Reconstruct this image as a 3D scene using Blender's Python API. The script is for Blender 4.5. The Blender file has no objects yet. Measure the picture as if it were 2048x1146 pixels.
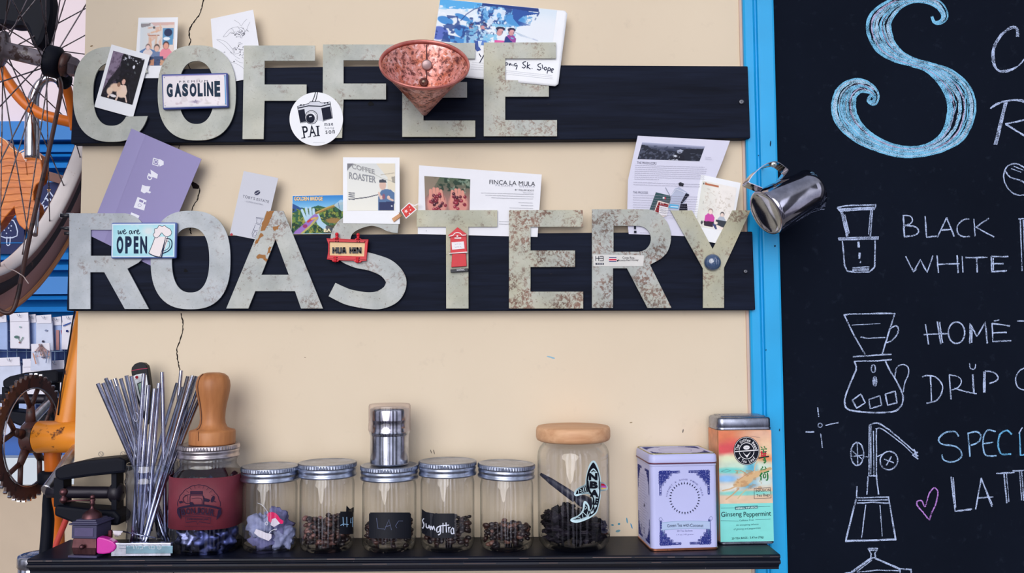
import bpy, bmesh, math, random
import numpy as np
from mathutils import Vector, Matrix
from mathutils.geometry import tessellate_polygon

random.seed(7)
RNG = np.random.default_rng(11)
scene = bpy.context.scene
COL = scene.collection
PI = math.pi

# ------------------------------------------------------------------ camera
F = 1700.0                     # focal length in photo pixels (2048 wide)
DIST = 1.31                    # camera to wall face
CAMZ = 1.45
PITCH = math.atan(0.0615)
ROLL = 0.006
CAM = np.array([0.0, -DIST, CAMZ])
_f = np.array([0, math.cos(PITCH), math.sin(PITCH)])
_r0 = np.array([1.0, 0, 0])
_u0 = np.array([0, -math.sin(PITCH), math.cos(PITCH)])
_r = math.cos(ROLL) * _r0 - math.sin(ROLL) * _u0
_u = math.sin(ROLL) * _r0 + math.cos(ROLL) * _u0

cam_data = bpy.data.cameras.new('camera')
cam = bpy.data.objects.new('camera', cam_data)
COL.objects.link(cam)
cam_data.sensor_fit = 'HORIZONTAL'
cam_data.sensor_width = 36.0
cam_data.lens = 36.0 * F / 2048.0
cam_data.clip_start = 0.01
cam_data.clip_end = 100
cam.matrix_world = Matrix(((_r[0], _u[0], -_f[0], CAM[0]),
                           (_r[1], _u[1], -_f[1], CAM[1]),
                           (_r[2], _u[2], -_f[2], CAM[2]),
                           (0, 0, 0, 1)))
scene.camera = cam

# ------------------------------------------------------------------ light
world = bpy.data.worlds.new('world')
scene.world = world
world.use_nodes = True
wn = world.node_tree
wn.nodes.clear()
w_out = wn.nodes.new('ShaderNodeOutputWorld')
w_bg = wn.nodes.new('ShaderNodeBackground')
w_tc = wn.nodes.new('ShaderNodeTexCoord')
w_sep = wn.nodes.new('ShaderNodeSeparateXYZ')
w_map = wn.nodes.new('ShaderNodeMapRange')
w_ramp = wn.nodes.new('ShaderNodeValToRGB')
w_neg = wn.nodes.new('ShaderNodeMath'); w_neg.operation = 'MULTIPLY'; w_neg.inputs[1].default_value = -1
w_at = wn.nodes.new('ShaderNodeMath'); w_at.operation = 'ARCTAN2'
w_az = wn.nodes.new('ShaderNodeMapRange')
w_gap = wn.nodes.new('ShaderNodeValToRGB')
w_low = wn.nodes.new('ShaderNodeMapRange')
w_mix = wn.nodes.new('ShaderNodeMix')
w_mix.data_type = 'RGBA'
wn.links.new(w_tc.outputs['Generated'], w_sep.inputs[0])
wn.links.new(w_sep.outputs['Z'], w_map.inputs[0])
w_map.inputs[1].default_value = -1
w_map.inputs[2].default_value = 1
wn.links.new(w_map.outputs[0], w_ramp.inputs[0])
els = w_ramp.color_ramp.elements
els[0].position = 0.0
els[0].color = (.10, .10, .13, 1)
els[1].position = 1.0
els[1].color = (.60, .68, .88, 1)
for pos, c in ((.34, (.14, .14, .18)), (.37, (.50, .50, .60)), (.50, (.62, .66, .82)), (.60, (1.0, 1.06, 1.22)), (.8, (.82, .88, 1.02))):
    e = els.new(pos)
    e.color = (*c, 1)
# unseen street: dark fronts, bright gaps added for streaked reflections, up to roof height
wn.links.new(w_sep.outputs['Y'], w_neg.inputs[0])
wn.links.new(w_sep.outputs['X'], w_at.inputs[0])
wn.links.new(w_neg.outputs[0], w_at.inputs[1])
wn.links.new(w_at.outputs[0], w_az.inputs[0])
w_az.inputs[1].default_value = -math.pi
w_az.inputs[2].default_value = math.pi
wn.links.new(w_az.outputs[0], w_gap.inputs[0])
gel = w_gap.color_ramp.elements
w_gap.color_ramp.interpolation = 'CONSTANT'
gel[0].position = 0.0; gel[0].color = (.25, .25, .25, 1)
gel[1].position = 1.0; gel[1].color = (.25, .25, .25, 1)
for a0, a1, val in ((-125, -95, .9), (-76, -56, 1.5), (-44, -37, 2.4), (-27, -21, 3.6), (-12, -5, 5.2), (1, 5, 4.4), (14, 21, 5.2), (33, 41, 3.0), (54, 76, 1.7), (96, 126, .9)):
    for az, v in ((a0, val), (a1, .22)):
        e = gel.new((az + 180) / 360); e.color = (v, v, v * 1.02, 1)
wn.links.new(w_sep.outputs['Z'], w_low.inputs[0])
w_low.inputs[1].default_value = .50
w_low.inputs[2].default_value = .62
wn.links.new(w_low.outputs[0], w_mix.inputs[0])
wn.links.new(w_gap.outputs[0], w_mix.inputs[6])
w_mix.inputs[7].default_value = (1, 1, 1, 1)
w_mul2 = wn.nodes.new('ShaderNodeVectorMath')
w_mul2.operation = 'MULTIPLY'
wn.links.new(w_ramp.outputs[0], w_mul2.inputs[0])
wn.links.new(w_mix.outputs[2], w_mul2.inputs[1])
wn.links.new(w_mul2.outputs[0], w_bg.inputs['Color'])
w_bg.inputs['Strength'].default_value = .50
wn.links.new(w_bg.outputs[0], w_out.inputs[0])

sun_data = bpy.data.lights.new('sun', 'SUN')
sun = bpy.data.objects.new('sun', sun_data)
COL.objects.link(sun)
sun_data.energy = 1.95
sun_data.angle = math.radians(48)
sun_data.color = (1.0, .96, .91)
sun.rotation_euler = Vector((0.25, 1.0, -0.30)).to_track_quat('-Z', 'Y').to_euler()
sun.location = (-1, -2, 4)

scene.view_settings.view_transform = 'Standard'
scene.view_settings.look = 'None'
scene.view_settings.gamma = 1
scene.view_settings.use_curve_mapping = False
scene.view_settings.exposure = 0.06
scene.cycles.transparent_max_bounces = 24
scene.cycles.max_bounces = 10

# ------------------------------------------------------------------ helpers
def P(px, py, y):
    """world point on the plane at depth y seen at photo pixel (px, py); works on arrays"""
    px = np.asarray(px, float); py = np.asarray(py, float); y = np.asarray(y, float)
    dx = _f[0] * F + _r[0] * (px - 1024) + _u[0] * (573 - py)
    dy = _f[1] * F + _r[1] * (px - 1024) + _u[1] * (573 - py)
    dz = _f[2] * F + _r[2] * (px - 1024) + _u[2] * (573 - py)
    t = (y - CAM[1]) / dy
    return np.stack(np.broadcast_arrays(CAM[0] + dx * t, CAM[1] + dy * t, CAM[2] + dz * t), -1)

def PV(px, py, y):
    return Vector(P(px, py, y).tolist())

def pix(d_y):
    """metres per photo pixel at depth y"""
    return (d_y + DIST) / F

def sl(c):
    out = []
    for v in c[:3]:
        v = v / 255.0
        out.append(v / 12.92 if v <= 0.04045 else ((v + 0.055) / 1.055) ** 2.4)
    return tuple(out)

def sla(a):
    a = np.asarray(a, float) / 255.0
    return np.where(a <= 0.04045, a / 12.92, ((np.maximum(a, 0) + 0.055) / 1.055) ** 2.4)

ORG = {}

def tag(o, label=None, cat=None, group=None, kind=None):
    if label: o['label'] = label
    if cat: o['category'] = cat
    if group: o['group'] = group
    if kind: o['kind'] = kind
    return o

def link(o, parent=None, org=None):
    COL.objects.link(o)
    if parent is not None:
        o.parent = parent
        ORG[o.name] = ORG[parent.name]
    else:
        o.location = org
        ORG[o.name] = Vector(org)
    return o

def empty(name, loc, label=None, cat=None, group=None):
    o = bpy.data.objects.new(name, None)
    o.empty_display_size = 0.02
    link(o, None, Vector(loc))
    return tag(o, label, cat, group)

class MB:
    """collects geometry in world space, builds ONE mesh object"""
    def __init__(s):
        s.v = []; s.f = []; s.mi = []; s.sm = []; s.c = []
    def add(s, verts, faces, mi=0, smooth=False, col=(1, 1, 1)):
        b = len(s.v)
        s.v.extend([tuple(v) for v in verts])
        for f in faces:
            s.f.append([i + b for i in f]); s.mi.append(mi); s.sm.append(smooth); s.c.append(col)
        return s
    def poly(s, pts, mi=0, col=(1, 1, 1)):
        return s.add(pts, [list(range(len(pts)))], mi, False, col)
    def box(s, c, size, rot=None, mi=0, col=(1, 1, 1), taper=1.0):
        c = Vector(c); hx, hy, hz = [k / 2 for k in size]
        vs = []
        for z in (-1, 1):
            k = taper if z > 0 else 1
            for x, y in ((-1, -1), (1, -1), (1, 1), (-1, 1)):
                p = Vector((x * hx * k, y * hy * k, z * hz))
                if rot is not None: p = rot @ p
                vs.append(c + p)
        return s.add(vs, [[3, 2, 1, 0], [4, 5, 6, 7], [0, 1, 5, 4], [1, 2, 6, 5], [2, 3, 7, 6], [3, 0, 4, 7]], mi, False, col)
    def hexa(s, vs, mi=0, col=(1, 1, 1)):
        """8 corners: front TL TR BR BL, back TL TR BR BL"""
        return s.add(vs, [[3, 2, 1, 0][::1], [4, 5, 6, 7], [0, 1, 5, 4], [1, 2, 6, 5], [2, 3, 7, 6], [3, 0, 4, 7]], mi, False, col)
    def prism(s, front, back, mi=0, col=(1, 1, 1)):
        n = len(front)
        fs = [list(range(n)), list(range(2 * n - 1, n - 1, -1))]
        for i in range(n):
            j = (i + 1) % n
            fs.append([i, i + n, j + n, j])
        return s.add(list(front) + list(back), fs, mi, False, col)
    def tube(s, path, r, n=10, caps=True, mi=0, col=(1, 1, 1), smooth=True, closed=False, flat=1.0, up=None):
        path = [Vector(p) for p in path]
        m = len(path)
        rs = r if isinstance(r, (list, tuple)) else [r] * m
        tang = []
        for i in range(m):
            if closed: t = path[(i + 1) % m] - path[i - 1]
            else: t = path[min(i + 1, m - 1)] - path[max(i - 1, 0)]
            tang.append(t.normalized())
        a = Vector(up) if up is not None else (Vector((0, 0, 1)) if abs(tang[0].z) < .9 else Vector((1, 0, 0)))
        x = (a - tang[0] * a.dot(tang[0])).normalized()
        vs = []
        for i in range(m):
            x = (x - tang[i] * x.dot(tang[i])).normalized()
            y = tang[i].cross(x)
            for k in range(n):
                q = 2 * PI * k / n
                vs.append(path[i] + x * math.cos(q) * rs[i] + y * math.sin(q) * rs[i] * flat)
        fs = []
        for i in range(m if closed else m - 1):
            j = (i + 1) % m
            for k in range(n):
                l = (k + 1) % n
                fs.append([i * n + k, i * n + l, j * n + l, j * n + k])
        s.add(vs, fs, mi, smooth, col)
        if caps and not closed:
            b = len(s.v) - len(vs)
            s.f.append([b + k for k in range(n)][::-1]); s.mi.append(mi); s.sm.append(False); s.c.append(col)
            s.f.append([b + (m - 1) * n + k for k in range(n)]); s.mi.append(mi); s.sm.append(False); s.c.append(col)
        return s
    def lathe(s, prof, c, n=48, axis=None, mi=0, col=(1, 1, 1), sq=2.0, smooth=True, cap0=False, cap1=False, phase=0.0, amp=None):
        """prof: list of (radius, height) along axis"""
        c = Vector(c)
        R = axis if axis is not None else Matrix.Identity(3)
        vs = []
        for (r, h) in prof:
            for k in range(n):
                q = 2 * PI * k / n + phase
                cx, sx = math.cos(q), math.sin(q)
                kk = 1.0
                if sq != 2.0:
                    kk = (abs(cx) ** sq + abs(sx) ** sq) ** (-1.0 / sq)
                if amp: kk *= amp(k, h)
                vs.append(c + R @ Vector((cx * r * kk, sx * r * kk, h)))
        fs = []
        for i in range(len(prof) - 1):
            for k in range(n):
                l = (k + 1) % n
                fs.append([i * n + k, i * n + l, (i + 1) * n + l, (i + 1) * n + k])
        if cap0: fs.append(list(range(n))[::-1])
        if cap1: fs.append([(len(prof) - 1) * n + k for k in range(n)])
        return s.add(vs, fs, mi, smooth, col)
    def ball(s, c, r, n=12, m=8, mi=0, col=(1, 1, 1), rot=None):
        rx, ry, rz = r if isinstance(r, (list, tuple)) else (r, r, r)
        vs = []
        c = Vector(c)
        for i in range(m + 1):
            t = PI * i / m
            for k in range(n):
                q = 2 * PI * k / n
                p = Vector((rx * math.sin(t) * math.cos(q), ry * math.sin(t) * math.sin(q), -rz * math.cos(t)))
                if rot is not None: p = rot @ p
                vs.append(c + p)
        fs = []
        for i in range(m):
            for k in range(n):
                l = (k + 1) % n
                fs.append([i * n + k, i * n + l, (i + 1) * n + l, (i + 1) * n + k])
        return s.add(vs, fs, mi, True, col)
    def build(s, name, mats, parent=None, org=None, bevel=0, colors=False, bseg=2, sharp=None):
        if not isinstance(mats, (list, tuple)): mats = [mats]
        V = np.array(s.v, float)
        if parent is not None: o0 = ORG[parent.name]
        elif org is not None: o0 = Vector(org)
        else:
            lo = V.min(0); hi = V.max(0)
            o0 = Vector(((lo[0] + hi[0]) / 2, (lo[1] + hi[1]) / 2, lo[2]))
        V = V - np.array(o0)
        me = bpy.data.meshes.new(name)
        me.from_pydata(V.tolist(), [], s.f)
        me.polygons.foreach_set('material_index', s.mi)
        me.polygons.foreach_set('use_smooth', s.sm)
        if colors:
            at = me.color_attributes.new('Col', 'FLOAT_COLOR', 'CORNER')
            arr = []
            for f, c in zip(s.f, s.c):
                arr.extend([c[0], c[1], c[2], 1.0] * len(f))
            at.data.foreach_set('color', arr)
        me.update()
        bm = bmesh.new(); bm.from_mesh(me)
        bmesh.ops.remove_doubles(bm, verts=bm.verts, dist=1e-7)
        if not colors: bmesh.ops.recalc_face_normals(bm, faces=bm.faces)
        bm.to_mesh(me); bm.free()
        for m in mats: me.materials.append(m)
        o = bpy.data.objects.new(name, me)
        link(o, parent, o0)
        if bevel:
            b = o.modifiers.new('bevel', 'BEVEL'); b.width = bevel; b.segments = bseg; b.limit_method = 'ANGLE'; b.angle_limit = math.radians(40)
        return o

def spline(pts, n=8, closed=False):
    """catmull-rom through points (any dimension)"""
    p = [np.array(q, float) for q in pts]
    m = len(p)
    out = []
    rng = range(m if closed else m - 1)
    for i in rng:
        if closed:
            a, b, c, d = p[(i - 1) % m], p[i], p[(i + 1) % m], p[(i + 2) % m]
        else:
            a, b, c, d = p[max(i - 1, 0)], p[i], p[i + 1], p[min(i + 2, m - 1)]
        for k in range(n):
            t = k / n
            out.append(.5 * ((2 * b) + (-a + c) * t + (2 * a - 5 * b + 4 * c - d) * t * t + (-a + 3 * b - 3 * c + d) * t ** 3))
    if not closed: out.append(p[-1])
    return out

# ------------------------------------------------------------------ flat mappings
class Flat:
    """a plane given by its depth at photo pixels"""
    def __init__(s, *a):
        if len(a) == 1: s.a, s.b, s.c = a[0], 0, 0
        else:
            A = np.array([[1, q[0], q[1]] for q in a]); Y = np.array([q[2] for q in a])
            s.a, s.b, s.c = np.linalg.solve(A, Y)
    def y(s, px, py): return s.a + s.b * np.asarray(px, float) + s.c * np.asarray(py, float)
    def P(s, px, py, off=0.0): return P(px, py, s.y(px, py) - off)

class Warp(Flat):
    def __init__(s, fn): s.fn = fn
    def y(s, px, py): return s.fn(np.asarray(px, float), np.asarray(py, float))

class Cyl:
    """upright (super)elliptic cylinder: photo pixels are projected onto its front"""
    def __init__(s, cx, cy, r, n=2.0, ry=None):
        s.cx, s.cy, s.r, s.n, s.ry = cx, cy, r, n, (ry or r)
    def P(s, px, py, off=0.0):
        px = np.asarray(px, float); py = np.asarray(py, float)
        px, py = np.broadcast_arrays(px, py)
        r = s.r + off; ry = s.ry + off
        y0 = np.full(px.shape, s.cy - ry * 1.05); y1 = np.full(px.shape, s.cy)
        for _ in range(34):
            m = (y0 + y1) / 2
            w = P(px, py, m)
            ins = np.abs((w[..., 0] - s.cx) / r) ** s.n + np.abs((w[..., 1] - s.cy) / ry) ** s.n < 1
            y1 = np.where(ins, m, y1); y0 = np.where(ins, y0, m)
        w = P(px, py, (y0 + y1) / 2)
        return w

class Face:
    """a flat face in space: origin (photo-like local u,v in metres)"""
    def __init__(s, o, ux, vy, nrm):
        s.o, s.ux, s.vy, s.n = [np.array(k, float) for k in (o, ux, vy, nrm)]
    def P(s, u, v, off=0.0):
        u = np.asarray(u, float)[..., None]; v = np.asarray(v, float)[..., None]
        return s.o + u * s.ux + v * s.vy + off * s.n

_TXT = {}
def text_tris(sx, bold=0.0, shear=0.0, spacing=1.0):
    k = (sx, bold, shear, spacing)
    if k in _TXT: return _TXT[k]
    c = bpy.data.curves.new('t', 'FONT'); c.body = sx; c.offset = bold; c.shear = shear; c.space_character = spacing
    c.resolution_u = 4
    o = bpy.data.objects.new('t', c); COL.objects.link(o)
    bpy.context.view_layer.update()
    ev = o.evaluated_get(bpy.context.evaluated_depsgraph_get())
    me = ev.to_mesh()
    me.calc_loop_triangles()
    V = np.array([v.co[:2] for v in me.vertices]) if len(me.vertices) else np.zeros((1, 2))
    T = [tuple(t.vertices) for t in me.loop_triangles]
    ev.to_mesh_clear()
    bpy.data.objects.remove(o); bpy.data.curves.remove(c)
    lo = V.min(0); hi = V.max(0)
    V = (V - lo) / np.maximum(hi - lo, 1e-6)
    V[:, 1] = 1 - V[:, 1]
    _TXT[k] = (V, T)
    return V, T

class Art:
    """flat printing: coloured shapes in layers over a mapping (Flat / Cyl / Face)"""
    def __init__(s, flat, off=0.00012, step=0.000005):
        s.fl = flat; s.off = off; s.step = step; s.mb = MB()
    def _n(s):
        s.off += s.step
        return s.off
    def raw(s, V, T, col):
        V = np.asarray(V, float)
        w = s.fl.P(V[:, 0], V[:, 1], s._n())
        s.mb.add(w.tolist(), [list(t) for t in T], 0, False, sl(col))
    def poly(s, pts, col):
        tr = tessellate_polygon([[Vector((p[0], p[1], 0)) for p in pts]])
        s.raw(pts, tr, col)
    def rect(s, x0, y0, x1, y1, col, nx=1, ny=1):
        xs = np.linspace(x0, x1, nx + 1); ys = np.linspace(y0, y1, ny + 1)
        V = [(x, y) for y in ys for x in xs]
        T = []
        for j in range(ny):
            for i in range(nx):
                a = j * (nx + 1) + i
                T.append([a, a + 1, a + nx + 2, a + nx + 1])
        s.raw(V, T, col)
    def ell(s, cx, cy, rx, ry, col, ang=0, n=24, a0=0, a1=360):
        ca, sa = math.cos(math.radians(ang)), math.sin(math.radians(ang))
        pts = []
        for k in range(n):
            q = math.radians(a0 + (a1 - a0) * k / (n if a1 - a0 == 360 else n - 1))
            x, y = rx * math.cos(q), ry * math.sin(q)
            pts.append((cx + x * ca - y * sa, cy + x * sa + y * ca))
        s.poly(pts, col)
    def line(s, pts, w, col, closed=False, taper=False, jit=0.0):
        pts = [np.array(p[:2], float) for p in pts]
        if len(pts) < 2: return
        m = len(pts)
        L = []; 
        for i in range(m):
            if closed: t = pts[(i + 1) % m] - pts[i - 1]
            else: t = pts[min(i + 1, m - 1)] - pts[max(i - 1, 0)]
            t = t / (np.linalg.norm(t) + 1e-9)
            nn = np.array([-t[1], t[0]])
            ww = w[i] if isinstance(w, (list, tuple, np.ndarray)) else w
            if taper: ww = ww * (0.35 + 0.65 * math.sin(PI * (i + .5) / m))
            if jit: ww *= 1 + random.uniform(-jit, jit)
            L.append((pts[i] + nn * ww / 2, pts[i] - nn * ww / 2))
        V = [p for q in L for p in q]
        T = []
        for i in range(m if closed else m - 1):
            j = (i + 1) % m
            T.append([2 * i, 2 * j, 2 * j + 1, 2 * i + 1])
        s.raw(V, T, col)
    def ring(s, cx, cy, rx, ry, w, col, n=36, a0=0, a1=360):
        pts = []
        cl = (a1 - a0) == 360
        for k in range(n if cl else n + 1):
            q = math.radians(a0 + (a1 - a0) * k / n)
            pts.append((cx + rx * math.cos(q), cy + ry * math.sin(q)))
        s.line(pts, w, col, closed=cl)
    def text(s, tx, x, y, w, h, col, ang=0, bold=0.0, shear=0.0, spacing=1.0, vx=None, vy=None):
        """text fitted to a box: top-left (x,y), width w, height h, turned by ang degrees; or vectors vx, vy"""
        V, T = text_tris(tx, bold, shear, spacing)
        if vx is None:
            ca, sa = math.cos(math.radians(ang)), math.sin(math.radians(ang))
            vx = (w * ca, w * sa); vy = (-h * sa, h * ca)
        Q = np.stack([x + V[:, 0] * vx[0] + V[:, 1] * vy[0], y + V[:, 0] * vx[1] + V[:, 1] * vy[1]], 1)
        s.raw(Q, T, col)
    def arc_text(s, tx, cx, cy, r, h, a_mid, span, col, inside=False, bold=0.01, ry=None):
        """letters set round a circle, a_mid degrees (0 right, -90 top)"""
        n = len(tx); ry = ry or r
        for i, ch in enumerate(tx):
            if ch == ' ': continue
            t = (i + .5) / n - .5
            a = math.radians(a_mid + (-span * t if inside else span * t))
            c = (cx + r * math.cos(a), cy + ry * math.sin(a))
            ang = math.degrees(a) + (-90 if inside else 90)
            ca, sa = math.cos(math.radians(ang)), math.sin(math.radians(ang))
            hh = h * (1.0 if ch.isupper() or ch in '&dblhkft' else .78)
            ww = abs(math.radians(span)) / n * r * (.45 if ch in "lit.'" else .8)
            V, T = text_tris(ch, bold)
            X = (V[:, 0] - .5) * ww; Y = V[:, 1] * hh + (h / 2 - hh)
            s.raw(np.stack([c[0] + X * ca - Y * sa, c[1] + X * sa + Y * ca], 1), T, col)
    def scribble(s, x0, y0, x1, y1, h, col, w=0.6, vy=None):
        """a line of print too small to read"""
        L = math.hypot(x1 - x0, y1 - y0); n = max(4, int(L / max(h, .5) * 1.6))
        dx, dy = (x1 - x0) / L, (y1 - y0) / L
        nx, ny = -dy, dx
        pts = []; gap = random.randint(4, 9)
        for i in range(n + 1):
            t = L * i / n
            q = (1 if i % 2 else -1) * h / 2 * random.uniform(.3, 1)
            pts.append((x0 + dx * t + nx * q, y0 + dy * t + ny * q))
            gap -= 1
            if gap <= 0 and len(pts) > 1:
                s.line(pts, w, col); pts = []; gap = random.randint(4, 10)
        if len(pts) > 1: s.line(pts, w, col)
    def build(s, name, m, parent):
        return s.mb.build(name, m, parent, colors=True)

# ------------------------------------------------------------------ small pictures painted by code
def vnoise(h, w, cells, seed=0, octaves=3):
    r = np.random.default_rng(seed); out = np.zeros((h, w)); amp = 1.0; tot = 0
    for o in range(octaves):
        gx = max(2, int(cells * 2 ** o) + 2); gy = max(2, int(cells * 2 ** o * h / w) + 2)
        g = r.random((gy, gx))
        x = np.linspace(0, gx - 1.001, w); y = np.linspace(0, gy - 1.001, h)
        xi = x.astype(int); yi = y.astype(int)
        fx = x - xi; fy = (y - yi)[:, None]
        fx = fx * fx * (3 - 2 * fx); fy = fy * fy * (3 - 2 * fy)
        a = g[yi][:, xi]; b = g[yi][:, xi + 1]; c = g[yi + 1][:, xi]; d = g[yi + 1][:, xi + 1]
        out += amp * ((a * (1 - fx) + b * fx) * (1 - fy) + (c * (1 - fx) + d * fx) * fy)
        tot += amp; amp *= .5
    return out / tot

class Canvas:
    """an array of colours; coordinates 0..100 across and down"""
    def __init__(s, w, h, c):
        s.w, s.h = w, h
        s.a = np.zeros((h, w, 3)); s.a[:] = c
        s.X, s.Y = np.meshgrid(np.linspace(0, 100, w), np.linspace(0, 100, h))
    def blend(s, m, c):
        m = np.clip(m, 0, 1)[..., None]
        s.a = s.a * (1 - m) + np.array(c, float) * m
        return s
    def grad(s, c0, c1, y0=0, y1=100, x=False):
        t = np.clip(((s.X if x else s.Y) - y0) / (y1 - y0), 0, 1)[..., None]
        s.a = np.array(c0) * (1 - t) + np.array(c1) * t
        return s
    def ell(s, cx, cy, rx, ry, c, soft=.15, ang=0):
        ca, sa = math.cos(math.radians(ang)), math.sin(math.radians(ang))
        k = s.h / s.w
        dx, dy = s.X - cx, (s.Y - cy) * k
        u = (dx * ca + dy * sa) / rx; v = (-dx * sa + dy * ca) / (ry * k)
        d = np.sqrt(u * u + v * v)
        return s.blend((1 - d) / soft + .5, c)
    def poly(s, pts, c, op=1.0):
        m = np.zeros(s.X.shape, bool)
        n = len(pts)
        for i in range(n):
            x0, y0 = pts[i]; x1, y1 = pts[(i + 1) % n]
            if y0 == y1: continue
            cond = ((s.Y >= min(y0, y1)) & (s.Y < max(y0, y1)))
            xi = x0 + (s.Y - y0) / (y1 - y0) * (x1 - x0)
            m ^= cond & (s.X < xi)
        return s.blend(m * op, c)
    def line(s, pts, wd, c, op=1.0):
        k = s.h / s.w
        m = np.zeros(s.X.shape)
        for (x0, y0), (x1, y1) in zip(pts[:-1], pts[1:]):
            ax, ay, bx, by = x0, y0 * k, x1, y1 * k
            L = (bx - ax) ** 2 + (by - ay) ** 2 + 1e-9
            t = np.clip(((s.X - ax) * (bx - ax) + (s.Y * k - ay) * (by - ay)) / L, 0, 1)
            d = np.hypot(s.X - ax - t * (bx - ax), s.Y * k - ay - t * (by - ay))
            m = np.maximum(m, np.clip((wd / 2 - d) / .6 + .5, 0, 1))
        return s.blend(m * op, c)
    def speck(s, cells, thr, c, seed, op=1.0, box=None, octv=3):
        n = vnoise(s.h, s.w, cells, seed, octv)
        m = np.clip((n - thr) / .05, 0, 1) * op
        if box is not None:
            x0, y0, x1, y1 = box
            m = m * ((s.X > x0) & (s.X < x1) & (s.Y > y0) & (s.Y < y1))
        return s.blend(m, c)
    def mottle(s, cells, amt, seed):
        n = vnoise(s.h, s.w, cells, seed, 3) - .5
        s.a = np.clip(s.a * (1 + n[..., None] * amt), 0, 255)
        return s
    def person(s, x, top, hgt, skin, hair, shirt, wid=None):
        w = wid or hgt * .26
        s.poly([(x - w * .95, top + hgt), (x - w, top + hgt * .55), (x - w * .5, top + hgt * .36), (x + w * .5, top + hgt * .36), (x + w, top + hgt * .55), (x + w * .95, top + hgt)], shirt)
        k = s.w / s.h
        s.ell(x, top + hgt * .2, w * .5, w * .62 * k, hair, .25)
        s.ell(x, top + hgt * .24, w * .42, w * .5 * k, skin, .3)
        return s

def picture(name, quad, flat, cv, parent, m, off=0.0003):
    """grid of coloured vertices over the quad TL TR BR BL (photo pixels)"""
    h, w = cv.h, cv.w
    u, v = np.meshgrid(np.linspace(0, 1, w), np.linspace(0, 1, h))
    q = [np.array(k, float) for k in quad]
    px = (q[0][0] * (1 - u) + q[1][0] * u) * (1 - v) + (q[3][0] * (1 - u) + q[2][0] * u) * v
    py = (q[0][1] * (1 - u) + q[1][1] * u) * (1 - v) + (q[3][1] * (1 - u) + q[2][1] * u) * v
    V = flat.P(px, py, off).reshape(-1, 3) - np.array(ORG[parent.name])
    i = np.arange(h * w).reshape(h, w)
    Q = np.stack([i[:-1, :-1], i[1:, :-1], i[1:, 1:], i[:-1, 1:]], -1).reshape(-1, 4)
    me = bpy.data.meshes.new(name)
    me.vertices.add(h * w); me.vertices.foreach_set('co', V.ravel())
    me.loops.add(Q.size); me.loops.foreach_set('vertex_index', Q.ravel().astype(np.int32))
    me.polygons.add(len(Q)); me.polygons.foreach_set('loop_start', np.arange(0, Q.size, 4, dtype=np.int32))
    me.update(calc_edges=True)
    at = me.color_attributes.new('Col', 'FLOAT_COLOR', 'POINT')
    c = np.ones((h * w, 4)); c[:, :3] = sla(np.clip(cv.a, 0, 255)).reshape(-1, 3)
    at.data.foreach_set('color', c.ravel())
    me.materials.append(m)
    o = bpy.data.objects.new(name, me)
    link(o, parent)
    return o

def slab_px(name, pts, flat, thick, m, parent=None, bevel=0, grid=None):
    """a thin solid whose front outline is given in photo pixels"""
    fr = [flat.P(p[0], p[1]).tolist() for p in pts]
    bk = [flat.P(p[0], p[1]) + np.array([0, thick, 0]) for p in pts]
    mb = MB()
    mb.prism(fr, [b.tolist() for b in bk])
    return mb.build(name, m, parent, bevel=bevel)

def solid2d(name, loops, y, thick, m, parent=None, bevel=0.0):
    """filled outline (with holes) in photo pixels, front face at depth y"""
    c = bpy.data.curves.new('s', 'CURVE'); c.dimensions = '2D'; c.fill_mode = 'BOTH'
    c.extrude = max(thick / 2 - bevel, 0); c.bevel_depth = bevel; c.bevel_resolution = 1
    if bevel: c.offset = -bevel
    allp = []
    for lp in loops:
        w = P([p[0] for p in lp], [p[1] for p in lp], y)
        allp.append(w)
        sp = c.splines.new('POLY'); sp.points.add(len(lp) - 1); sp.use_cyclic_u = True
        for k, q in enumerate(w): sp.points[k].co = (q[0], q[2], 0, 1)
    o = bpy.data.objects.new('s', c); COL.objects.link(o)
    bpy.context.view_layer.update()
    ev = o.evaluated_get(bpy.context.evaluated_depsgraph_get())
    me = bpy.data.meshes.new_from_object(ev)
    bpy.data.objects.remove(o); bpy.data.curves.remove(c)
    A = np.concatenate(allp)
    lo, hi = A.min(0), A.max(0)
    o0 = ORG[parent.name] if parent is not None else Vector(((lo[0] + hi[0]) / 2, y + thick / 2, lo[2]))
    n = len(me.vertices); co = np.empty(n * 3); me.vertices.foreach_get('co', co); co = co.reshape(-1, 3)
    W = np.stack([co[:, 0], y + thick / 2 - co[:, 2], co[:, 1]], 1) - np.array(o0)
    me.vertices.foreach_set('co', W.ravel()); me.name = name
    me.polygons.foreach_set('use_smooth', [False] * len(me.polygons))
    me.materials.clear(); me.materials.append(m); me.update()
    ob = bpy.data.objects.new(name, me)
    link(ob, parent, o0)
    return ob

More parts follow.
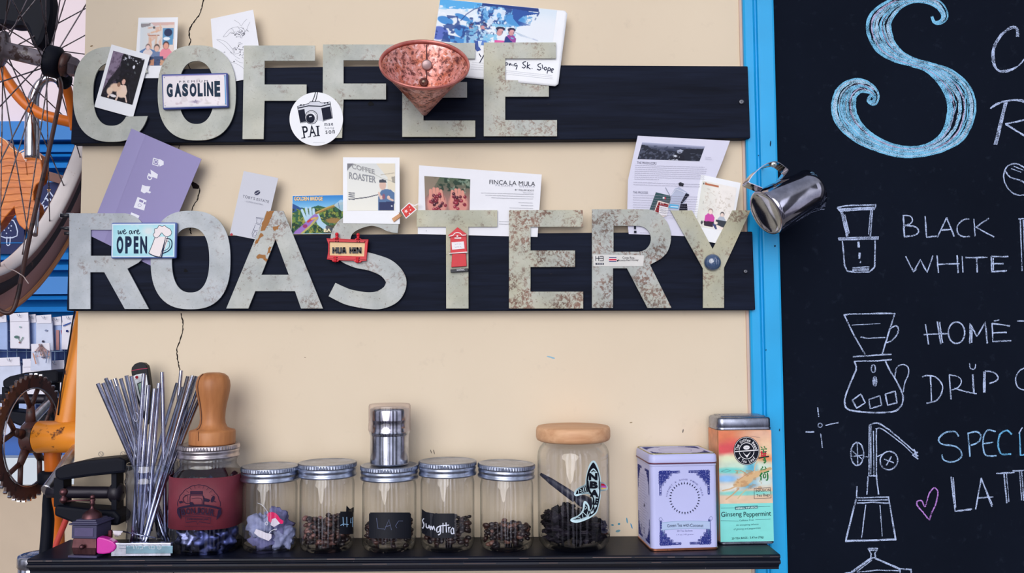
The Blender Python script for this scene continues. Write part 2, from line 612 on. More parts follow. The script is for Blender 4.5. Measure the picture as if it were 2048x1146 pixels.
# ------------------------------------------------------------------ materials
class NT:
    def __init__(s, name):
        s.m = bpy.data.materials.new(name); s.m.use_nodes = True
        s.t = s.m.node_tree; s.t.nodes.clear()
        s.out = s.n('OutputMaterial')
    def n(s, t, **kw):
        x = s.t.nodes.new('ShaderNode' + t)
        for k, v in kw.items(): setattr(x, k, v)
        return x
    def l(s, a, b): s.t.links.new(a, b)
    def coords(s, scale=(1, 1, 1), src='Object', loc=(0, 0, 0)):
        tc = s.n('TexCoord'); mp = s.n('Mapping')
        mp.inputs['Scale'].default_value = scale; mp.inputs['Location'].default_value = loc
        s.l(tc.outputs[src], mp.inputs[0])
        return mp.outputs[0]
    def noise(s, vec, scale, detail=3, rough=.55, dist=0):
        x = s.n('TexNoise'); s.l(vec, x.inputs['Vector'])
        x.inputs['Scale'].default_value = scale; x.inputs['Detail'].default_value = detail
        x.inputs['Roughness'].default_value = rough; x.inputs['Distortion'].default_value = dist
        return x.outputs['Fac']
    def mask(s, fac, lo, hi):
        x = s.n('MapRange'); x.inputs[1].default_value = lo; x.inputs[2].default_value = hi
        s.l(fac, x.inputs[0]); return x.outputs[0]
    def math(s, op, a, b):
        x = s.n('Math', operation=op)
        for i, k in enumerate((a, b)):
            if isinstance(k, (int, float)): x.inputs[i].default_value = k
            else: s.l(k, x.inputs[i])
        return x.outputs[0]
    def mix(s, fac, a, b):
        x = s.n('Mix', data_type='RGBA')
        if isinstance(fac, (int, float)): x.inputs[0].default_value = fac
        else: s.l(fac, x.inputs[0])
        for i, k in ((6, a), (7, b)):
            if isinstance(k, tuple): x.inputs[i].default_value = (*sl(k), 1)
            else: s.l(k, x.inputs[i])
        return x.outputs[2]
    def bsdf(s, col=None, rough=.5, metal=0., spec=.4, bump=None, bstr=.3, bdist=.001, coat=0):
        b = s.n('BsdfPrincipled')
        if isinstance(col, tuple): b.inputs['Base Color'].default_value = (*sl(col), 1)
        elif col is not None: s.l(col, b.inputs['Base Color'])
        for nm, v in (('Roughness', rough), ('Metallic', metal)):
            if isinstance(v, (int, float)): b.inputs[nm].default_value = v
            else: s.l(v, b.inputs[nm])
        b.inputs['Specular IOR Level'].default_value = spec
        b.inputs['Coat Weight'].default_value = coat
        if bump is not None:
            x = s.n('Bump'); x.inputs['Strength'].default_value = bstr; x.inputs['Distance'].default_value = bdist
            s.l(bump, x.inputs['Height']); s.l(x.outputs[0], b.inputs['Normal'])
        s.l(b.outputs[0], s.out.inputs[0])
        return b

_M = {}
def plain(col, rough=.55, metal=0., spec=.35, var=.10, scale=40, coat=0):
    """a simple coloured surface with slight procedural variation"""
    k = ('plain', col, rough, metal, spec, var, scale, coat)
    if k in _M: return _M[k]
    t = NT('surface')
    f = t.noise(t.coords(), scale, 3)
    c2 = tuple(max(0, v * (1 - var)) for v in col); c1 = tuple(min(255, v * (1 + var * .6)) for v in col)
    t.bsdf(t.mix(f, c2, c1), rough, metal, spec, coat=coat)
    _M[k] = t.m
    return t.m

def print_mat(rough=.5, spec=.3, name='print'):
    k = ('print', rough, spec)
    if k in _M: return _M[k]
    t = NT(name)
    a = t.n('Attribute', attribute_name='Col')
    t.bsdf(a.outputs['Color'], rough, 0, spec)
    _M[k] = t.m
    return t.m

def chalk_mat():
    if 'chalk' in _M: return _M['chalk']
    t = NT('chalk')
    a = t.n('Attribute', attribute_name='Col')
    v = t.coords()
    n1 = t.noise(v, 900, 2, .6)
    n2 = t.noise(v, 90, 2, .5)
    f = t.math('ADD', t.math('MULTIPLY', n1, .75), t.math('MULTIPLY', n2, .35))
    al = t.mask(f, .44, .60)
    d = t.n('BsdfDiffuse'); t.l(a.outputs['Color'], d.inputs[0])
    tr = t.n('BsdfTransparent'); mx = t.n('MixShader')
    t.l(al, mx.inputs[0]); t.l(tr.outputs[0], mx.inputs[1]); t.l(d.outputs[0], mx.inputs[2])
    t.l(mx.outputs[0], t.out.inputs[0])
    _M['chalk'] = t.m
    return t.m

def glass_mat(tint=(255, 255, 255), edge=(168, 176, 180), refl=1.5, name='glass'):
    k = ('glass', tint, edge, refl)
    if k in _M: return _M[k]
    t = NT(name)
    lw = t.n('LayerWeight'); lw.inputs[0].default_value = .5
    f = t.mask(lw.outputs['Facing'], .55, .98)
    tr = t.n('BsdfTransparent'); t.l(t.mix(f, tint, edge), tr.inputs[0])
    gl = t.n('BsdfGlossy'); gl.inputs['Roughness'].default_value = .02
    fr = t.math('ADD', .05, t.math('MULTIPLY', .6, t.math('POWER', lw.outputs['Facing'], 4.0)))
    w = t.noise(t.coords((1, 1, .35)), 45, 2)
    x = t.n('Bump'); x.inputs['Strength'].default_value = .25; x.inputs['Distance'].default_value = .002
    t.l(w, x.inputs['Height']); t.l(x.outputs[0], gl.inputs['Normal'])
    mx = t.n('MixShader')
    t.l(t.math('MULTIPLY', fr, refl), mx.inputs[0])
    t.l(tr.outputs[0], mx.inputs[1]); t.l(gl.outputs[0], mx.inputs[2])
    t.l(mx.outputs[0], t.out.inputs[0])
    _M[k] = t.m
    return t.m

def steel(col=(200, 203, 212), rough=.22, scr=0.0, name='steel'):
    k = ('steel', col, rough, scr)
    if k in _M: return _M[k]
    t = NT(name)
    f = t.noise(t.coords((1, 1, .1)), 300, 2)
    r = t.n('MapRange'); r.inputs[3].default_value = rough * .7; r.inputs[4].default_value = rough * 1.4
    t.l(f, r.inputs[0])
    g = t.noise(t.coords(), 60, 4)
    t.bsdf(t.mix(t.mask(g, .35, .7), tuple(v * .82 for v in col), col), r.outputs[0], 1.0)
    _M[k] = t.m
    return t.m

def painted(col, chip=(110, 70, 50), amt=.62, rough=.4, scale=30, spec=.45):
    k = ('painted', col, chip, amt, rough, scale)
    if k in _M: return _M[k]
    t = NT('painted_metal')
    v = t.coords()
    n = t.noise(v, scale, 5, .65)
    g = t.noise(v, scale * .4, 2)
    c = t.mix(g, tuple(x * .88 for x in col), tuple(min(255, x * 1.06) for x in col))
    t.bsdf(t.mix(t.mask(n, amt, amt + .05), c, chip), rough, 0, spec)
    _M[k] = t.m
    return t.m

def wood(c1, c2, scale=30, stretch=(1, 1, .12), rough=.5, ring=0.0):
    k = ('wood', c1, c2, scale, stretch, rough, ring)
    if k in _M: return _M[k]
    t = NT('wood')
    v = t.coords(stretch)
    n = t.noise(v, scale, 4, .6, .6)
    n2 = t.noise(v, scale * 6, 2, .5)
    f = t.math('ADD', t.math('MULTIPLY', n, .75), t.math('MULTIPLY', n2, .25))
    t.bsdf(t.mix(t.mask(f, .32, .68), c1, c2), rough, 0, .35, bump=f, bstr=.15)
    _M[k] = t.m
    return t.m

PRINT = print_mat(.6, .10)
GLOSSP = print_mat(.4, .12, 'photo_print')
CHALK = chalk_mat()
PAPER = plain((233, 233, 238), .7, 0, .2, .03, 25)
CARDW = plain((238, 239, 242), .5, 0, .3, .02, 25)

# ================================================================== THE SETTING
XL = -0.669                     # left end of the cream wall
t = NT('cream_paint')
v = t.coords()
n1 = t.noise(v, 2.2, 4, .6)
n2 = t.noise(v, 38, 4, .65)
n3 = t.noise(t.coords((1, 1, 1), 'Object', (3, 1, 5)), 16, 5, .7)
c = t.mix(t.mask(n1, .3, .7), (217, 200, 176), (224, 208, 184))
c = t.mix(t.math('MULTIPLY', t.mask(n2, .62, .8), .35), c, (196, 180, 160))
c = t.mix(t.math('MULTIPLY', t.mask(n3, .735, .76), .75), c, (120, 105, 92))
t.bsdf(c, .75, 0, .2, bump=n2, bstr=.12, bdist=.001)
WALLM = t.m
TXE = float(P(1540, 573, -.012)[0])
wall = MB().box(((XL + TXE) / 2, .015, 1.5), (TXE - XL, .03, 3.0)).build('wall_front', WALLM)
tag(wall, kind='structure')

ca = Art(Flat(0.0), .0002)
DK = (34, 26, 24)
def crack(pts, w):
    pts = spline(pts, 5)
    q = [(p[0] + random.uniform(-.8, .8), p[1] + random.uniform(-.6, .6)) for p in pts]
    ca.line(q, [w * random.uniform(.55, 1.25) for _ in q], DK)
crack([(408, -6), (405, 12), (398, 30), (388, 44), (380, 57), (378, 68), (381, 82), (374, 97)], 2.6)
crack([(376, 128), (380, 138), (388, 149)], 2.2)
crack([(359, 288), (358, 300)], 1.6)
crack([(384, 364), (398, 374), (397, 392), (392, 404), (384, 418), (380, 455), (383, 468)], 2.3)
ca.poly([(381, 364), (392, 366), (399, 372), (397, 378), (386, 377)], (40, 30, 28))
crack([(362, 627), (366, 645), (365, 662), (360, 680), (355, 694), (354, 710), (357, 728), (360, 742)], 2.3)
crack([(352, 1128), (348, 1142), (343, 1160)], 2.0)
ca.build('crack', PRINT, wall)
fl = Art(Flat(0.0), .0002)
for x, y, w, h, c in ((1100, 714, 7, 1.5, (150, 185, 200)), (1106, 716, 4, 1.5, (140, 180, 200)), (1225, 1050, 3, 1.5, (40, 130, 160)), (1238, 1048, 2.5, 2, (50, 140, 170)), (1254, 1041, 1.2, 6, (60, 150, 190)), (1263, 1052, 1.2, 6, (60, 140, 190)),
                      (1236, 1062, 5, 2.5, (120, 160, 170)), (183, 92, 3, 1.2, (120, 90, 50)), (1366, 862, 1.2, 4, (110, 100, 95)), (1262, 845, 3, 1, (150, 130, 100)), (862, 903, .8, 4, (90, 80, 70)), (868, 904, .8, 5, (90, 80, 70)), (610, 715, 2, .8, (160, 140, 120))):
    fl.ell(x, y, w, h, c, random.uniform(-20, 20), 9)
# two small stencilled smudges above the pedal
for x in (202, 246):
    fl.ring(x, 908, 5, 4.5, 1.4, (165, 155, 145)); fl.line([(x - 3, 905), (x + 2, 911), (x + 3, 904)], 1.2, (165, 155, 145))
fl.build('paint_flecks', PRINT, wall)

# blue moulded trim between wall and chalkboard
TX0 = float(P(1499.5, 573, -.012)[0]); TX1 = float(P(1561.5, 573, -.012)[0])
k = TX1 - TX0
prof = [(0, .0), (0, -.010), (.05, -.012), (.30, -.012), (.33, -.015), (.36, -.0125), (.40, -.0125), (.43, -.017), (.47, -.018), (.90, -.018), (.96, -.017), (1.0, -.012), (1.0, .0)]
mb = MB()
n = len(prof)
vs = [(TX0 + a * k, b, z) for z in (0.0, 3.0) for a, b in prof]
mb.add(vs, [[i, i + 1, n + i + 1, n + i] for i in range(n - 1)] + [list(range(n))[::-1], list(range(n, 2 * n))])
BLUEP = painted((20, 166, 228), (30, 60, 90), .74, .38, 22)
trim = mb.build('trim_1', BLUEP)
tag(trim, kind='structure')
ch = Art(Flat(-.0182), .0003)
for x, y, w, h in ((1541, 287, 1.3, 6), (1550, 492, 1.6, 2.4), (1517, 311, 1, 1.5), (1532, 700, .8, 2), (1559, 860, 1, 3)):
    ch.ell(x, y, w, h, (16, 40, 66), 5, 8)
ch.build('paint_chips', PRINT, trim)

sx0, sx1 = float(P(1491, 573, -.003)[0]), TX0 + .001
tag(MB().box(((sx0 + sx1) / 2, -.0015, 1.5), (sx1 - sx0, .0032, 3.0)).build('trim_3', plain((214, 184, 168), .7, 0, .2, .06, 20)), kind='structure')

# chalkboard
t = NT('chalkboard')
v = t.coords()
a = t.noise(v, 3, 5, .6); b = t.noise(v, 60, 4, .7)
c = t.mix(t.mask(a, .3, .75), (12, 17, 28), (17, 23, 36))
c = t.mix(t.math('MULTIPLY', t.mask(b, .60, .85), .25), c, (60, 70, 88))
t.bsdf(c, .85, 0, .05)
BY = -.004
board = MB().box(((TX1 - .004 + 1.75) / 2, BY + .014, 1.5), (1.75 - TX1 + .004, .028, 2.2)).build('chalkboard', t.m)
tag(board, 'black chalkboard menu drawn in pale blue chalk, beside the blue trim', 'chalkboard')
CF = Flat(BY)
CW = (180, 195, 228); CB = (128, 196, 232); CP = (186, 178, 212)

class Chalk:
    def __init__(s, ox, oy, z):
        s.ox, s.oy, s.z = ox, oy, z; s.a = Art(CF, .0002, .000004)
    def st(s, pts, w=2.5, col=CW, sm=True, rep=2):
        p = [(s.ox + q[0] / s.z, s.oy + q[1] / s.z) for q in pts]
        if sm and len(p) > 2: p = spline(p, 6)
        else:
            o = []
            for i in range(len(p) - 1):
                for k in range(5): o.append(tuple(np.array(p[i]) + (np.array(p[i + 1]) - np.array(p[i])) * k / 5))
            o.append(p[-1]); p = o
        for r in range(rep):
            j = .55 * r
            d = np.array((random.uniform(-j, j), random.uniform(-j, j)))
            s.a.line([np.array(q[:2]) + d + RNG.normal(0, .22, 2) for q in p], w * random.uniform(.8, 1.05), col, jit=.25)
    def ln(s, *pts, w=2.5, col=CW, rep=2): s.st(pts, w, col, False, rep)
    def el(s, cx, cy, rx, ry, w=2.4, col=CW, ang=0, rep=2):
        ca_, sa_ = math.cos(math.radians(ang)), math.sin(math.radians(ang))
        s.st([(cx + rx * math.cos(q) * ca_ - ry * math.sin(q) * sa_, cy + rx * math.cos(q) * sa_ + ry * math.sin(q) * ca_) for q in np.linspace(0.3, 2 * PI + .45, 16)], w, col, True, rep)
    def done(s, name, lab=None):
        o = s.a.build(name, CHALK, board)
        if lab: o['label'] = lab
        return o
A7 = (1480, 0, 2.0458); A8 = (1540, 560, 1.9547)

# big S
s = Chalk(*A7)
spine = [(785, 68, 3), (797, 92, 4), (825, 88, 8), (838, 62, 12), (815, 22, 15), (760, -2, 14), (690, 0, 15), (620, 30, 32), (568, 95, 49), (588, 175, 44), (640, 225, 28), (700, 252, 18), (770, 275, 20), (842, 318, 40), (893, 380, 54), (906, 450, 56), (880, 535, 48), (820, 590, 30), (745, 617, 22), (660, 620, 23), (570, 594, 26), (485, 545, 36), (428, 470, 48), (432, 390, 44), (480, 352, 31), (530, 362, 20), (556, 392, 13), (548, 422, 8), (526, 412, 5), (535, 392, 3), (552, 400, 3)]
sp = np.array(spline(spine, 8))
tg = np.gradient(sp[:, :2], axis=0); tg /= np.linalg.norm(tg, axis=1)[:, None]
nr = np.stack([-tg[:, 1], tg[:, 0]], 1)
ctr = np.array([1480, 0]) + sp[:, :2] / 2.0458; hw = sp[:, 2] / 2.0458
for q in np.concatenate([np.linspace(-1, 1, 17), RNG.uniform(-1, 1, 16), [-1, -.98, .98, 1, -.96, .96]]):
    edge = abs(q) > .93
    col = CB if edge else random.choice([CB, CB, (160, 210, 236), CP, (176, 205, 230)])
    wv = np.convolve(RNG.normal(0, .10, len(sp) + 30), np.ones(31) / 7, 'valid')[:len(sp)] * (0.2 if edge else 1)
    m0 = 0 if edge else random.randint(0, 70); m1 = len(sp) if edge else len(sp) - random.randint(0, 70)
    pts = ctr + nr * (hw * np.clip(q + wv, -1.03, 1.03))[:, None] + RNG.normal(0, .2, ctr.shape)
    s.a.line(list(pts[m0:m1]), 2.3 if edge else random.uniform(1.8, 3.4), col, jit=.2)
s.done('chalk_lettering', 'large shaded letter S in light blue chalk')

s = Chalk(*A7)
for d in (0, 4, 8): s.st([(1140 - d, 150), (1137 - d, 118), (1112, 108 + d), (1065 + d, 142), (1034 + d, 200), (1034 + d, 258), (1060, 292 - d * .4), (1100, 292 - d), (1140, 268), (1175, 228)], 2.6, CW, True, 1)
s.done('chalk_lettering')
s = Chalk(*A7)
for d in (0, 5, 10): s.ln((1083 + d, 418), (1040 + d, 592), w=2.6, rep=1)
s.st([(1024, 445), (1050, 425), (1100, 412), (1150, 410), (1200, 430), (1190, 480), (1085, 508)], 3); s.st([(1030, 440), (1070, 418), (1120, 410), (1160, 418), (1192, 440)], 2.6)
s.ln((1088, 508), (1130, 535), (1190, 570), w=3.4)
s.done('chalk_lettering')
s = Chalk(*A7)
s.el(1135, 735, 52, 68, ang=-28); s.st([(1085, 700), (1105, 725), (1150, 740), (1175, 760), (1180, 790)], 2.2); s.ln((1110, 690), (1150, 705), w=1.5); s.ln((1120, 680), (1160, 696), w=1.5)
s.done('chalk_drawing')

s = Chalk(*A7)
s.ln((668, 880), (672, 968)); s.st([(666, 882), (695, 884), (706, 900), (696, 916), (672, 922)]); s.st([(672, 922), (715, 928), (730, 945), (718, 962), (672, 969)])
s.ln((758, 885), (763, 971), (806, 966)); s.ln((845, 890), (808, 972)); s.ln((845, 890), (876, 968)); s.ln((820, 942), (868, 938))
s.st([(938, 896), (912, 900), (890, 925), (892, 955), (915, 968), (942, 966)]); s.ln((957, 895), (962, 966)); s.ln((1018, 893), (966, 930), (1040, 970))
s.done('chalk_lettering'); s = Chalk(*A7)
s.ln((678, 1048), (710, 1112), (738, 1062), (766, 1114), (790, 1045)); s.ln((806, 1045), (812, 1116)); s.ln((888, 1044), (893, 1116)); s.ln((806, 1082), (899, 1079))
s.ln((909, 1050), (912, 1115)); s.ln((922, 1054), (1012, 1053)); s.ln((967, 1053), (970, 1114)); s.ln((1028, 1050), (1030, 1112), (1092, 1108)); s.ln((1028, 1050), (1098, 1050)); s.ln((1030, 1079), (1078, 1079))
s.ln((709, 1113), (722, 1100)); s.ln((1036, 1056), (1036, 1106), w=2)
s.done('chalk_lettering')
s = Chalk(*A7)
s.ln((1146, 895), (1154, 1108)); s.ln((1160, 900), (1168, 1105)); s.ln((1140, 896), (1175, 893)); s.done('chalk_drawing')

s = Chalk(*A7)                                  # drip filter on a glass
s.ln((398, 850), (430, 842), (556, 838), (550, 856), (408, 864), (398, 850)); s.ln((405, 856), (548, 849), w=4)
s.ln((412, 864), (436, 968)); s.ln((420, 866), (442, 966), w=2); s.ln((542, 860), (534, 966)); s.ln((534, 862), (526, 960), w=2); s.ln((428, 880), (446, 955), w=2)
s.ln((402, 974), (568, 970)); s.ln((405, 982), (566, 977)); s.ln((402, 974), (405, 982))
s.ln((419, 986), (428, 1085), (438, 1108), (470, 1114), (530, 1112), (551, 1092), (553, 984))
s.ln((484, 990), (486, 1012), w=4); s.ln((490, 1034), (488, 1058), w=4.5); s.ln((494, 1068), (492, 1076))
for d in (0, 6, 12): s.ln((460, 1096 + d), (528, 1092 + d), w=2.4, rep=1)
s.done('chalk_drawing')

s = Chalk(*A8)                                  # cone dripper on a carafe
s.ln((288, 137), (310, 133), (490, 130)); s.ln((290, 136), (330, 220), (371, 290)); s.ln((488, 130), (455, 235), (438, 290)); s.ln((320, 176), (432, 170), w=1.3); s.ln((354, 222), (380, 228), (450, 224), w=1.8)
s.st([(465, 195), (490, 180), (502, 190), (496, 215), (475, 238), (450, 246)]); s.ln((324, 300), (475, 290)); s.ln((328, 318), (420, 316), (475, 311))
s.st([(330, 320), (337, 345), (320, 390), (298, 445), (292, 482), (306, 505), (350, 514), (410, 518), (480, 514), (512, 492), (520, 455), (500, 405), (470, 355), (452, 318)], 3)
s.st([(488, 385), (494, 345), (518, 330), (540, 342), (541, 370), (528, 400), (520, 440)], 2.2)
s.el(404, 347, 8, 15); s.el(410, 396, 7, 18); s.ln((409, 385), (411, 408), w=3.5)
s.ln((322, 470), (355, 446), (373, 480), (340, 501), (322, 470)); s.ln((386, 466), (430, 453), (436, 490), (392, 503), (386, 466)); s.ln((450, 446), (489, 434), (497, 480), (460, 489), (450, 446))
s.done('chalk_drawing')
s = Chalk(*A8)
s.ln((608, 172), (620, 252)); s.ln((655, 162), (668, 250)); s.ln((663, 164), (674, 246), w=2.2); s.ln((603, 213), (697, 209)); s.el(729, 206, 32, 42, 3)
s.ln((781, 248), (782, 170), (808, 222), (841, 165), (849, 248)); s.ln((788, 246), (788, 185)); s.ln((868, 168), (871, 241), (943, 237)); s.ln((868, 170), (938, 180)); s.ln((870, 206), (926, 204)); s.ln((876, 160), (896, 156), w=2)
s.done('chalk_lettering'); s = Chalk(*A8); s.ln((966, 160), (1040, 162)); s.ln((1000, 162), (1004, 240)); s.done('chalk_lettering'); s = Chalk(*A8)
s.st([(595, 380), (612, 374), (648, 380), (674, 412), (668, 450), (645, 474), (612, 482)]); s.ln((627, 376), (631, 474))
s.ln((700, 370), (707, 466)); s.st([(700, 370), (735, 378), (748, 398), (735, 420), (710, 430)]); s.ln((722, 424), (770, 438), (808, 445)); s.ln((793, 370), (797, 445), w=3.4); s.st([(780, 326), (784, 345), (800, 347), (804, 328)], 2)
s.ln((838, 358), (838, 440), w=5); s.st([(840, 355), (876, 362), (892, 382), (880, 396), (858, 404)])
s.done('chalk_lettering'); s = Chalk(*A8)
s.st([(1000, 342), (972, 358), (960, 390), (970, 420), (1000, 432)])
s.done('chalk_lettering')
s = Chalk(*A8)
s.ln((187, 498), (191, 536), w=2); s.ln((139, 594), (173, 593), w=2.4); s.ln((218, 568), (268, 557), w=2); s.ln((198, 602), (204, 656), w=2); s.el(196, 568, 8, 8, 1.8)
s.done('chalk_drawing')
s = Chalk(*A8)                                  # tall hand grinder
s.ln((388, 566), (387, 766)); s.ln((394, 570), (394, 760), w=1.6); s.ln((416, 582), (416, 766)); s.ln((404, 590), (406, 764), w=1.6); s.ln((387, 766), (419, 765))
s.st([(388, 568), (405, 561), (428, 563), (470, 590), (520, 632), (560, 668)], 2.4); s.st([(414, 582), (436, 582), (480, 612), (530, 652), (562, 684)], 2)
for d in (0, 6, 12): s.ln((556 + d, 684 - d), (580 - d * .2, 700 - d * 2), w=2.4)
s.ln((562, 662), (574, 690), w=3)
s.el(341, 680, 25, 45); s.ln((341, 638), (343, 722), w=2); s.ln((320, 690), (366, 684), w=1.8); s.ln((322, 668), (360, 700), w=1.6); s.ln((366, 690), (385, 692), w=2)
s.el(465, 706, 34, 36, ang=20); s.ln((445, 700), (485, 715), w=2); s.ln((475, 690), (455, 725), w=2); s.ln((420, 690), (436, 682), w=2)
s.ln((384, 768), (379, 838)); s.ln((416, 768), (424, 838)); s.ln((340, 806), (338, 850)); s.ln((336, 852), (466, 848)); s.ln((340, 872), (400, 868), (463, 873)); s.ln((344, 862), (460, 860), w=2)
s.ln((336, 856), (296, 1018), w=3.4); s.ln((463, 850), (492, 1016), w=3.4); s.ln((294, 1020), (494, 1014), w=3.4); s.ln((374, 878), (358, 1008), w=1.4); s.ln((430, 880), (438, 1002), w=1.6)
s.done('chalk_drawing')
s = Chalk(*A8)
s.st([(622, 938), (598, 908), (575, 880), (577, 864), (594, 864), (606, 886), (622, 836), (642, 812), (656, 830), (648, 874), (632, 910), (622, 938)], 2.6, (184, 132, 212))
s.done('chalk_drawing', 'purple chalk heart')
s = Chalk(*A8)
L2 = (150, 190, 230)
s.st([(738, 612), (722, 593), (684, 598), (660, 622), (672, 642), (722, 650), (748, 672), (744, 698), (710, 712), (680, 704), (672, 684)], 2.8, L2)
s.ln((775, 596), (782, 690), col=L2); s.st([(772, 600), (805, 593), (824, 606), (816, 632), (786, 646)], 2.8, L2)
s.st([(882, 592), (850, 588), (834, 615), (834, 660), (846, 686), (886, 687)], 2.8, L2); s.ln((836, 640), (872, 634), col=L2)
s.st([(945, 604), (925, 588), (898, 605), (892, 648), (905, 680), (942, 680)], 3.2, (110, 180, 225)); s.ln((975, 592), (979, 686), (1000, 682), col=(110, 180, 225)); s.ln((972, 600), (986, 576), w=1.8)
s.ln((708, 770), (716, 840), (724, 905), (790, 895)); s.ln((716, 772), (726, 890), w=2); s.ln((738, 903), (786, 899), w=2); s.ln((826, 774), (804, 896)); s.ln((826, 774), (867, 886)); s.ln((810, 852), (873, 848)); s.ln((842, 812), (870, 880), w=2)
s.ln((884, 756), (955, 752)); s.ln((915, 756), (926, 872)); s.ln((924, 758), (934, 868), w=2); s.ln((948, 746), (1060, 742)); s.ln((984, 746), (992, 862)); s.ln((976, 748), (984, 860), w=2)
s.done('chalk_lettering')
s = Chalk(*A8)
s.ln((384, 1050), (421, 1049), (410, 1070), (414, 1086), (394, 1087), (396, 1070), (384, 1050)); s.ln((392, 1056), (412, 1056), w=3)
s.ln((394, 1088), (320, 1142), w=4); s.ln((412, 1087), (508, 1130), w=4); s.ln((400, 1095), (340, 1140), w=2); s.ln((340, 1142), (420, 1134), (505, 1136), w=2); s.ln((330, 1140), (280, 1150)); s.ln((505, 1128), (552, 1132), (552, 1160), w=2.4)
s.ln((320, 1142), (316, 1200)); s.ln((508, 1130), (512, 1200))
s.done('chalk_drawing')

# ------------------------------------------------------------------ behind the wall, left
YB = 1.15
def bx(px0, py0, px1, py1, y, th, m, name, parent=None, bevel=0):
    a = P(px0, py0, y); b = P(px1, py1, y)
    return MB().box(((a[0] + b[0]) / 2, y + th / 2, (a[2] + b[2]) / 2), (abs(b[0] - a[0]), th, abs(a[2] - b[2]))).build(name, m, parent, bevel=bevel)
o = bx(-1300, -400, 620, 246, YB + .06, .03, plain((233, 216, 221), .8, 0, .2, .03, 3), 'wall_back'); tag(o, kind='structure')
o = bx(-1300, 962, 620, 1700, YB + .03, .03, plain((196, 178, 158), .8, 0, .2, .06, 8), 'wall_back_lower'); tag(o, kind='structure')
o = bx(-1300, 924, 620, 966, YB - .03, .09, plain((208, 218, 226), .6, 0, .3, .04, 9), 'trim_2'); tag(o, kind='structure')
# blue shutter: boards of changing depth
SLAT = painted((20, 118, 196), (10, 50, 110), .78, .45, 10)
mb = MB()
rows = [(244, 283, 0), (283, 289, 1), (289, 306, .2), (306, 309, .5), (309, 316, .1), (316, 327, .9), (327, 339, 0), (339, 350, 1), (350, 395, .3), (395, 406, .1), (406, 420, .9), (420, 452, .1), (452, 462, .9), (462, 478, .2), (478, 488, 0), (488, 506, .9), (506, 520, .15), (520, 530, .9), (530, 541, .1), (541, 554, 1), (554, 589, .05), (589, 592, .5), (592, 600, .05), (600, 614, 1), (614, 624, .05), (624, 640, .8)]
x0 = float(P(-1300, 400, YB)[0]); x1 = float(P(620, 400, YB)[0])
for a, b, d in rows:
    z0 = float(P(100, a, YB)[2]); z1 = float(P(100, b, YB)[2])
    f = YB - .012 + d * .05
    mb.add([(x0, f, z0), (x1, f, z0), (x1, f - .012, z1), (x0, f - .012, z1), (x0, YB + .07, z0), (x1, YB + .07, z0), (x1, YB + .07, z1), (x0, YB + .07, z1)],
           [[0, 1, 2, 3], [4, 5, 6, 7], [0, 1, 5, 4], [1, 2, 6, 5], [2, 3, 7, 6], [3, 0, 4, 7]])
o = mb.build('wall_shutter', SLAT); tag(o, kind='structure')
# dark blue panel and tile band behind the packets
o = bx(-1300, 632, 620, 878, YB + .045, .03, plain((22, 52, 112), .6, 0, .3, .1, 12), 'wall_panel'); tag(o, kind='structure')
t = NT('blue_tile'); b_ = t.n('TexBrick')
t.l(t.coords((1, 1, 1), 'Object'), b_.inputs['Vector'])
mp = b_.inputs['Vector'].links[0].from_node; mp.inputs['Rotation'].default_value = (PI / 2, 0, 0)
b_.inputs['Color1'].default_value = (*sl((28, 92, 172)), 1); b_.inputs['Color2'].default_value = (*sl((22, 80, 160)), 1); b_.inputs['Mortar'].default_value = (*sl((90, 160, 205)), 1)
b_.inputs['Scale'].default_value = 1; b_.inputs['Brick Width'].default_value = .10; b_.inputs['Row Height'].default_value = .10; b_.inputs['Mortar Size'].default_value = .002; b_.offset = 0
t.bsdf(b_.outputs[0], .3, 0, .5)
o = bx(-1300, 876, 620, 926, YB + .03, .03, t.m, 'wall_tiles'); tag(o, kind='structure')
fl_ = MB().box((0, 1.2, -.02), (8, 4.6, .04)).build('floor', plain((150, 145, 142), .8, 0, .2, .1, 3)); tag(fl_, kind='structure')

# ================================================================== SIGN BOARDS
t = NT('black_stained_wood')
v = t.coords((.06, 1, 1))
a = t.noise(v, 55, 4, .6, .5); b = t.noise(v, 260, 2, .5)
f = t.math('ADD', t.math('MULTIPLY', a, .65), t.math('MULTIPLY', b, .35))
c = t.mix(t.mask(f, .30, .72), (9, 13, 25), (24, 31, 50))
pk = t.noise(t.coords((.3, 1, 1)), 85, 4, .7)
c = t.mix(t.math('MULTIPLY', t.mask(pk, .70, .78), .45), c, (70, 60, 58))
t.bsdf(c, .65, 0, .10, bump=f, bstr=.35, bdist=.0012)
BLKW = t.m
YF = -.020
def sign_board(pts, label):
    fr = [P(p[0], p[1], YF).tolist() for p in pts]
    bk = [(q[0], -.0005, q[2]) for q in fr]
    mb = MB(); mb.prism(fr, bk)
    o = mb.build('sign_board', BLKW, bevel=.0015)
    return tag(o, label, 'sign board', 'black wooden boards of the sign')
upper = sign_board([(148, 141), (700, 132.5), (1100, 130), (1496, 132), (1501, 276), (800, 282), (141, 287)], 'upper black wooden board carrying the metal letters COFFEE')
lower = sign_board([(137, 474), (700, 469), (1100, 466), (1505, 463), (1511, 620), (800, 622), (133, 621.5)], 'lower black wooden board carrying the metal letters ROASTERY')
DSTEEL = steel((110, 112, 120), .35)
def screw_head(px, py, y, r, parent, name='screw', m=None):
    c = PV(px, py, y)
    R = Matrix.Rotation(PI / 2, 3, 'X')
    mb = MB().lathe([(r, 0), (r, .0006), (r * .8, .0016), (r * .25, .0018), (0.0001, .0010)], c, 20, R)
    mb.box(c + Vector((0, -.0019, 0)), (r * 1.2, .0004, r * .22)); mb.box(c + Vector((0, -.0019, 0)), (r * .22, .0004, r * 1.2))
    return mb.build(name, m or DSTEEL, parent)
screw_head(1483, 204, YF, .0045, upper)
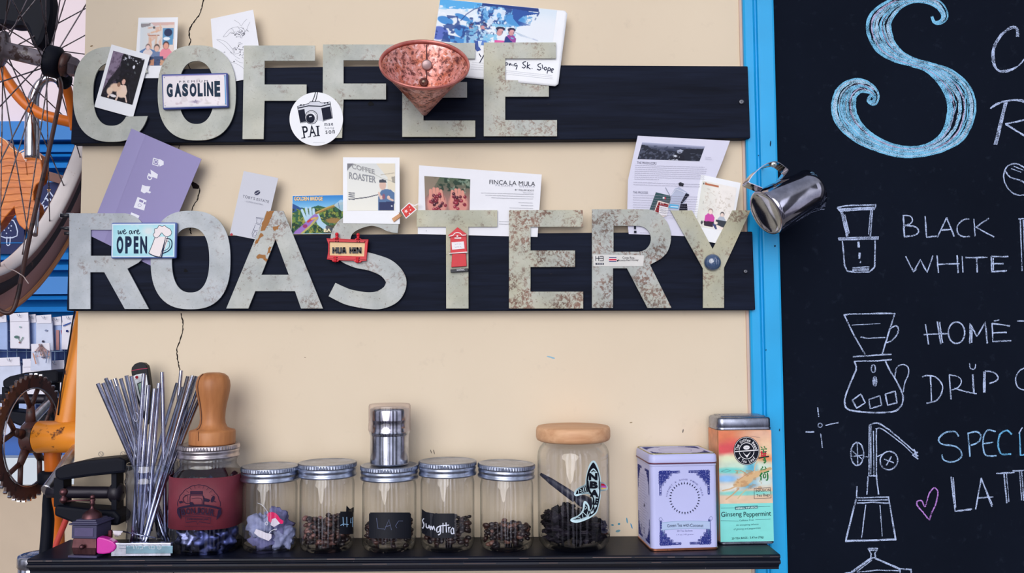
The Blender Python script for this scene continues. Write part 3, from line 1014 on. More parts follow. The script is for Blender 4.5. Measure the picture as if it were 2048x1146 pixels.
screw_head(1491, 543, YF, .0035, lower)
for (x, y, r, bo) in ((742, 208, 7, upper), (372, 541, 5, lower), (352, 556, 2.5, lower)):
    kn = Art(Flat(YF), .0004)
    for q in range(5): kn.ell(x + random.uniform(-.4, .4) * r, y + random.uniform(-.3, .3) * r, r * .6, r * .4, (9, 11, 17), random.uniform(0, 90), 10)
    kn.build('wood_knot', PRINT, bo)

# ================================================================== METAL LETTERS
LY = -.0258                    # front face of the letters
LT = .0022
def letter_metal(rust, warm, seed, cool=0.0):
    t = NT('weathered_sheet_metal')
    v = t.coords((1, 1, 1), 'Object', (seed * 1.7, seed * .9, seed * 2.3))
    a = t.noise(v, 22, 4, .6); b = t.noise(v, 210, 4, .7, .6); g = t.noise(v, 9, 3, .55); h = t.noise(v, 420, 3, .7)
    c = t.mix(t.mask(a, .3, .7), (150 + 3 * cool, 152 + 8 * cool, 136 + 31 * cool), (182 + 3 * cool, 182 + 8 * cool, 166 + 30 * cool))
    c = t.mix(t.math('MULTIPLY', t.mask(g, .40, .72), min(1, .18 + warm)), c, (182, 175, 140))
    c = t.mix(t.math('MULTIPLY', t.mask(h, .58, .72), .34), c, (126, 122, 112))
    c = t.mix(t.math('MULTIPLY', t.mask(b, .645 - rust * .06, .69 - rust * .06), .65), c, (110, 94, 82))
    big = t.noise(v, 26, 3, .6); gate = t.mask(big, .58 - rust * .15, .66 - rust * .14)
    RC = t.mix(t.mask(a, .4, .6), (92, 64, 50), (126, 88, 72))
    r1 = t.math('MULTIPLY', gate, t.mask(b, .50 - rust * .05, .55))
    c = t.mix(t.math('MULTIPLY', r1, min(1, .35 + rust * .6)), c, RC)
    t.bsdf(c, .5, .08, .4, bump=b, bstr=.12, bdist=.0006)
    return t.m
def superell(cx, cy, rx, ry, n=2.5, a0=0, a1=360, k=64):
    out = []
    full = abs(a1 - a0) >= 360
    for i in range(k):
        q = math.radians(a0 + (a1 - a0) * i / (k if full else k - 1))
        c_, s_ = math.cos(q), math.sin(q)
        r = (abs(c_) ** n + abs(s_) ** n) ** (-1 / n)
        out.append((cx + rx * r * c_, cy + ry * r * s_))
    return out
def letterE(x0, xt, xm, xb, y0, yt, m0, m1, b0, y1, sx, x0b=None):
    x0b = x0 if x0b is None else x0b
    return [[(x0, y0), (xt, y0), (xt, yt), (sx, yt), (sx, m0), (xm, m0), (xm, m1), (sx, m1), (sx, b0), (xb, b0), (xb, y1), (x0b, y1)]]
def letterF(x0, xt, xm, y0, yt, m0, m1, y1, sx, sxb, x0b):
    return [[(x0, y0), (xt, y0), (xt, yt), (sx, yt), (sx, m0), (xm, m0), (xm, m1), (sx, m1), (sxb, y1), (x0b, y1)]]
def letterR(x, top, bot, k=0.0):
    # x: stem left
    bowl = [(x + 112, top)] + [(x + 108 + 50 * math.cos(q) , top + 56 + 56 * math.sin(q)) for q in np.linspace(-PI / 2 + .2, .62, 16)] + [(x + 138, top + 99), (x + 116, top + 111)]
    out = [(x, top)] + bowl + [(x + 159, bot), (x + 111, bot), (x + 70, top + 118), (x + 42, top + 118), (x + 42, bot), (x, bot)]
    c = [(x + 43, top + 33), (x + 94, top + 33)] + [(x + 92 + 26 * math.cos(q), top + 59 + 26 * math.sin(q)) for q in np.linspace(-PI / 2 + .15, PI / 2 - .15, 14)] + [(x + 94, top + 85), (x + 43, top + 85)]
    return [out, c]
def letterC():
    o_ = superell(223, 188.5, 77, 95, 2.5, 26, 334, 60)     # clockwise from lower right
    i_ = superell(223, 188.5, 37, 63, 2.4, 326, 42, 44)
    return [o_ + i_]
def stroke_outline(ctr):
    p = np.array(spline(ctr, 8)); tg = np.gradient(p[:, :2], axis=0); tg /= np.linalg.norm(tg, axis=1)[:, None]
    nr = np.stack([-tg[:, 1], tg[:, 0]], 1)
    a = p[:, :2] + nr * p[:, 2:3] / 2; b = p[:, :2] - nr * p[:, 2:3] / 2
    return [[tuple(q) for q in a] + [tuple(q) for q in b[::-1]]]
LETTERS = [
    ('letter_c', 'metal letter C, first of the upper row, with a tilted instant photo in it', letterC(), .05, .1),
    ('letter_o', 'metal letter O of the upper row, behind the white gasoline plaque', [superell(393.5, 185.6, 78.2, 95, 2.5), superell(392.8, 185, 36, 63, 2.3)], .05, .15),
    ('letter_f', 'metal letter F just right of the O in the upper row', letterF(488, 630, 613, 91, 121.5, 169, 201.5, 278, 529, 527, 485), .1, .2),
    ('letter_f', 'metal letter F just left of the copper cone', letterF(646, 788, 772, 89, 120.5, 167, 198.8, 275.5, 687, 684, 645), .08, .25),
    ('letter_e', 'metal letter E partly hidden behind the copper cone', letterE(804.5, 950, 934, 950.5, 86, 117, 164, 195, 241, 273.6, 847), .35, .5),
    ('letter_e', 'metal letter E over the blue ski postcard, last of the upper row', letterE(967.6, 1111.8, 1097.7, 1114, 85, 116.7, 160.5, 193.3, 240.2, 272.3, 1010.5), .45, .45),
    ('letter_r', 'metal letter R, first of the lower row, beside the open plaque', letterR(138.5, 426.5, 618), .12, .05),
    ('letter_o', 'metal letter O of the lower row, right of the open plaque', [superell(381, 520, 79.7, 98.5, 2.5), superell(381, 520, 37.5, 65, 2.4)], .12, .05),
    ('letter_a', 'metal letter A with brown peeled paint on its left leg', [[(533.5, 421.7), (566.7, 421.7), (645.8, 617), (602, 617), (590, 582.3), (510.5, 582.3), (496.4, 617), (452.5, 617)], [(551, 478.4), (577.5, 549.6), (522.8, 549.6)]], .45, .1),
    ('letter_s', 'metal letter S behind the red framed plaque', stroke_outline([(797, 449, 34), (782, 447, 34), (766, 440, 33), (742, 435, 33), (712, 442, 35), (690, 456, 38), (681, 478, 40), (688, 502, 39), (712, 517, 36), (745, 525, 35), (775, 538, 38), (792, 561, 41), (785, 585, 41), (762, 599, 37), (735, 601, 33), (700, 595, 32), (680, 587, 31), (664, 579, 30)]), .38, .15),
    ('letter_t', 'metal letter T with the small red postbox on its stem', [[(833.5, 420.3), (994.5, 420.3), (994.5, 453.5), (936.6, 453.5), (937, 617), (892.5, 617), (892, 453.5), (833.5, 453.5)]], .40, .55),
    ('letter_e', 'metal letter E of the lower row, heavily rusted', letterE(1018, 1165.7, 1150, 1166.3, 420.2, 453.5, 501, 534, 583.3, 617, 1061), .95, .5),
    ('letter_r', 'rusty metal letter R with the paper bean label stuck on it', letterR(1184, 418.5, 615.8), .75, .3),
    ('letter_y', 'metal letter Y, last of the lower row, with a round magnet', [[(1341, 420.8), (1384, 420.8), (1425.3, 498), (1465, 420.8), (1501, 420.8), (1448, 535.5), (1448, 615.8), (1406, 615.8), (1406, 537)]], .6, .8),
]
LETTER = []
for i, (nm, lab, loops, ru, wa) in enumerate(LETTERS):
    o = solid2d(nm, loops, LY, LT, letter_metal(ru, wa, i + 1, 1.0 if i in (6, 7) else .7 if i in (8, 9) else .45 if i < 6 else {10: .15, 11: .35, 12: .55, 13: .2}[i]))
    tag(o, lab, 'letter', 'metal letters of the sign')
    LETTER.append(o)
    # two short spacers carry the letter off the board
    anchors = {'letter_c': (172, 200), 'letter_o': (335 if i < 3 else 322, 200), 'letter_f': (505, 200), 'letter_a': (500, 560)}
for o, spots in zip(LETTER, [((168, 200), (225, 268)), ((336, 205), (393, 265)), ((507, 180), (507, 255)), ((666, 180), (666, 250)), ((826, 215), (900, 257)), ((989, 180), (989, 255)), ((158, 520), (158, 600)), ((322, 540), (381, 602)), ((480, 600), (622, 600)), ((792, 561), (735, 601)), ((914, 500), (914, 600)), ((1040, 520), (1040, 600)), ((1206, 560), (1206, 600)), ((1427, 550), (1427, 600))]):
    for (x, y) in spots:
        a = PV(x, y, LY + LT)
        MB().tube([a, Vector((a.x, YF + .0002, a.z))], .004, 10).build('spacer', DSTEEL, o)
# brown bare patches on the A
pa = Art(Flat(LY), .0002)
for pts in ([(534, 422), (548, 422), (545, 428), (541, 436), (536, 450), (528, 462), (522, 462), (524, 446)], [(545, 455), (558, 450), (557, 456), (551, 461), (546, 460)], [(511, 490), (519, 480), (517, 476), (511, 486), (506, 494)], [(515, 508), (524, 509), (530, 511), (536, 518), (532, 523), (526, 518), (513, 517)], [(536, 495), (543, 494), (540, 502), (535, 510)], [(522, 466), (528, 470), (520, 476), (515, 487), (510, 486)]):
    q = []
    for i in range(len(pts)):
        a, b = np.array(pts[i]), np.array(pts[(i + 1) % len(pts)])
        for k in range(4): q.append(tuple(a + (b - a) * k / 4 + RNG.normal(0, .8, 2)))
    pa.poly(q, (158, 110, 66))
pa.build('bare_patches', PRINT, LETTER[8])

# ================================================================== PAPERS AND MAGNETS
def card(name, label, cat, pts, flat, m=CARDW, th=.0004, group=None):
    o = slab_px(name, pts, flat, th, m)
    return tag(o, label, cat, group)
def quad_of(pts, u0, v0, u1, v1):
    q = [np.array(p, float) for p in pts]
    def at(u, v): return tuple((q[0] * (1 - u) + q[1] * u) * (1 - v) + (q[3] * (1 - u) + q[2] * u) * v)
    return [at(u0, v0), at(u1, v0), at(u1, v1), at(u0, v1)]
FL = lambda y: Flat(y)
IG = 'instant photographs on the sign'

# --- instant photo: girl with dogs
q = [(223, 88.8), (300.3, 110.4), (266, 235), (188.4, 213.6)]
f = Flat((223, 88, -.0272), (300, 110, -.0272), (188, 214, -.0232))
o = card('instant_photo', 'tilted dark instant photo of a person holding pale dogs, set in the letter C', 'photo', q, f, group=IG)
c = Canvas(64, 92, (22, 20, 30)); c.mottle(14, .9, 3)
c.poly([(0, 0), (32, 0), (30, 28), (24, 40), (10, 62), (0, 92)], (134, 118, 140)); c.speck(14, .56, (95, 80, 100), 5, .7, (0, 0, 34, 90))
c.poly([(30, 30), (40, 40), (30, 60), (14, 85), (0, 95), (0, 88), (12, 60), (24, 42)], (36, 32, 42))
c.speck(10, .60, (70, 60, 75), 6, .5, (0, 40, 40, 100)); c.speck(16, .60, (215, 215, 225), 7, .9, (34, 0, 100, 14)); c.ell(74, 22, 3, 4, (225, 225, 235)); c.speck(10, .7, (120, 130, 130), 8, .6, (50, 14, 90, 40))
c.ell(56, 55, 8, 8, (30, 20, 22)); c.ell(56, 58, 5.5, 6, (226, 178, 160)); c.poly([(44, 66), (66, 64), (74, 76), (72, 90), (48, 90), (40, 76)], (236, 208, 190))
c.ell(36, 74, 17, 9, (230, 196, 170), .3, -12); c.ell(22, 84, 9, 8, (234, 205, 180), .3); c.ell(58, 84, 15, 8, (236, 208, 185), .3); c.line([(50, 86), (48, 99)], 5, (232, 205, 188)); c.line([(72, 86), (80, 97)], 4, (232, 205, 190)); c.line([(26, 86), (22, 97)], 5, (230, 200, 180)); c.ell(36, 92, 10, 3, (238, 232, 232)); c.ell(44, 66, 5, 5, (150, 110, 90)); c.line([(72, 60), (92, 96)], 1, (60, 60, 70))
picture('picture', quad_of(q, .085, .085, .90, .815), f, c, o, GLOSSP)

# --- instant photo: family
q = [(276.9, 35.4), (356.1, 34.4), (351.3, 156), (268.7, 156.5)]
f = Flat(-.0222)
o = card('instant_photo', 'bright instant photo of a seated group, one in pink, behind the tilted dark photo', 'photo', q, f, group=IG)
c = Canvas(76, 92, (228, 216, 208)); c.mottle(6, .2, 1); c.grad((214, 222, 226), (232, 212, 200), 0, 100, True)
c.poly([(0, 3), (30, 2), (28, 8), (2, 12)], (120, 110, 112), .7); c.poly([(30, 1), (100, 0), (100, 6), (40, 8)], (210, 150, 140), .5); c.poly([(66, 14), (98, 14), (97, 52), (66, 52)], (96, 150, 190)); c.ell(82, 24, 12, 9, (40, 52, 88)); c.ell(78, 38, 10, 4, (235, 240, 245)); c.line([(32, 24), (60, 18), (58, 6)], 5, (224, 190, 165)); c.line([(25, 30), (55, 30)], 3, (170, 110, 90)); c.ell(40, 12, 4, 3, (90, 90, 95)); c.line([(30, 38), (34, 60)], 5, (222, 185, 160)); c.line([(48, 32), (46, 56)], 6, (222, 190, 168)); c.speck(9, .6, (225, 170, 140), 4, .6, (20, 10, 64, 60))
c.poly([(0, 66), (20, 58), (48, 66), (46, 84), (20, 80), (0, 76)], (92, 128, 176)); c.person(24, 50, 34, (238, 205, 195), (120, 100, 95), (228, 214, 210), 14); c.person(50, 48, 54, (228, 185, 165), (90, 75, 72), (112, 132, 168), 17); c.person(77, 44, 46, (226, 160, 140), (80, 50, 46), (232, 142, 156), 18)
c.poly([(22, 80), (70, 78), (72, 100), (20, 100)], (70, 88, 124)); c.poly([(30, 88), (44, 84), (44, 100), (30, 100)], (196, 140, 110)); c.poly([(62, 86), (76, 86), (74, 100), (60, 100)], (206, 160, 130)); c.speck(12, .62, (60, 62, 80), 9, .5, (20, 80, 80, 100))
picture('picture', [(281.7, 45), (349.2, 44), (346.5, 131), (278, 131.5)], f, c, o, GLOSSP)

# --- sketched map paper
q = [(421.4, 37.7), (506.2, 19.4), (527, 152), (431, 170)]
f = Flat(-.0221)
o = card('sketch_paper', 'white paper with a fine ink sketch, between the upper O and first F', 'drawing', q, f, PAPER)
a = Art(f); K = (140, 140, 150)
def pl(pts, w=.5): a.line(spline(pts, 4), w, K)
for pts in ([(446, 74), (452, 66), (460, 58), (472, 54), (484, 56), (492, 62), (496, 52), (500, 44)], [(468, 40), (478, 46), (482, 52), (488, 44), (494, 38)], [(433, 79), (442, 80), (452, 84), (460, 92), (466, 100), (468, 108), (478, 106)], [(434, 80), (446, 88), (458, 100), (470, 112), (480, 118)], [(466, 100), (474, 96), (480, 100), (486, 98)], [(446, 74), (454, 72), (462, 64), (470, 68), (476, 62), (482, 68), (490, 66)], [(462, 124), (474, 128), (486, 136), (490, 144)], [(470, 118), (478, 124), (486, 126)]):
    pl(pts)
for i in range(46):
    x = random.gauss(478, 9); y = random.choice((random.gauss(64, 6), random.gauss(101, 6)))
    pl([(x, y), (x + random.uniform(-4, 4), y + random.uniform(-3, 3)), (x + random.uniform(-5, 5), y + random.uniform(-4, 4))], .55)
for x, y in ((470, 70), (478, 69), (484, 62), (477, 92), (472, 99), (468, 123), (480, 104), (488, 68)): a.ell(x, y, 1.2, 1.2, (40, 40, 50), 0, 8)
a.build('ink_sketch', PRINT, o)

# --- ski slope postcard (woven round the last E)
def ss(x, a, b):
    t_ = np.clip((x - a) / (b - a), 0, 1); return t_ * t_ * (3 - 2 * t_)
f = Warp(lambda px, py: -.0218 - .0052 * ss(px, 1006, 1050) * ss(py, 120, 158))
q = [(880, -2.5), (1135.5, 22), (1116, 173), (858, 148)]
def sheet(name, label, cat, q, f, m, nu=34, nv=22, th=.0004, rc=0):
    u, v = np.meshgrid(np.linspace(0, 1, nu), np.linspace(0, 1, nv))
    qq = [np.array(k, float) for k in q]
    B = ((qq[0][None, None] * (1 - u[..., None]) + qq[1] * u[..., None]) * (1 - v[..., None]) + (qq[3] * (1 - u[..., None]) + qq[2] * u[..., None]) * v[..., None])
    if rc:   # round the corners
        cc = (qq[0] + qq[2]) / 2
        for (cu, cv) in ((0, 0), (nu - 1, 0), (0, nv - 1), (nu - 1, nv - 1)):
            B[cv, cu] += (cc - B[cv, cu]) / np.linalg.norm(cc - B[cv, cu]) * rc
    Wf = f.P(B[..., 0], B[..., 1]); Wb = Wf + np.array([0, th, 0])
    V = np.concatenate([Wf.reshape(-1, 3), Wb.reshape(-1, 3)]); n = nu * nv
    i = np.arange(n).reshape(nv, nu)
    Q = np.stack([i[:-1, :-1], i[1:, :-1], i[1:, 1:], i[:-1, 1:]], -1).reshape(-1, 4)
    fs = Q.tolist() + (Q[:, ::-1] + n).tolist()
    edge = list(i[0, :]) + list(i[1:, -1]) + list(i[-1, -2::-1]) + list(i[-2:0:-1, 0])
    for k in range(len(edge)):
        a_, b_2 = int(edge[k]), int(edge[(k + 1) % len(edge)])
        fs.append([a_, b_2, b_2 + n, a_ + n])
    mb = MB(); mb.add(V.tolist(), fs, 0, True)
    return tag(mb.build(name, m), label, cat)
o = sheet('postcard', 'snowy ski slope postcard in blue and white with handwriting, behind the copper cone', 'postcard', q, f, CARDW, 46, 30, rc=4)
c = Canvas(230, 88, (226, 234, 240)); c.grad((214, 226, 236), (228, 234, 240), 5, 40)
BL = (70, 140, 205); NV = (34, 62, 130)
c.poly([(0, 0), (38, 0), (32, 14), (20, 19), (0, 22)], (86, 170, 226)); c.speck(10, .55, (150, 205, 236), 2, .8, (0, 0, 40, 24)); c.speck(22, .55, (236, 240, 246), 3, .9, (0, 14, 36, 34))
for e_ in ((7, 49, 7, 9, 14), (3, 80, 8, 16, 0), (21, 38, 7, 6, 20), (24, 72, 9, 14, 20), (17, 92, 10, 8, 8), (32, 90, 8, 8, 0), (31, 48, 5, 6, 0)): c.ell(*e_[:4], BL if e_[0] != 3 else (88, 110, 190), .15, e_[4])
c.speck(20, .56, NV, 4, .8, (0, 36, 34, 100))
c.poly([(36, 8), (52, 4), (62, 10), (74, 14), (76, 30), (70, 48), (58, 52), (46, 46), (34, 40), (33, 24)], (120, 178, 224)); c.speck(26, .50, NV, 5, .85, (32, 4, 66, 52)); c.speck(40, .55, (70, 140, 200), 15, .8, (34, 4, 80, 46)); c.speck(30, .56, (225, 235, 245), 6, .9, (30, 8, 70, 60))
c.ell(66, 34, 9, 13, (78, 150, 210), .2, 8); c.poly([(36, 0), (84, 0), (85, 8), (70, 10), (50, 5), (36, 7)], NV); c.poly([(62, 6), (86, 12), (72, 22), (68, 34), (80, 42), (70, 46), (64, 30)], (44, 84, 160)); c.line([(85, 10), (84, 18)], 1.2, NV); c.line([(83, 24), (82.6, 28)], .9, NV)
c.line([(20, 46), (24, 30), (30, 16), (38, 8)], .7, NV)
for i, (x, t_, h_, s_, p_) in enumerate(((30, 48, 50, (150, 190, 222), 5), (40, 42, 62, (176, 206, 228), 5.5), (54, 52, 60, (226, 232, 240), 5.5), (64, 54, 44, (150, 70, 150), 5))):
    c.person(x, t_, h_, (208, 150, 150), (46, 40, 80), s_, p_)
c.speck(34, .52, NV, 8, .75, (25, 48, 50, 100)); c.speck(30, .60, (120, 190, 225), 9, .8, (25, 46, 68, 100)); c.ell(54.5, 57, 4, 5, (40, 36, 70)); c.ell(54.8, 60, 2.2, 3.2, (214, 160, 160)); c.ell(64, 57, 3.4, 5, (44, 38, 76)); c.ell(64.4, 60, 2, 3, (214, 156, 160))
c.poly([(51, 85), (60, 85), (62, 100), (51, 100)], (220, 90, 160)); c.poly([(60, 72), (72, 100), (58, 100)], NV); c.poly([(66, 60), (84, 74), (86, 77), (72, 70)], (180, 196, 214)); c.line([(83, 74), (87, 77)], 1, NV); c.poly([(36, 88), (44, 88), (46, 100), (35, 100)], (90, 130, 200))
c.ell(90, 60, 14, 30, (228, 232, 238), 1.2)
picture('picture', [(880.5, -2), (1114, 20.5), (1103, 103), (868, 82)], f, c, o, GLOSSP)
a = Art(f, .0004)
a.poly([(949, 82), (956, 82), (958, 92), (962, 100), (954, 103), (950, 97)], (70, 92, 160)); a.poly([(956, 82), (964, 82), (960, 96), (957, 93)], (210, 225, 240))
I = (44, 48, 72)
def ink(pts, w=1.7): a.line(spline(pts, 4), w, I, jit=.15)
ink([(958, 107), (962, 114)]); ink([(969, 108), (964, 117), (959, 126)])
for pts in ([(1014, 125), (1010, 127), (1011, 130), (1015, 129), (1014, 125)], [(1018, 126), (1019, 131), (1021, 127), (1023, 131)], [(1026, 128), (1026, 132)], [(1033, 127), (1029, 128), (1030, 132), (1034, 130), (1034, 133), (1032, 139)],
            [(1052, 123), (1046, 125), (1047, 129), (1051, 132), (1048, 136), (1044, 134)], [(1055, 124), (1054, 137)], [(1060, 129), (1055, 133), (1061, 138)], [(1064, 136), (1064, 137.5)], [(1082, 127), (1076, 129), (1077, 133), (1082, 136), (1079, 140), (1074, 138)], [(1084, 129), (1086, 138)], [(1091, 134), (1088, 137), (1091, 140), (1094, 137), (1091, 134)], [(1097, 135), (1094, 147)], [(1097, 135), (1101, 137), (1099, 141), (1096, 141)], [(1103, 141), (1107, 139), (1105, 137), (1102, 140), (1103, 144), (1106, 144)]): ink(pts)
for k in range(3): a.scribble(1012, 141 + k * 3.4, 1105, 151 + k * 3.4, 1.1, (190, 192, 200), .45); 
for k in range(4): a.scribble(944 - k, 124 + k * 4.5, 966, 126 + k * 4.5, 1.1, (196, 198, 204), .45)
a.build('handwriting', PRINT, o)

# --- thick tin magnet plaques
def plaque(name, label, q, y, th, side, face_c):
    o = slab_px(name, q, Flat(y), th, side, bevel=.0022)
    return tag(o, label, 'magnet')
q = [(322, 151.5), (453, 146), (455, 215), (325, 219.5)]
fy = LY - .0065
PURP = painted((96, 92, 158), (40, 34, 70), .8, .35)
o = plaque('tin_plaque', 'white gasoline plaque with dark lettering, stuck on the upper O', [(322, 148), (455, 145), (457, 214.5), (325, 219)], fy, .0062, painted((70, 84, 150), (30, 26, 60), .8, .35), None)
f = Flat(fy)
c = Canvas(110, 60, (233, 226, 229)); c.mottle(4, .05, 2); c.speck(8, .66, (205, 195, 198), 3, .5); c.speck(14, .68, (190, 170, 178), 5, .5, (0, 80, 100, 100)); c.poly([(97.6, 6), (100, 0), (100, 100), (97.6, 94)], (80, 150, 205)); c.poly([(0, 0), (100, 0), (97, 3), (2, 3)], (166, 150, 190)); c.poly([(0, 100), (100, 100), (98, 98), (1, 98)], (180, 190, 205))
c.ell(50, 84, 8, 4, (196, 182, 198), .9); c.line([(47, 84), (54, 82), (49, 88), (51, 78), (53, 88), (47, 84)], .8, (150, 140, 165)); c.ell(70, 90, 5, 3, (214, 205, 205), .9)
picture('plate', [(325.5, 151.5), (451.5, 148), (453.5, 211.5), (327.5, 215.5)], f, c, o, PRINT)
a = Art(f, .0005)
dk = (34, 52, 72)
a.text('PREMIUM', 358, 161.6, 57, 4, (70, 72, 90), -1.5, 0, spacing=1.6)
gl = [('G', 333, 167, 12, 27.5), ('A', 348.5, 166.5, 14, 27.5), ('S', 364, 167, 12, 26), ('O', 379, 166.5, 13.5, 27), ('L', 395, 166.5, 10, 26.5), ('I', 407.5, 165, 3.6, 27.5), ('N', 413.5, 163.5, 12.5, 29), ('E', 428.5, 162, 11.5, 31.5)]
for i, (ch_, x, y, w, h) in enumerate(gl): a.text(ch_, x, y, w, h, dk, -1.2, .06)
for x, y in ((328.5, 155), (448.5, 151.5), (330, 211.5), (450.5, 208)): a.ell(x, y, 1.1, 1.1, (130, 130, 150), 0, 8)
a.build('lettering', PRINT, o)

q = [(221, 447.5), (352, 445.5), (350, 516), (221, 516.5)]
o = plaque('tin_plaque', 'pale blue open plaque with a beer mug, between the lower R and O', [(222, 445), (353.5, 444.5), (352, 516.5), (221, 517)], fy, .0062, painted((92, 112, 176), (40, 40, 80), .8, .35), None)
f = Flat(fy)
c = Canvas(120, 66, (156, 214, 226)); c.ell(55, 45, 50, 45, (186, 228, 234), .9); c.mottle(5, .06, 7); c.speck(9, .64, (206, 232, 236), 8, .5); c.ell(58, 22, 4.5, 7, (240, 218, 216), .5); c.ell(58, 22, 8, 12, (214, 226, 228), 1.4)
for (p0, p1) in (((0, 0), (100, 4)), ((0, 96), (100, 100)), ((0, 0), (1.8, 100)), ((98, 0), (100, 100))): c.poly([(p0[0], p0[1]), (p1[0], p0[1]), (p1[0], p1[1]), (p0[0], p1[1])], (210, 226, 236))
picture('plate', [(223.8, 447.8), (350.3, 447), (348.8, 514), (223, 514.5)], f, c, o, PRINT)
a = Art(f, .0005); dk = (28, 44, 72)
def b5(x, y): return (120 + x / 5.208, 410 + y / 5.208)
we = [[(605, 262), (608, 300), (620, 296), (628, 270), (632, 300), (645, 290), (650, 264)], [(660, 285), (680, 268), (672, 258), (660, 275), (664, 298), (680, 300), (694, 284)], [(745, 270), (728, 268), (722, 290), (732, 302), (745, 285), (748, 268), (750, 296), (760, 296)], [(768, 268), (774, 300), (776, 278), (788, 262), (795, 270)], [(800, 286), (820, 270), (812, 258), (800, 278), (806, 300), (824, 300), (836, 286)]]
for p in we: a.line(spline([b5(*k) for k in p], 5), 1.5, dk, jit=.2)
for ch_, x, w in (('O', 233.2, 13.3), ('P', 250.4, 13), ('E', 267.4, 9.5), ('N', 280.4, 13.8)): a.text(ch_, x, 472.5, w, 34.5, dk, 0, .05)
MUG = (236, 226, 226)
a.poly([b5(*k) for k in ((985, 330), (1100, 330), (1135, 345), (1060, 545), (1000, 535), (925, 500), (960, 420))], MUG)
foam = [(985, 335), (970, 310), (985, 285), (985, 250), (1015, 240), (1030, 215), (1065, 222), (1090, 215), (1115, 235), (1145, 250), (1162, 285), (1150, 315), (1115, 328), (1085, 318), (1060, 290), (1040, 315), (1020, 335), (1000, 342)]
fm = spline([b5(*k) for k in foam], 4, True)
a.poly(fm, MUG); a.line(fm, 1.0, dk, True)
for p in ([(988, 340), (960, 415), (925, 500)], [(922, 500), (985, 530), (1062, 545)], [(928, 508), (990, 536), (1060, 548)], [(1100, 335), (1075, 430), (1040, 540)], [(1122, 335), (1085, 445), (1060, 545)]): a.line(spline([b5(*k) for k in p], 4), 1.2, dk)
a.line(spline([b5(*k) for k in ((1105, 350), (1145, 355), (1165, 385), (1160, 440), (1125, 480), (1070, 505))], 5), 2.0, dk); a.line(spline([b5(*k) for k in ((1105, 375), (1132, 378), (1143, 400), (1135, 440), (1110, 465), (1080, 478))], 5), 1.0, dk); a.line([b5(1095, 360), b5(1055, 540)], 1.8, dk)
a.build('lettering', PRINT, o)

# --- round camera sticker
f = Flat(LY - .0012)
cx, cy = 632.5, 238
o = slab_px('round_tag', [(cx + 53.5 * math.cos(t_), cy + 53.5 * math.sin(t_)) for t_ in np.linspace(0, 2 * PI, 64, endpoint=False)], f, .0008, CARDW)
tag(o, 'round white tag printed with a black camera, hanging over the two F letters', 'tag')
a = Art(f); K = (24, 28, 46)
def r2(x, y): return (500 + x / 3.582, y / 3.582)
def R2(*p): return [r2(*k) for k in p]
a.line(R2((470, 660), (458, 700), (445, 730)), 1.6, K); a.line(R2((484, 660), (476, 700), (468, 728)), 1.6, K)
a.poly(R2((340, 762), (420, 742), (425, 735), (490, 728), (515, 738), (572, 730), (590, 848), (520, 868), (480, 862), (470, 885), (420, 890), (400, 872), (362, 880)), (214, 216, 224))
a.poly(R2((344, 790), (390, 780), (402, 870), (364, 878)), K); a.poly(R2((510, 775), (574, 762), (588, 846), (524, 862)), K); a.line(R2((340, 762), (420, 742), (430, 730), (492, 726), (515, 738), (574, 729), (592, 846), (520, 868)), 1.2, K); a.line(R2((342, 775), (420, 758), (510, 762), (576, 745)), 2.2, K); a.line(R2((340, 762), (362, 882), (405, 874)), 1.2, K)
for x in (365, 385, 535, 556): a.ell(*r2(x, 752 if x < 400 else 738), 2.2, 1.4, K, 0, 8)
a.ell(*r2(440, 840), 12.8, 13.5, (230, 231, 236), 0, 30); a.ring(*r2(440, 840), 12.6, 13.3, 1.3, K); a.ring(*r2(440, 840), 10.2, 10.8, .7, K); a.ell(*r2(433, 848), 8.8, 9.4, K, 0, 30); a.ell(*r2(428, 836), 1.4, 1.2, (225, 225, 232), 0, 8); a.ell(*r2(437, 834), 1.4, 1.2, (225, 225, 232), 0, 8)
a.text('P', 604, 253, 10.5, 23, K, -9, .01); a.text('A', 616.5, 251.8, 13.5, 22, K, -7, .01); a.text('I', 633.5, 252.5, 3.2, 19.5, K, -4, .01); a.line([(603, 254), (608, 253)], 1.4, K); a.line([(602.5, 276.4), (611, 275)], 1.6, K); a.line([(615.5, 274), (621, 273.2)], 1.6, K); a.line([(626.5, 272.5), (632.5, 271.8)], 1.6, K); a.line([(631.5, 252.8), (639, 252.2)], 1.6, K); a.line([(631.5, 271.8), (640, 271)], 1.6, K)
a.text('mae', 648.5, 246.5, 17.5, 5.5, (70, 72, 90), -3, .01, spacing=1.3); a.text('hong', 650, 254, 18, 6, (140, 142, 155), -3, 0, spacing=1.3); a.text('son', 651, 261, 18.5, 7, (40, 44, 62), -3, .01, spacing=1.3)
a.line([(626, 285.5), (650, 284.6)], .4, (170, 170, 180))
a.build('print', PRINT, o)

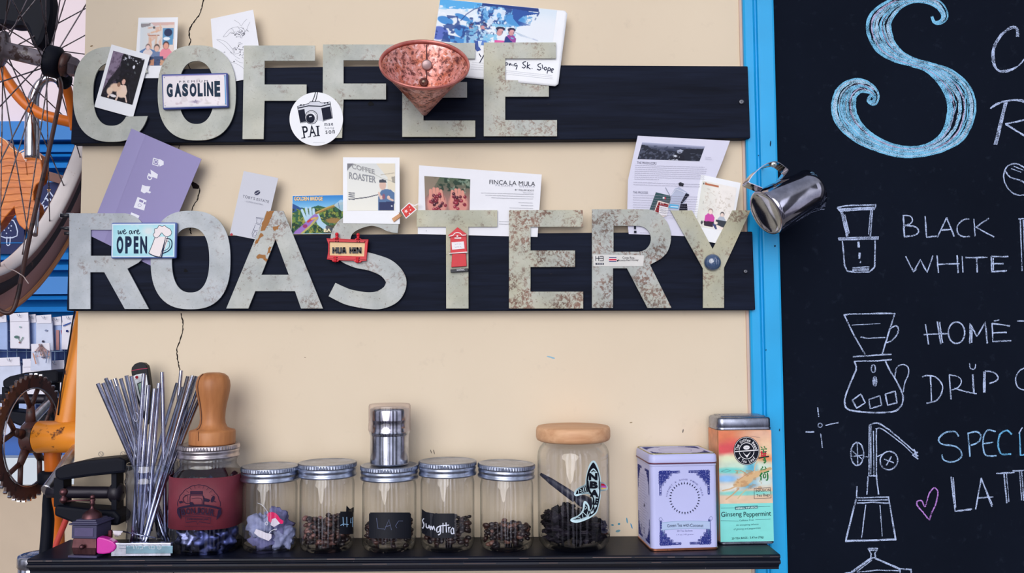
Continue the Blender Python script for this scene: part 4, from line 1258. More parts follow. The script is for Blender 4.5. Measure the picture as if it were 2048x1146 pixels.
# --- folder, purple grey
q = [(263, 257), (403, 318), (311, 536), (177, 470)]
f = Flat((263, 257, -.0272), (403, 257, -.0272), (263, 536, -.0214))
o = card('folded_card', 'tilted lilac grey card with white coffee gear icons, tucked behind the lower R', 'card', q, f, plain((148, 140, 184), .6, 0, .25, .03, 6), .0008)
a = Art(f)
a.poly([(263, 257), (291, 269.2), (208, 485), (177, 470)], (155, 148, 190))
W_ = (232, 232, 240)
def b4(x, y): return (x / 2.865, 250 + y / 2.865)
def B4(*p): return [b4(*k) for k in p]
a.line(B4((880, 190), (875, 225), (905, 235), (912, 200), (880, 190)), 2.2, W_); a.poly(B4((905, 205), (915, 195), (938, 208), (938, 228), (915, 238)), W_); a.ring(*b4(893, 212), 3.2, 3.6, 1, W_)
a.poly(B4((862, 255), (905, 283), (900, 308), (880, 300), (868, 296)), W_); a.ring(*b4(858, 298), 4.2, 5, 2, W_); a.poly(B4((850, 275), (868, 285), (866, 300), (848, 290)), W_)
a.poly(B4((815, 342), (835, 350), (862, 352), (852, 378), (866, 384), (858, 392), (840, 385), (826, 392), (806, 380)), W_)
a.poly(B4((788, 412), (840, 432), (826, 490), (766, 472)), W_); a.poly(B4((800, 425), (822, 434), (818, 446), (796, 438)), (142, 134, 178)); a.ring(*b4(800, 460), 3.2, 3, .8, (142, 134, 178)); a.poly(B4((826, 440), (836, 443), (833, 456), (822, 452)), (142, 134, 178))
a.poly(B4((752, 500), (800, 520), (795, 530), (788, 552), (778, 548), (780, 528), (765, 525), (760, 532), (745, 520)), W_)
a.build('icons', PRINT, o)

# --- narrow roaster card
q = [(487.5, 342), (556.5, 356), (527, 482), (459.5, 468.5)]
f = Flat(-.0222)
o = card('bookmark_card', 'narrow pale grey card with a coffee bean mark, behind the letter A', 'card', q, f, plain((202, 203, 212), .6, 0, .25, .03, 8))
a = Art(f); K = (62, 64, 86)
a.ell(514.5, 385.5, 6.4, 4.4, K, -28, 20); a.line(spline([(508.5, 388.5), (513, 386.8), (516, 384.4), (520.5, 382.4)], 4), .9, (202, 203, 212))
a.text("TOBY'S ESTATE", 486, 389.5, 53.5, 6, (70, 72, 92), 12.5, 0, spacing=1.1, vx=(52.5, 11.5), vy=(-1, 5.4)); a.text('- COFFEE ROASTERS -', 490, 401, 44, 3, (120, 120, 138), 12, 0, vx=(38, 7.6), vy=(-.6, 2.6))
def g(p, w=.8): a.line(p, w, (86, 88, 112))
def b8(x, y): return (430 + x / 5.12, 410 + y / 5.12)
g([b8(420, 125), b8(505, 138)]); g([b8(418, 133), b8(500, 148)]); g([b8(430, 140), b8(424, 180), b8(465, 192), b8(478, 150)]); g([b8(415, 190), b8(468, 205)]); g([b8(414, 200), b8(395, 250), b8(378, 290), b8(384, 325), b8(420, 335), b8(438, 300), b8(455, 240), b8(468, 206)]); g([b8(395, 255), b8(440, 265)]); g([b8(405, 270), b8(390, 310), b8(415, 320), b8(430, 280), b8(405, 270)])
a.ell(463, 469, 2.8, 2.6, (176, 66, 76), 0, 12)
a.build('print', PRINT, o)

# --- fridge magnet with hills and a bridge
q = [(585, 391.5), (700, 389.5), (700, 467.5), (582.5, 468)]
f = Flat(-.0218)
o = card('picture_magnet', 'colourful rectangular magnet of green hills and a bridge, right of the letter A', 'magnet', q, f, CARDW, .0012)
c = Canvas(120, 80, (52, 104, 60)); c.grad((44, 126, 200), (150, 205, 232), 0, 38); c.poly([(0, 22), (12, 30), (26, 34), (45, 26), (60, 32), (75, 22), (100, 26), (100, 100), (0, 100)], (44, 92, 66)); c.poly([(0, 20), (18, 34), (0, 44)], (38, 78, 140)); c.speck(16, .50, (26, 56, 38), 1, .9, (0, 34, 100, 100)); c.speck(22, .56, (112, 140, 58), 2, .9, (0, 34, 100, 100)); c.speck(24, .62, (180, 170, 70), 4, .7, (0, 44, 100, 100))
for x0, y0, x1, y1, w in ((24, 62, 17, 38, 4.5), (28, 60, 24, 33, 4.5), (33, 60, 31, 33, 4.5), (38, 62, 37, 36, 4.5)): c.line([(x0, y0), (x1, y1)], w, (178, 208, 226))
c.ell(31, 62, 9, 12, (170, 202, 222), .3); c.line([(42, 50), (48, 72), (58, 84), (66, 90)], 9, (170, 202, 222)); c.ell(72, 88, 6, 4, (70, 130, 180), .5)
c.line([(42, 46), (60, 34), (84, 22), (100, 18)], 4.5, (150, 118, 60)); c.line([(42, 44), (62, 31), (84, 20)], 1.2, (206, 180, 96)); c.line([(10, 100), (24, 82), (40, 58)], 12, (150, 112, 186)); c.line([(17, 100), (32, 80), (44, 58)], 3, (186, 176, 90)); c.ell(23, 80, 4, 5, (150, 50, 100)); c.line([(28, 68), (34, 62)], 4, (190, 60, 60)); c.line([(34, 62), (40, 58)], 3, (214, 170, 90))
c.poly([(72, 26), (84, 12), (92, 14), (98, 40), (86, 42)], (176, 206, 226), .85); c.line([(80, 20), (82, 34)], 1.2, (90, 130, 170)); c.ell(72, 66, 14, 7, (150, 116, 66), .5); c.poly([(58, 80), (78, 76), (80, 100), (58, 100)], (54, 44, 40), .7)
picture('picture', quad_of(q, .004, .006, .996, .994), f, c, o, GLOSSP)
a = Art(f, .0006); a.text('GOLDEN BRIDGE', 588.5, 394, 57, 7.5, (150, 100, 60), 0, .05); a.text('GOLDEN BRIDGE', 588.2, 393.4, 57, 7.5, (250, 222, 170), 0, .02); a.build('lettering', PRINT, o); a = Art(f, .0006); a.text('BA N', 647.5, 457, 26, 7.2, (244, 232, 190), 0, .02)
a.build('lettering', PRINT, o)

# --- instant photo: man before the sign
q = [(686, 314.5), (799, 315), (799.5, 448), (686, 446.5)]
f = Flat(LY - .0010)
o = card('instant_photo', 'squarish instant photo of a person in a blue shirt and cap, above the letter S', 'photo', q, f, group=IG)
c = Canvas(98, 96, (226, 226, 218)); c.grad((214, 216, 214), (236, 234, 222), 0, 100); c.poly([(60, 0), (100, 0), (100, 60), (84, 60), (84, 30)], (226, 216, 194)); c.poly([(0, 0), (14, 0), (4, 10), (0, 16)], (120, 120, 126)); c.line([(14, 0), (70, 30), (100, 40)], 1, (180, 180, 172)); c.poly([(0, 16), (66, 34), (66, 70), (0, 72)], (232, 232, 226), .5); c.line([(70, 24), (98, 20)], 1.2, (170, 160, 140)); c.poly([(92, 28), (100, 27), (100, 42), (94, 40)], (120, 116, 110), .6)
c.line([(4, 76), (40, 72), (64, 66)], 1.8, (60, 64, 80)); 
for y0 in (62, 66, 70, 75): c.line([(4, y0), (15, y0 + 1)], 2.2, (90, 92, 104))
c.poly([(64, 100), (64, 72), (70, 58), (76, 54), (90, 55), (98, 62), (99, 82), (94, 100)], (86, 116, 156)); c.poly([(66, 82), (98, 80), (97, 100), (66, 100)], (44, 54, 96)); c.ell(74, 46, 7, 10, (214, 180, 165), .2); c.poly([(66, 40), (67, 35), (74, 33), (81, 36), (82, 41)], (66, 70, 84)); c.line([(70, 74), (66, 62)], 4, (220, 188, 172)); c.ell(72, 72, 3.2, 4, (224, 192, 176)); c.ell(86, 72, 3.2, 4, (224, 192, 176)); c.line([(86, 74), (95, 78)], 4, (216, 186, 170)); c.ell(76, 70, 3, 6, (140, 90, 110), .5); c.ell(93, 90, 1.6, 1.6, (230, 232, 240))
pq = [(694.5, 327), (790.5, 327), (790.5, 421.5), (694, 421.5)]
picture('picture', pq, f, c, o, GLOSSP)
a = Art(f, .0006)
a.text('COFFEE', 703, 327, 46, 16, (150, 150, 152), 0, .02, vx=(46, 12), vy=(1, 10)); a.build('lettering', PRINT, o); a = Art(f, .0006); a.text('ROASTER', 698, 343.5, 54, 14, (150, 152, 156), 0, .03, vx=(54, 9), vy=(0, 14)); a.build('lettering', PRINT, o)

# --- little clothespin with a red tag, holding the photo
fy2 = LY - .0035
g0 = empty('clothespin', PV(805, 430, fy2), 'tiny wooden clothespin with a red starred tag, at the corner of the squarish photo', 'clip')
pin = slab_px('pin', [(783.5, 437), (800, 426), (804, 431.5), (787.5, 444)], Flat(fy2), .003, wood((176, 118, 74), (214, 160, 112), 60), g0, bevel=.0004)
a = Art(Flat(fy2)); a.line([(798, 425), (803, 434)], 1.4, (150, 110, 84)); a.build('spring', PRINT, g0)
tg_ = slab_px('tag', [(801.5, 420.5), (818.5, 404.8), (833.5, 419), (812, 437.5)], Flat(fy2 - .001), .0008, CARDW, g0)
a = Art(Flat(fy2 - .001)); a.poly([(803.5, 420.8), (818.5, 407), (831, 418.8), (811.8, 435.2)], (214, 74, 70)); 
a.poly([(812 + 4.4 * (1 if k % 2 == 0 else .45) * math.sin(k * PI / 5 + .5), 422.5 - 4.4 * (1 if k % 2 == 0 else .45) * math.cos(k * PI / 5 + .5)) for k in range(10)], (240, 214, 210)); a.ell(821, 420, 1.5, 1.5, (240, 214, 210), 0, 8); a.ell(819, 427, 1.5, 1.5, (240, 214, 210), 0, 8); a.ell(819, 414, 1.2, 1.2, (240, 214, 210), 0, 8)
a.line(spline([(822, 408), (829, 411), (836, 408), (840, 412)], 4), 2.2, (232, 226, 226)); a.build('star_print', PRINT, tg_)

# --- finca sheet
q = [(838, 330.5), (1083.5, 349), (1075, 474), (835.5, 468)]
f = Flat(-.0222)
o = card('printed_sheet', 'white printed sheet with a photo of hands full of red coffee cherries, behind the T', 'paper', q, f, PAPER)
c = Canvas(92, 68, (110, 96, 84)); c.grad((70, 92, 70), (150, 110, 104), 0, 60); c.speck(12, .52, (30, 54, 42), 1, .9, (20, 0, 100, 40)); c.speck(16, .6, (150, 170, 150), 2, .6, (50, 0, 100, 50)); c.poly([(0, 0), (34, 0), (16, 40), (0, 60)], (146, 128, 112), .8)
for hx, s_ in ((26, -1), (74, 1)):
    c.ell(hx, 78, 22, 34, (206, 140, 128), .25)
    for k in range(4):
        c.line([(hx - 14 + k * 9, 70), (hx - (13 - k * 7.5), 32 + abs(k - 1.5) * 5)], 7, (214, 146, 130)); c.line([(hx - 9.5 + k * 9, 66), (hx - (8 - k * 7.5), 44)], 1, (140, 76, 72))
rr = np.random.default_rng(5)
for hx in (26, 74):
    for k in range(26):
        x, y = hx + rr.normal(0, 8), 72 + rr.normal(0, 14); cc = [(120, 26, 44), (86, 20, 40), (150, 40, 60), (60, 16, 34)][rr.integers(4)]
        c.ell(x, y, 3.6, 4.8, cc, .25); c.ell(x - 1, y - 1.6, 1, 1.2, (220, 150, 160), .6)
picture('picture', [(848.5, 352), (940.5, 358.5), (939, 424), (851, 424)], f, c, o, GLOSSP)
a = Art(f, .0006); K = (70, 70, 84)
a.text('FINCA LA MULA', 979, 359.5, 92, 9.5, (46, 48, 62), 0, 0, vx=(91.5, 4), vy=(-.2, 8.6)); a.text('PANAMA   GEISHA', 991, 368.5, 79, 5, (168, 168, 180), 0, 0, vx=(78, 2.6), vy=(0, 4), spacing=1.5); a.text('BY WILLEM BOOT', 1030, 378, 39, 4, K, 0, 0, vx=(38, 1.6), vy=(0, 3.2))
a.build('print', PRINT, o); a = Art(f, .0006)
for (x0, x1, y) in ((1046, 1067, 386), (962, 1067, 389), (971, 1067, 393.5), (983, 1067, 398), (1037, 1066, 406), (1042, 1066, 411.5), (1019, 1066, 417), (1024, 1066, 429), (1022, 1066, 434), (1030, 1066, 440), (998, 1066, 445), (998, 1064, 450)): a.scribble(x0, y - (1067 - x0) * .03, x1, y, 1.7, (110, 110, 124), .5)
a.ell(852.5, 461.5, .7, .7, (40, 40, 50), 0, 6)
a.build('print', PRINT, o)

# --- producer sheet with rolled top
def fproducer(px, py): return -.0219 + .0 * px
f = Flat(-.0219)
q5 = [(1275.5, 271.5), (1460, 281.5), (1446, 320), (1425, 372), (1418, 474), (1257.5, 468), (1254, 440), (1256, 360)]
o = card('printed_sheet', 'tall white printed sheet headed by a dark mountain photo, behind the last R', 'paper', q5, f, plain((214, 213, 230), .7, 0, .2, .03, 14))
c = Canvas(132, 44, (50, 56, 78)); c.grad((176, 180, 206), (54, 60, 80), 0, 34); c.speck(8, .5, (60, 66, 90), 2, .8, (0, 14, 100, 50)); c.poly([(0, 14), (10, 18), (16, 34), (30, 44), (50, 40), (60, 46), (60, 100), (0, 100)], (34, 38, 54)); c.poly([(58, 44), (70, 26), (84, 22), (100, 18), (100, 100), (56, 100)], (28, 32, 46)); c.speck(24, .55, (90, 96, 116), 4, .7, (0, 30, 56, 100)); c.speck(22, .6, (84, 90, 108), 5, .6, (76, 50, 100, 100))
c.ell(64, 40, 5.5, 14, (30, 32, 44)); c.ell(63.5, 44, 4.4, 12, (150, 156, 176)); c.poly([(58, 40), (63, 28), (70, 38)], (170, 176, 196)); c.poly([(52, 100), (56, 66), (62, 60), (72, 66), (76, 100)], (24, 26, 40)); c.speck(26, .56, (220, 224, 236), 6, .9, (50, 66, 66, 100)); c.ell(64, 50, 2, 2, (60, 50, 60))
picture('picture', [(1284.5, 284.5), (1410, 292.5), (1399, 322.5), (1275, 318)], f, c, o, GLOSSP)
a = Art(f, .0006); K = (150, 148, 164)
a.text('THE PRODUCERS', 1274, 323, 39, 4.6, (104, 104, 122), 2, 0)
for k in range(8): a.scribble(1270 - k * .2, 330.5 + k * 3.9, 1415 - (6 if k == 0 else 0) - k * 1.1 if k < 7 else 1318, 334.5 + k * 3.9 if k < 7 else 359, 1.6, K, .5)
for k in range(2): a.scribble(1267, 364.5 + k * 4.5, 1400, 369 + k * 4.5, 1.6, K, .5)
a.text('THE PROCESS', 1266, 382, 30, 4.4, (120, 120, 138), 2, 0)
for k in range(10): a.scribble(1266, 390 + k * 4.8, 1395, 394 + k * 4.8, 1.6, K, .5)
for k in range(2): a.scribble(1410, 314 + k * 3.6, 1422 + k * 2, 315 + k * 3.6, 1.4, K, .5)
a.rect(1268, 452, 1272, 458, (24, 26, 40)); a.rect(1268, 461.5, 1273, 466, (24, 26, 40)); a.scribble(1280, 465, 1310, 466, 1.4, K, .5)
a.build('print', PRINT, o)

# --- two packet shaped magnets
f = Flat(-.0233)
MG = plain((40, 62, 68), .45, 0, .4, .12, 50)
o = slab_px('packet_magnet', [(1298.5, 421), (1312, 384.5), (1340.5, 391.5), (1341, 398), (1334, 430), (1320, 436)], Flat(-.0232), .001, MG, bevel=.0003); tag(o, 'small dark green coffee bag shaped magnet, above the lower R at the right', 'magnet')
a = Art(Flat(-.0232)); a.poly([(1312, 384.5), (1305, 406), (1298.5, 421), (1302, 423), (1314, 400), (1340, 398), (1340.5, 391.5)], (54, 82, 86)); a.poly([(1308, 424), (1316, 401), (1338, 407), (1333, 432), (1326, 434)], (232, 214, 204)); a.poly([(1310, 423), (1317.5, 403.5), (1337, 409), (1331, 431)], (136, 26, 32)); a.poly([(1319, 411), (1337, 415), (1334, 432), (1317, 430)], (226, 222, 226)); a.rect(1325.5, 394, 1329, 398, (235, 235, 240)); a.rect(1329, 394.5, 1332, 398.5, (196, 40, 60))
for k in range(3): a.line([(1322 + k * 3, 404), (1321 + k * 3, 409)], .9, (240, 220, 215))
for k in range(4): a.scribble(1321, 415 + k * 3.4, 1333, 417 + k * 3.4, 1.2, (90, 84, 92), .5)
a.build('print', PRINT, o)
o = slab_px('packet_magnet', [(1343, 389), (1350, 377), (1358, 374), (1372, 383), (1378, 388), (1372, 400), (1358, 424), (1338, 421)], Flat(-.0232), .001, plain((160, 166, 188), .35, .2, .4, .10, 40), bevel=.0003); tag(o, 'small silver grey pouch shaped magnet with a black cap, beside the dark green one', 'magnet')
a = Art(Flat(-.0232)); a.poly([(1357, 366), (1361, 364.5), (1368, 367), (1366, 373), (1358, 371)], (20, 22, 32)); a.poly([(1372, 386), (1379, 389.5), (1364, 408), (1361, 406)], (34, 36, 52)); a.poly([(1361, 408), (1374, 407), (1375, 420), (1358, 421)], (28, 28, 42)); a.poly([(1340, 408), (1358, 410), (1356, 418), (1337, 415)], (90, 176, 220)); a.line([(1341, 413), (1356, 414)], 1.6, (220, 236, 246)); a.line([(1331, 375), (1342, 395)], 1.2, (150, 152, 170)); a.line([(1343, 390), (1352, 378), (1372, 386)], .7, (230, 232, 240)); a.build('print', PRINT, o)

# --- instant photo: couple
q = [(1402, 349), (1482, 366), (1457, 494), (1374, 478)]
q = [(1402, 349), (1481.5, 366), (1459, 492), (1381, 476)]
f = Flat(-.0226)
o = card('instant_photo', 'bleached instant photo of two seated people, one in magenta, behind the Y', 'photo', q, f, group=IG)
c = Canvas(70, 96, (236, 230, 220)); c.grad((220, 220, 210), (240, 234, 228), 0, 60, True); c.mottle(5, .06, 5); c.poly([(8, 3), (48, 4), (48, 8), (8, 8)], (182, 110, 80)); c.ell(5, 6, 2, 2, (70, 60, 60)); c.speck(18, .62, (206, 196, 184), 3, .7, (10, 14, 90, 64)); c.line([(12, 44), (12, 50)], 1, (120, 110, 100))
for p in ([(18, 26), (30, 22), (44, 28)], [(70, 36), (78, 44), (70, 52)], [(20, 58), (30, 50), (36, 44)]): c.line(p, .8, (196, 186, 172))
c.person(36, 56, 34, (240, 220, 210), (150, 130, 120), (206, 80, 166), 14); c.person(70, 58, 34, (236, 214, 204), (50, 46, 50), (178, 186, 200), 12); c.poly([(54, 78), (90, 78), (92, 92), (54, 94)], (56, 62, 72)); c.poly([(20, 86), (50, 84), (48, 96), (24, 96)], (60, 44, 60)); c.line([(60, 92), (86, 98)], 6, (240, 226, 218)); c.line([(50, 90), (58, 98)], 6, (66, 74, 120)); c.ell(56, 86, 5, 3, (240, 224, 214)); c.ell(16, 90, 3, 4, (60, 60, 70))
picture('picture', [(1405, 361), (1473.5, 375.5), (1461, 463.5), (1391, 452)], f, c, o, GLOSSP)

# --- red framed town plaque (moulded)
fy3 = LY - .004
RED = plain((206, 26, 42), .4, 0, .35, .08, 60)
g0 = empty('framed_plaque', PV(693, 500, fy3), 'small red framed plaque with black town name, on the letter S', 'magnet')
def b8p(*p): return [b8(*k) for k in p]
pan = slab_px('panel', b8p((1165, 370), (1545, 378), (1530, 530), (1160, 520)), Flat(fy3), .0035, plain((232, 200, 152), .6, 0, .3, .06, 80), g0)
outer = b8p((1140, 340), (1200, 345), (1215, 335), (1270, 333), (1285, 345), (1430, 352), (1440, 340), (1490, 342), (1500, 352), (1570, 352), (1562, 400), (1560, 440), (1548, 570), (1500, 575), (1490, 588), (1430, 585), (1420, 570), (1270, 566), (1255, 582), (1205, 580), (1195, 564), (1145, 556), (1158, 480), (1160, 400))
inner = b8p((1172, 375), (1536, 384), (1526, 526), (1170, 516))
fr = solid2d('frame', [outer, inner], fy3 - .002, .0055, RED, g0, bevel=.0004)
mb = MB()
for (x, y) in ((1248, 300), (1465, 305), (1232, 570), (1458, 578)):
    p0 = b8(x, y); b_1 = b8(x, y + (55 if y < 400 else -40))
    mb.ball(PV(*p0, fy3 - .0015), .0028, 10, 6); mb.tube([PV(*p0, fy3 - .0012), PV(*b_1, fy3 - .0012)], .0022, 8)
mb.build('hook', RED, g0)
a = Art(Flat(fy3 - .0021))
for (x, y) in ((1246, 355), (1464, 362), (1232, 545), (1460, 552)):
    for dx, dy in ((-18, -14), (12, -14), (-14, 10), (10, 10)): a.rect(*b8(x + dx, y + dy), *b8(x + dx + 11, y + dy + 11), (70, 20, 28))
a.line(b8p((1150, 352), (1560, 362)), .5, (120, 20, 34)); a.line(b8p((1152, 548), (1545, 560)), .5, (120, 20, 34)); a.line(b8p((1170, 375), (1535, 384)), .8, (80, 16, 28)); a.ell(*b8(1535, 374), 1.1, 1.1, (60, 14, 22), 0, 8)
a.build('marks', PRINT, fr)
mb = MB()
def bar(x0, y0, x1, y1, w=19):
    p0, p1 = b8(x0, y0), b8(x1, y1); d = np.array(p1) - np.array(p0); n_ = np.array((-d[1], d[0])) / np.linalg.norm(d) * w / 5.12 / 2
    pts = [np.array(p0) + n_, np.array(p1) + n_, np.array(p1) - n_, np.array(p0) - n_]
    mb.prism([P(k[0], k[1], fy3 - .0019).tolist() for k in pts], [P(k[0], k[1], fy3 + .0005).tolist() for k in pts])
ox = 1210
for L in ([(0, 0, 0, 62), (32, 0, 32, 62), (0, 32, 32, 32)], [(50, 0, 50, 56), (50, 58, 78, 58), (80, 0, 80, 58)], [(96, 62, 110, 0), (112, 0, 126, 62), (100, 42, 122, 42)], [(174, 0, 174, 62), (204, 0, 204, 62), (174, 32, 204, 32)], [(222, 0, 222, 62), (212, 32, 232, 32)], [(246, 0, 246, 62), (280, 0, 280, 62), (246, 4, 280, 58)]):
    for (x0_, y0_, x1_, y1_) in L: bar(ox + x0_, 432 + y0_, ox + x1_, 432 + y1_)
mb.build('lettering', plain((22, 22, 34), .4), g0)

# --- small red postbox magnet
def b6(x, y): return (820 + x / 3.37, 300 + y / 3.37)
def B6(*p): return [b6(*k) for k in p]
g0 = empty('postbox_magnet', PV(914, 545, LY - .001), 'small red postbox magnet on the stem of the letter T', 'magnet')
body = slab_px('body', B6((272, 580), (380, 575), (384, 688), (274, 694)), Flat(LY - .0055), .0052, RED, g0, bevel=.0006)
slab_px('roof', B6((257, 575), (320, 520), (382, 566), (380, 580), (264, 587)), Flat(LY - .007), .0068, RED, g0, bevel=.0006)
slab_px('ledge', B6((262, 694), (386, 684), (388, 692), (264, 700)), Flat(LY - .007), .0068, plain((236, 226, 226), .5), g0, bevel=.0003)
slab_px('pedestal', B6((284, 699), (376, 697), (382, 782), (278, 790)), Flat(LY - .005), .0047, RED, g0, bevel=.0006)
slab_px('foot', B6((272, 805), (392, 796), (392, 818), (274, 826)), Flat(LY - .006), .0057, plain((24, 26, 38), .4), g0, bevel=.0006)
a = Art(Flat(LY - .0073)); a.line(spline(B6((262, 582), (290, 574), (300, 562), (320, 556), (340, 562), (352, 574), (380, 572)), 4), 1.6, (240, 228, 228)); a.ell(*b6(319, 580), 2, 1.6, (240, 228, 228), 0, 10); a.build('roof_line', PRINT, g0)
a = Art(Flat(LY - .0058)); a.poly(B6((300, 590), (345, 588), (345, 598), (300, 598)), (236, 224, 224)); a.poly(B6((280, 622), (362, 616), (368, 664), (284, 672)), (236, 232, 234)); 
for k in range(2): a.scribble(*b6(302, 636 + k * 18), *b6(345, 634 + k * 18), 2.2, (160, 160, 172), .7)
a.build('notice', PRINT, g0)
a = Art(Flat(LY - .0063)); a.text('ƨɘiɿɘƨ'[:6] if False else 'selec', *b6(314, 799), 16, 4.6, (220, 220, 226), -3, 0); a.build('foot_print', PRINT, g0)

# --- paper bean label on the last R, round glass magnet on the Y
q = [(1186.5, 509), (1288, 510.5), (1286.5, 532), (1187, 532.5)]
o = card('paper_label', 'pale paper label with a small red and blue flag, on the last R', 'label', q, Flat(LY - .0004), plain((214, 212, 208), .6, 0, .25, .05, 60), .0002)
a = Art(Flat(LY - .0004)); K = (34, 36, 50)
for (x0_, y0_, x1_, y1_) in ((1191.5, 512, 1191.5, 522), (1197.5, 512, 1197.5, 522), (1191.5, 516.5, 1207, 516.5), (1199.5, 512.6, 1206, 512.6), (1199.5, 521.4, 1206, 521.4), (1206.6, 512.4, 1206.6, 522)): a.line([(x0_, y0_), (x1_, y1_)], 1.3, K)
a.rect(1191, 526, 1208, 529.5, (50, 52, 66))
for k in range(4): a.rect(1194 + k * 3.4, 527, 1196 + k * 3.4, 528.6, (190, 190, 194))
a.rect(1218, 514.5, 1233, 524, (234, 232, 234)); a.rect(1218, 514.5, 1233, 516.2, (40, 50, 110)); a.rect(1218, 517.6, 1233, 521, (200, 44, 70)); a.rect(1218, 522.4, 1233, 524, (40, 50, 110)); a.poly([(1233, 521), (1237, 519), (1236, 524)], K)
a.text('Costa Rica-', 1245, 512.8, 25, 4.6, (62, 60, 66), 1, .01); a.text('Acosta Red Honey', 1236, 518.6, 41, 5, (62, 60, 66), -1, .01)
a.build('print', PRINT, o)
t = NT('blue_glass_bead'); b_ = t.bsdf((62, 84, 118), .06, 0, .8, coat=1.0); BEAD = t.m
c0 = PV(1424.5, 525, LY)
rb = 17.2 * pix(LY)
o = MB().lathe([(rb, 0), (rb * .99, .003), (rb * .9, .006), (rb * .7, .0088), (rb * .4, .0105), (0.0001, .011)], c0, 36, Matrix.Rotation(PI / 2, 3, 'X'), cap0=True).build('round_magnet', BEAD)
tag(o, 'domed blue grey glass magnet on the letter Y', 'magnet')

# --- dark pegs clipped at the left end of the lower board
for i, (pts, lab) in enumerate(((((121, 431), (142, 431)), 'topmost of the small dark pegs at the left end of the lower board'), (((121, 455.5), (142, 458)), 'middle of the small dark pegs at the left end of the lower board'), (((129, 466.5), (142, 467.5)), 'lowest of the small dark pegs at the left end of the lower board'))):
    a_, b_3 = PV(*pts[0], LY + LT + .0022), PV(*pts[1], LY + LT + .0022)
    g0 = empty('peg', b_3, lab, 'peg', 'pegs at the left end of the lower board')
    r = (.0034, .0027, .0026)[i]
    MB().tube([a_, a_.lerp(b_3, .4), b_3], [r * (.55 if i == 1 else 1), r, r], 10, flat=.6).build('shaft', plain((24, 24, 34), .35, 0, .5), g0)
    MB().tube([a_.lerp(b_3, .55) + Vector((0, 0, r * .75)), b_3 + Vector((0.004, 0, r * .75))], r * .45, 8).build('clip', steel(), g0)
    if i == 0:
        MB().ball(a_ + Vector((.001, .001, 0)), (.003, .002, .0043), 12, 8).build('cap', plain((236, 236, 238), .4), g0)

# ================================================================== SHELF
ZS = 1.1500
from mathutils import noise as mnoise
def PZ(px, py, z=ZS):
    dx = _f * F + _r * (px - 1024) + _u * (573 - py)
    t_ = (z - CAM[2]) / dx[2]
    return Vector((CAM + dx * t_).tolist())
SX0 = XL - .003; SX1 = float(P(1560, 1108, -.114)[0])
prof = [(0, 0), (-.113, 0), (-.1155, -.0012), (-.116, -.0035), (-.1135, -.0055), (-.1135, -.0065), (-.1165, -.0078), (-.117, -.0105), (-.1155, -.0125), (-.111, -.014), (-.1075, -.0185), (-.1075, -.0215), (0, -.0215)]
mb = MB(); n = len(prof)
mb.add([(x, a, ZS + b) for x in (SX0, SX1) for a, b in prof], [[i, (i + 1) % n, n + (i + 1) % n, n + i] for i in range(n)] + [list(range(n))[::-1], list(range(n, 2 * n))])
t = NT('black_painted_wood')
v = t.coords((.12, 1, 1)); a_ = t.noise(v, 60, 4, .6); b_ = t.noise(t.coords(), 25, 3, .6); sp_ = t.noise(t.coords(), 240, 2, .6)
c = t.mix(t.mask(a_, .3, .7), (10, 13, 24), (19, 23, 40)); c = t.mix(t.math('MULTIPLY', t.mask(b_, .60, .8), .3), c, (42, 42, 66)); c = t.mix(t.math('MULTIPLY', t.mask(sp_, .745, .76), .6), c, (120, 112, 120))
t.bsdf(c, .45, 0, .22, bump=a_, bstr=.15, bdist=.001)
shelf = tag(mb.build('wall_shelf', t.m), 'long black moulded wooden shelf carrying the jars and tins', 'shelf')
def wear(y, z, name, seed, col):
    rr = random.Random(seed); m_ = MB(); x = SX0 + .002
    while x < SX1 - .01:
        L = rr.uniform(.008, .06); sh_ = rr.uniform(.6, 1.1)
        L = min(L, SX1 - .003 - x)
        if rr.random() < .75 and L > .001: m_.box((x + L / 2, y, z + rr.uniform(-.0002, .0002)), (L, .0005, rr.uniform(.0003, .0007)), col=sl(tuple(k * sh_ for k in col)))
        x += L + rr.uniform(.002, .03)
    o_ = m_.build(name, PRINT, shelf, colors=True); o_['label'] = 'worn paint along the edge'
wear(-.1162, -.0022 + ZS, 'worn_edge', 3, (132, 112, 108)); wear(-.1172, -.0088 + ZS, 'worn_edge', 9, (112, 92, 88))
S_ = lambda px: 0

# ------------------------------------------------------------------ lidded jars
LIDM = steel((188, 196, 216), .30, name='lid_metal'); LIDB = steel((206, 196, 200), .3, name='lid_metal_warm')
GL = glass_mat()
def ring_top(ctr, r, h, parent, m, name='lid', tilt=0.0):
    R = Matrix.Rotation(tilt, 3, 'Y')
    mb = MB()
    kn = lambda k, hh: (1.010 if k % 2 else .986) if -.0064 < hh < -.0009 else 1.0
    mb.lathe([(r * .93, -h), (r * .99, -h), (r * 1.0, -h + .0008), (r, -h + .0030), (r * .972, -h + .0042), (r * .968, -h + .0070), (r * .985, -h + .0084), (r * .99, -h + .0105), (r * .972, -h + .0118), (r * .975, -.0068), (r * .99, -.0062), (r * .992, -.0010), (r * .975, -.0001), (r * .93, .0), (r * .90, -.0008), (r * .5, -.0006), (.0001, -.0006)], ctr, 144, R, amp=kn)
    kb = lambda k, hh: 1.012 if k % 2 else .994
    mb.lathe([(r * .992, -.0060), (r * .994, -.0056), (r * .994, -.0016), (r * .988, -.0012)], ctr, 130, R, amp=kb, smooth=False)
    return mb.build(name, m, parent)
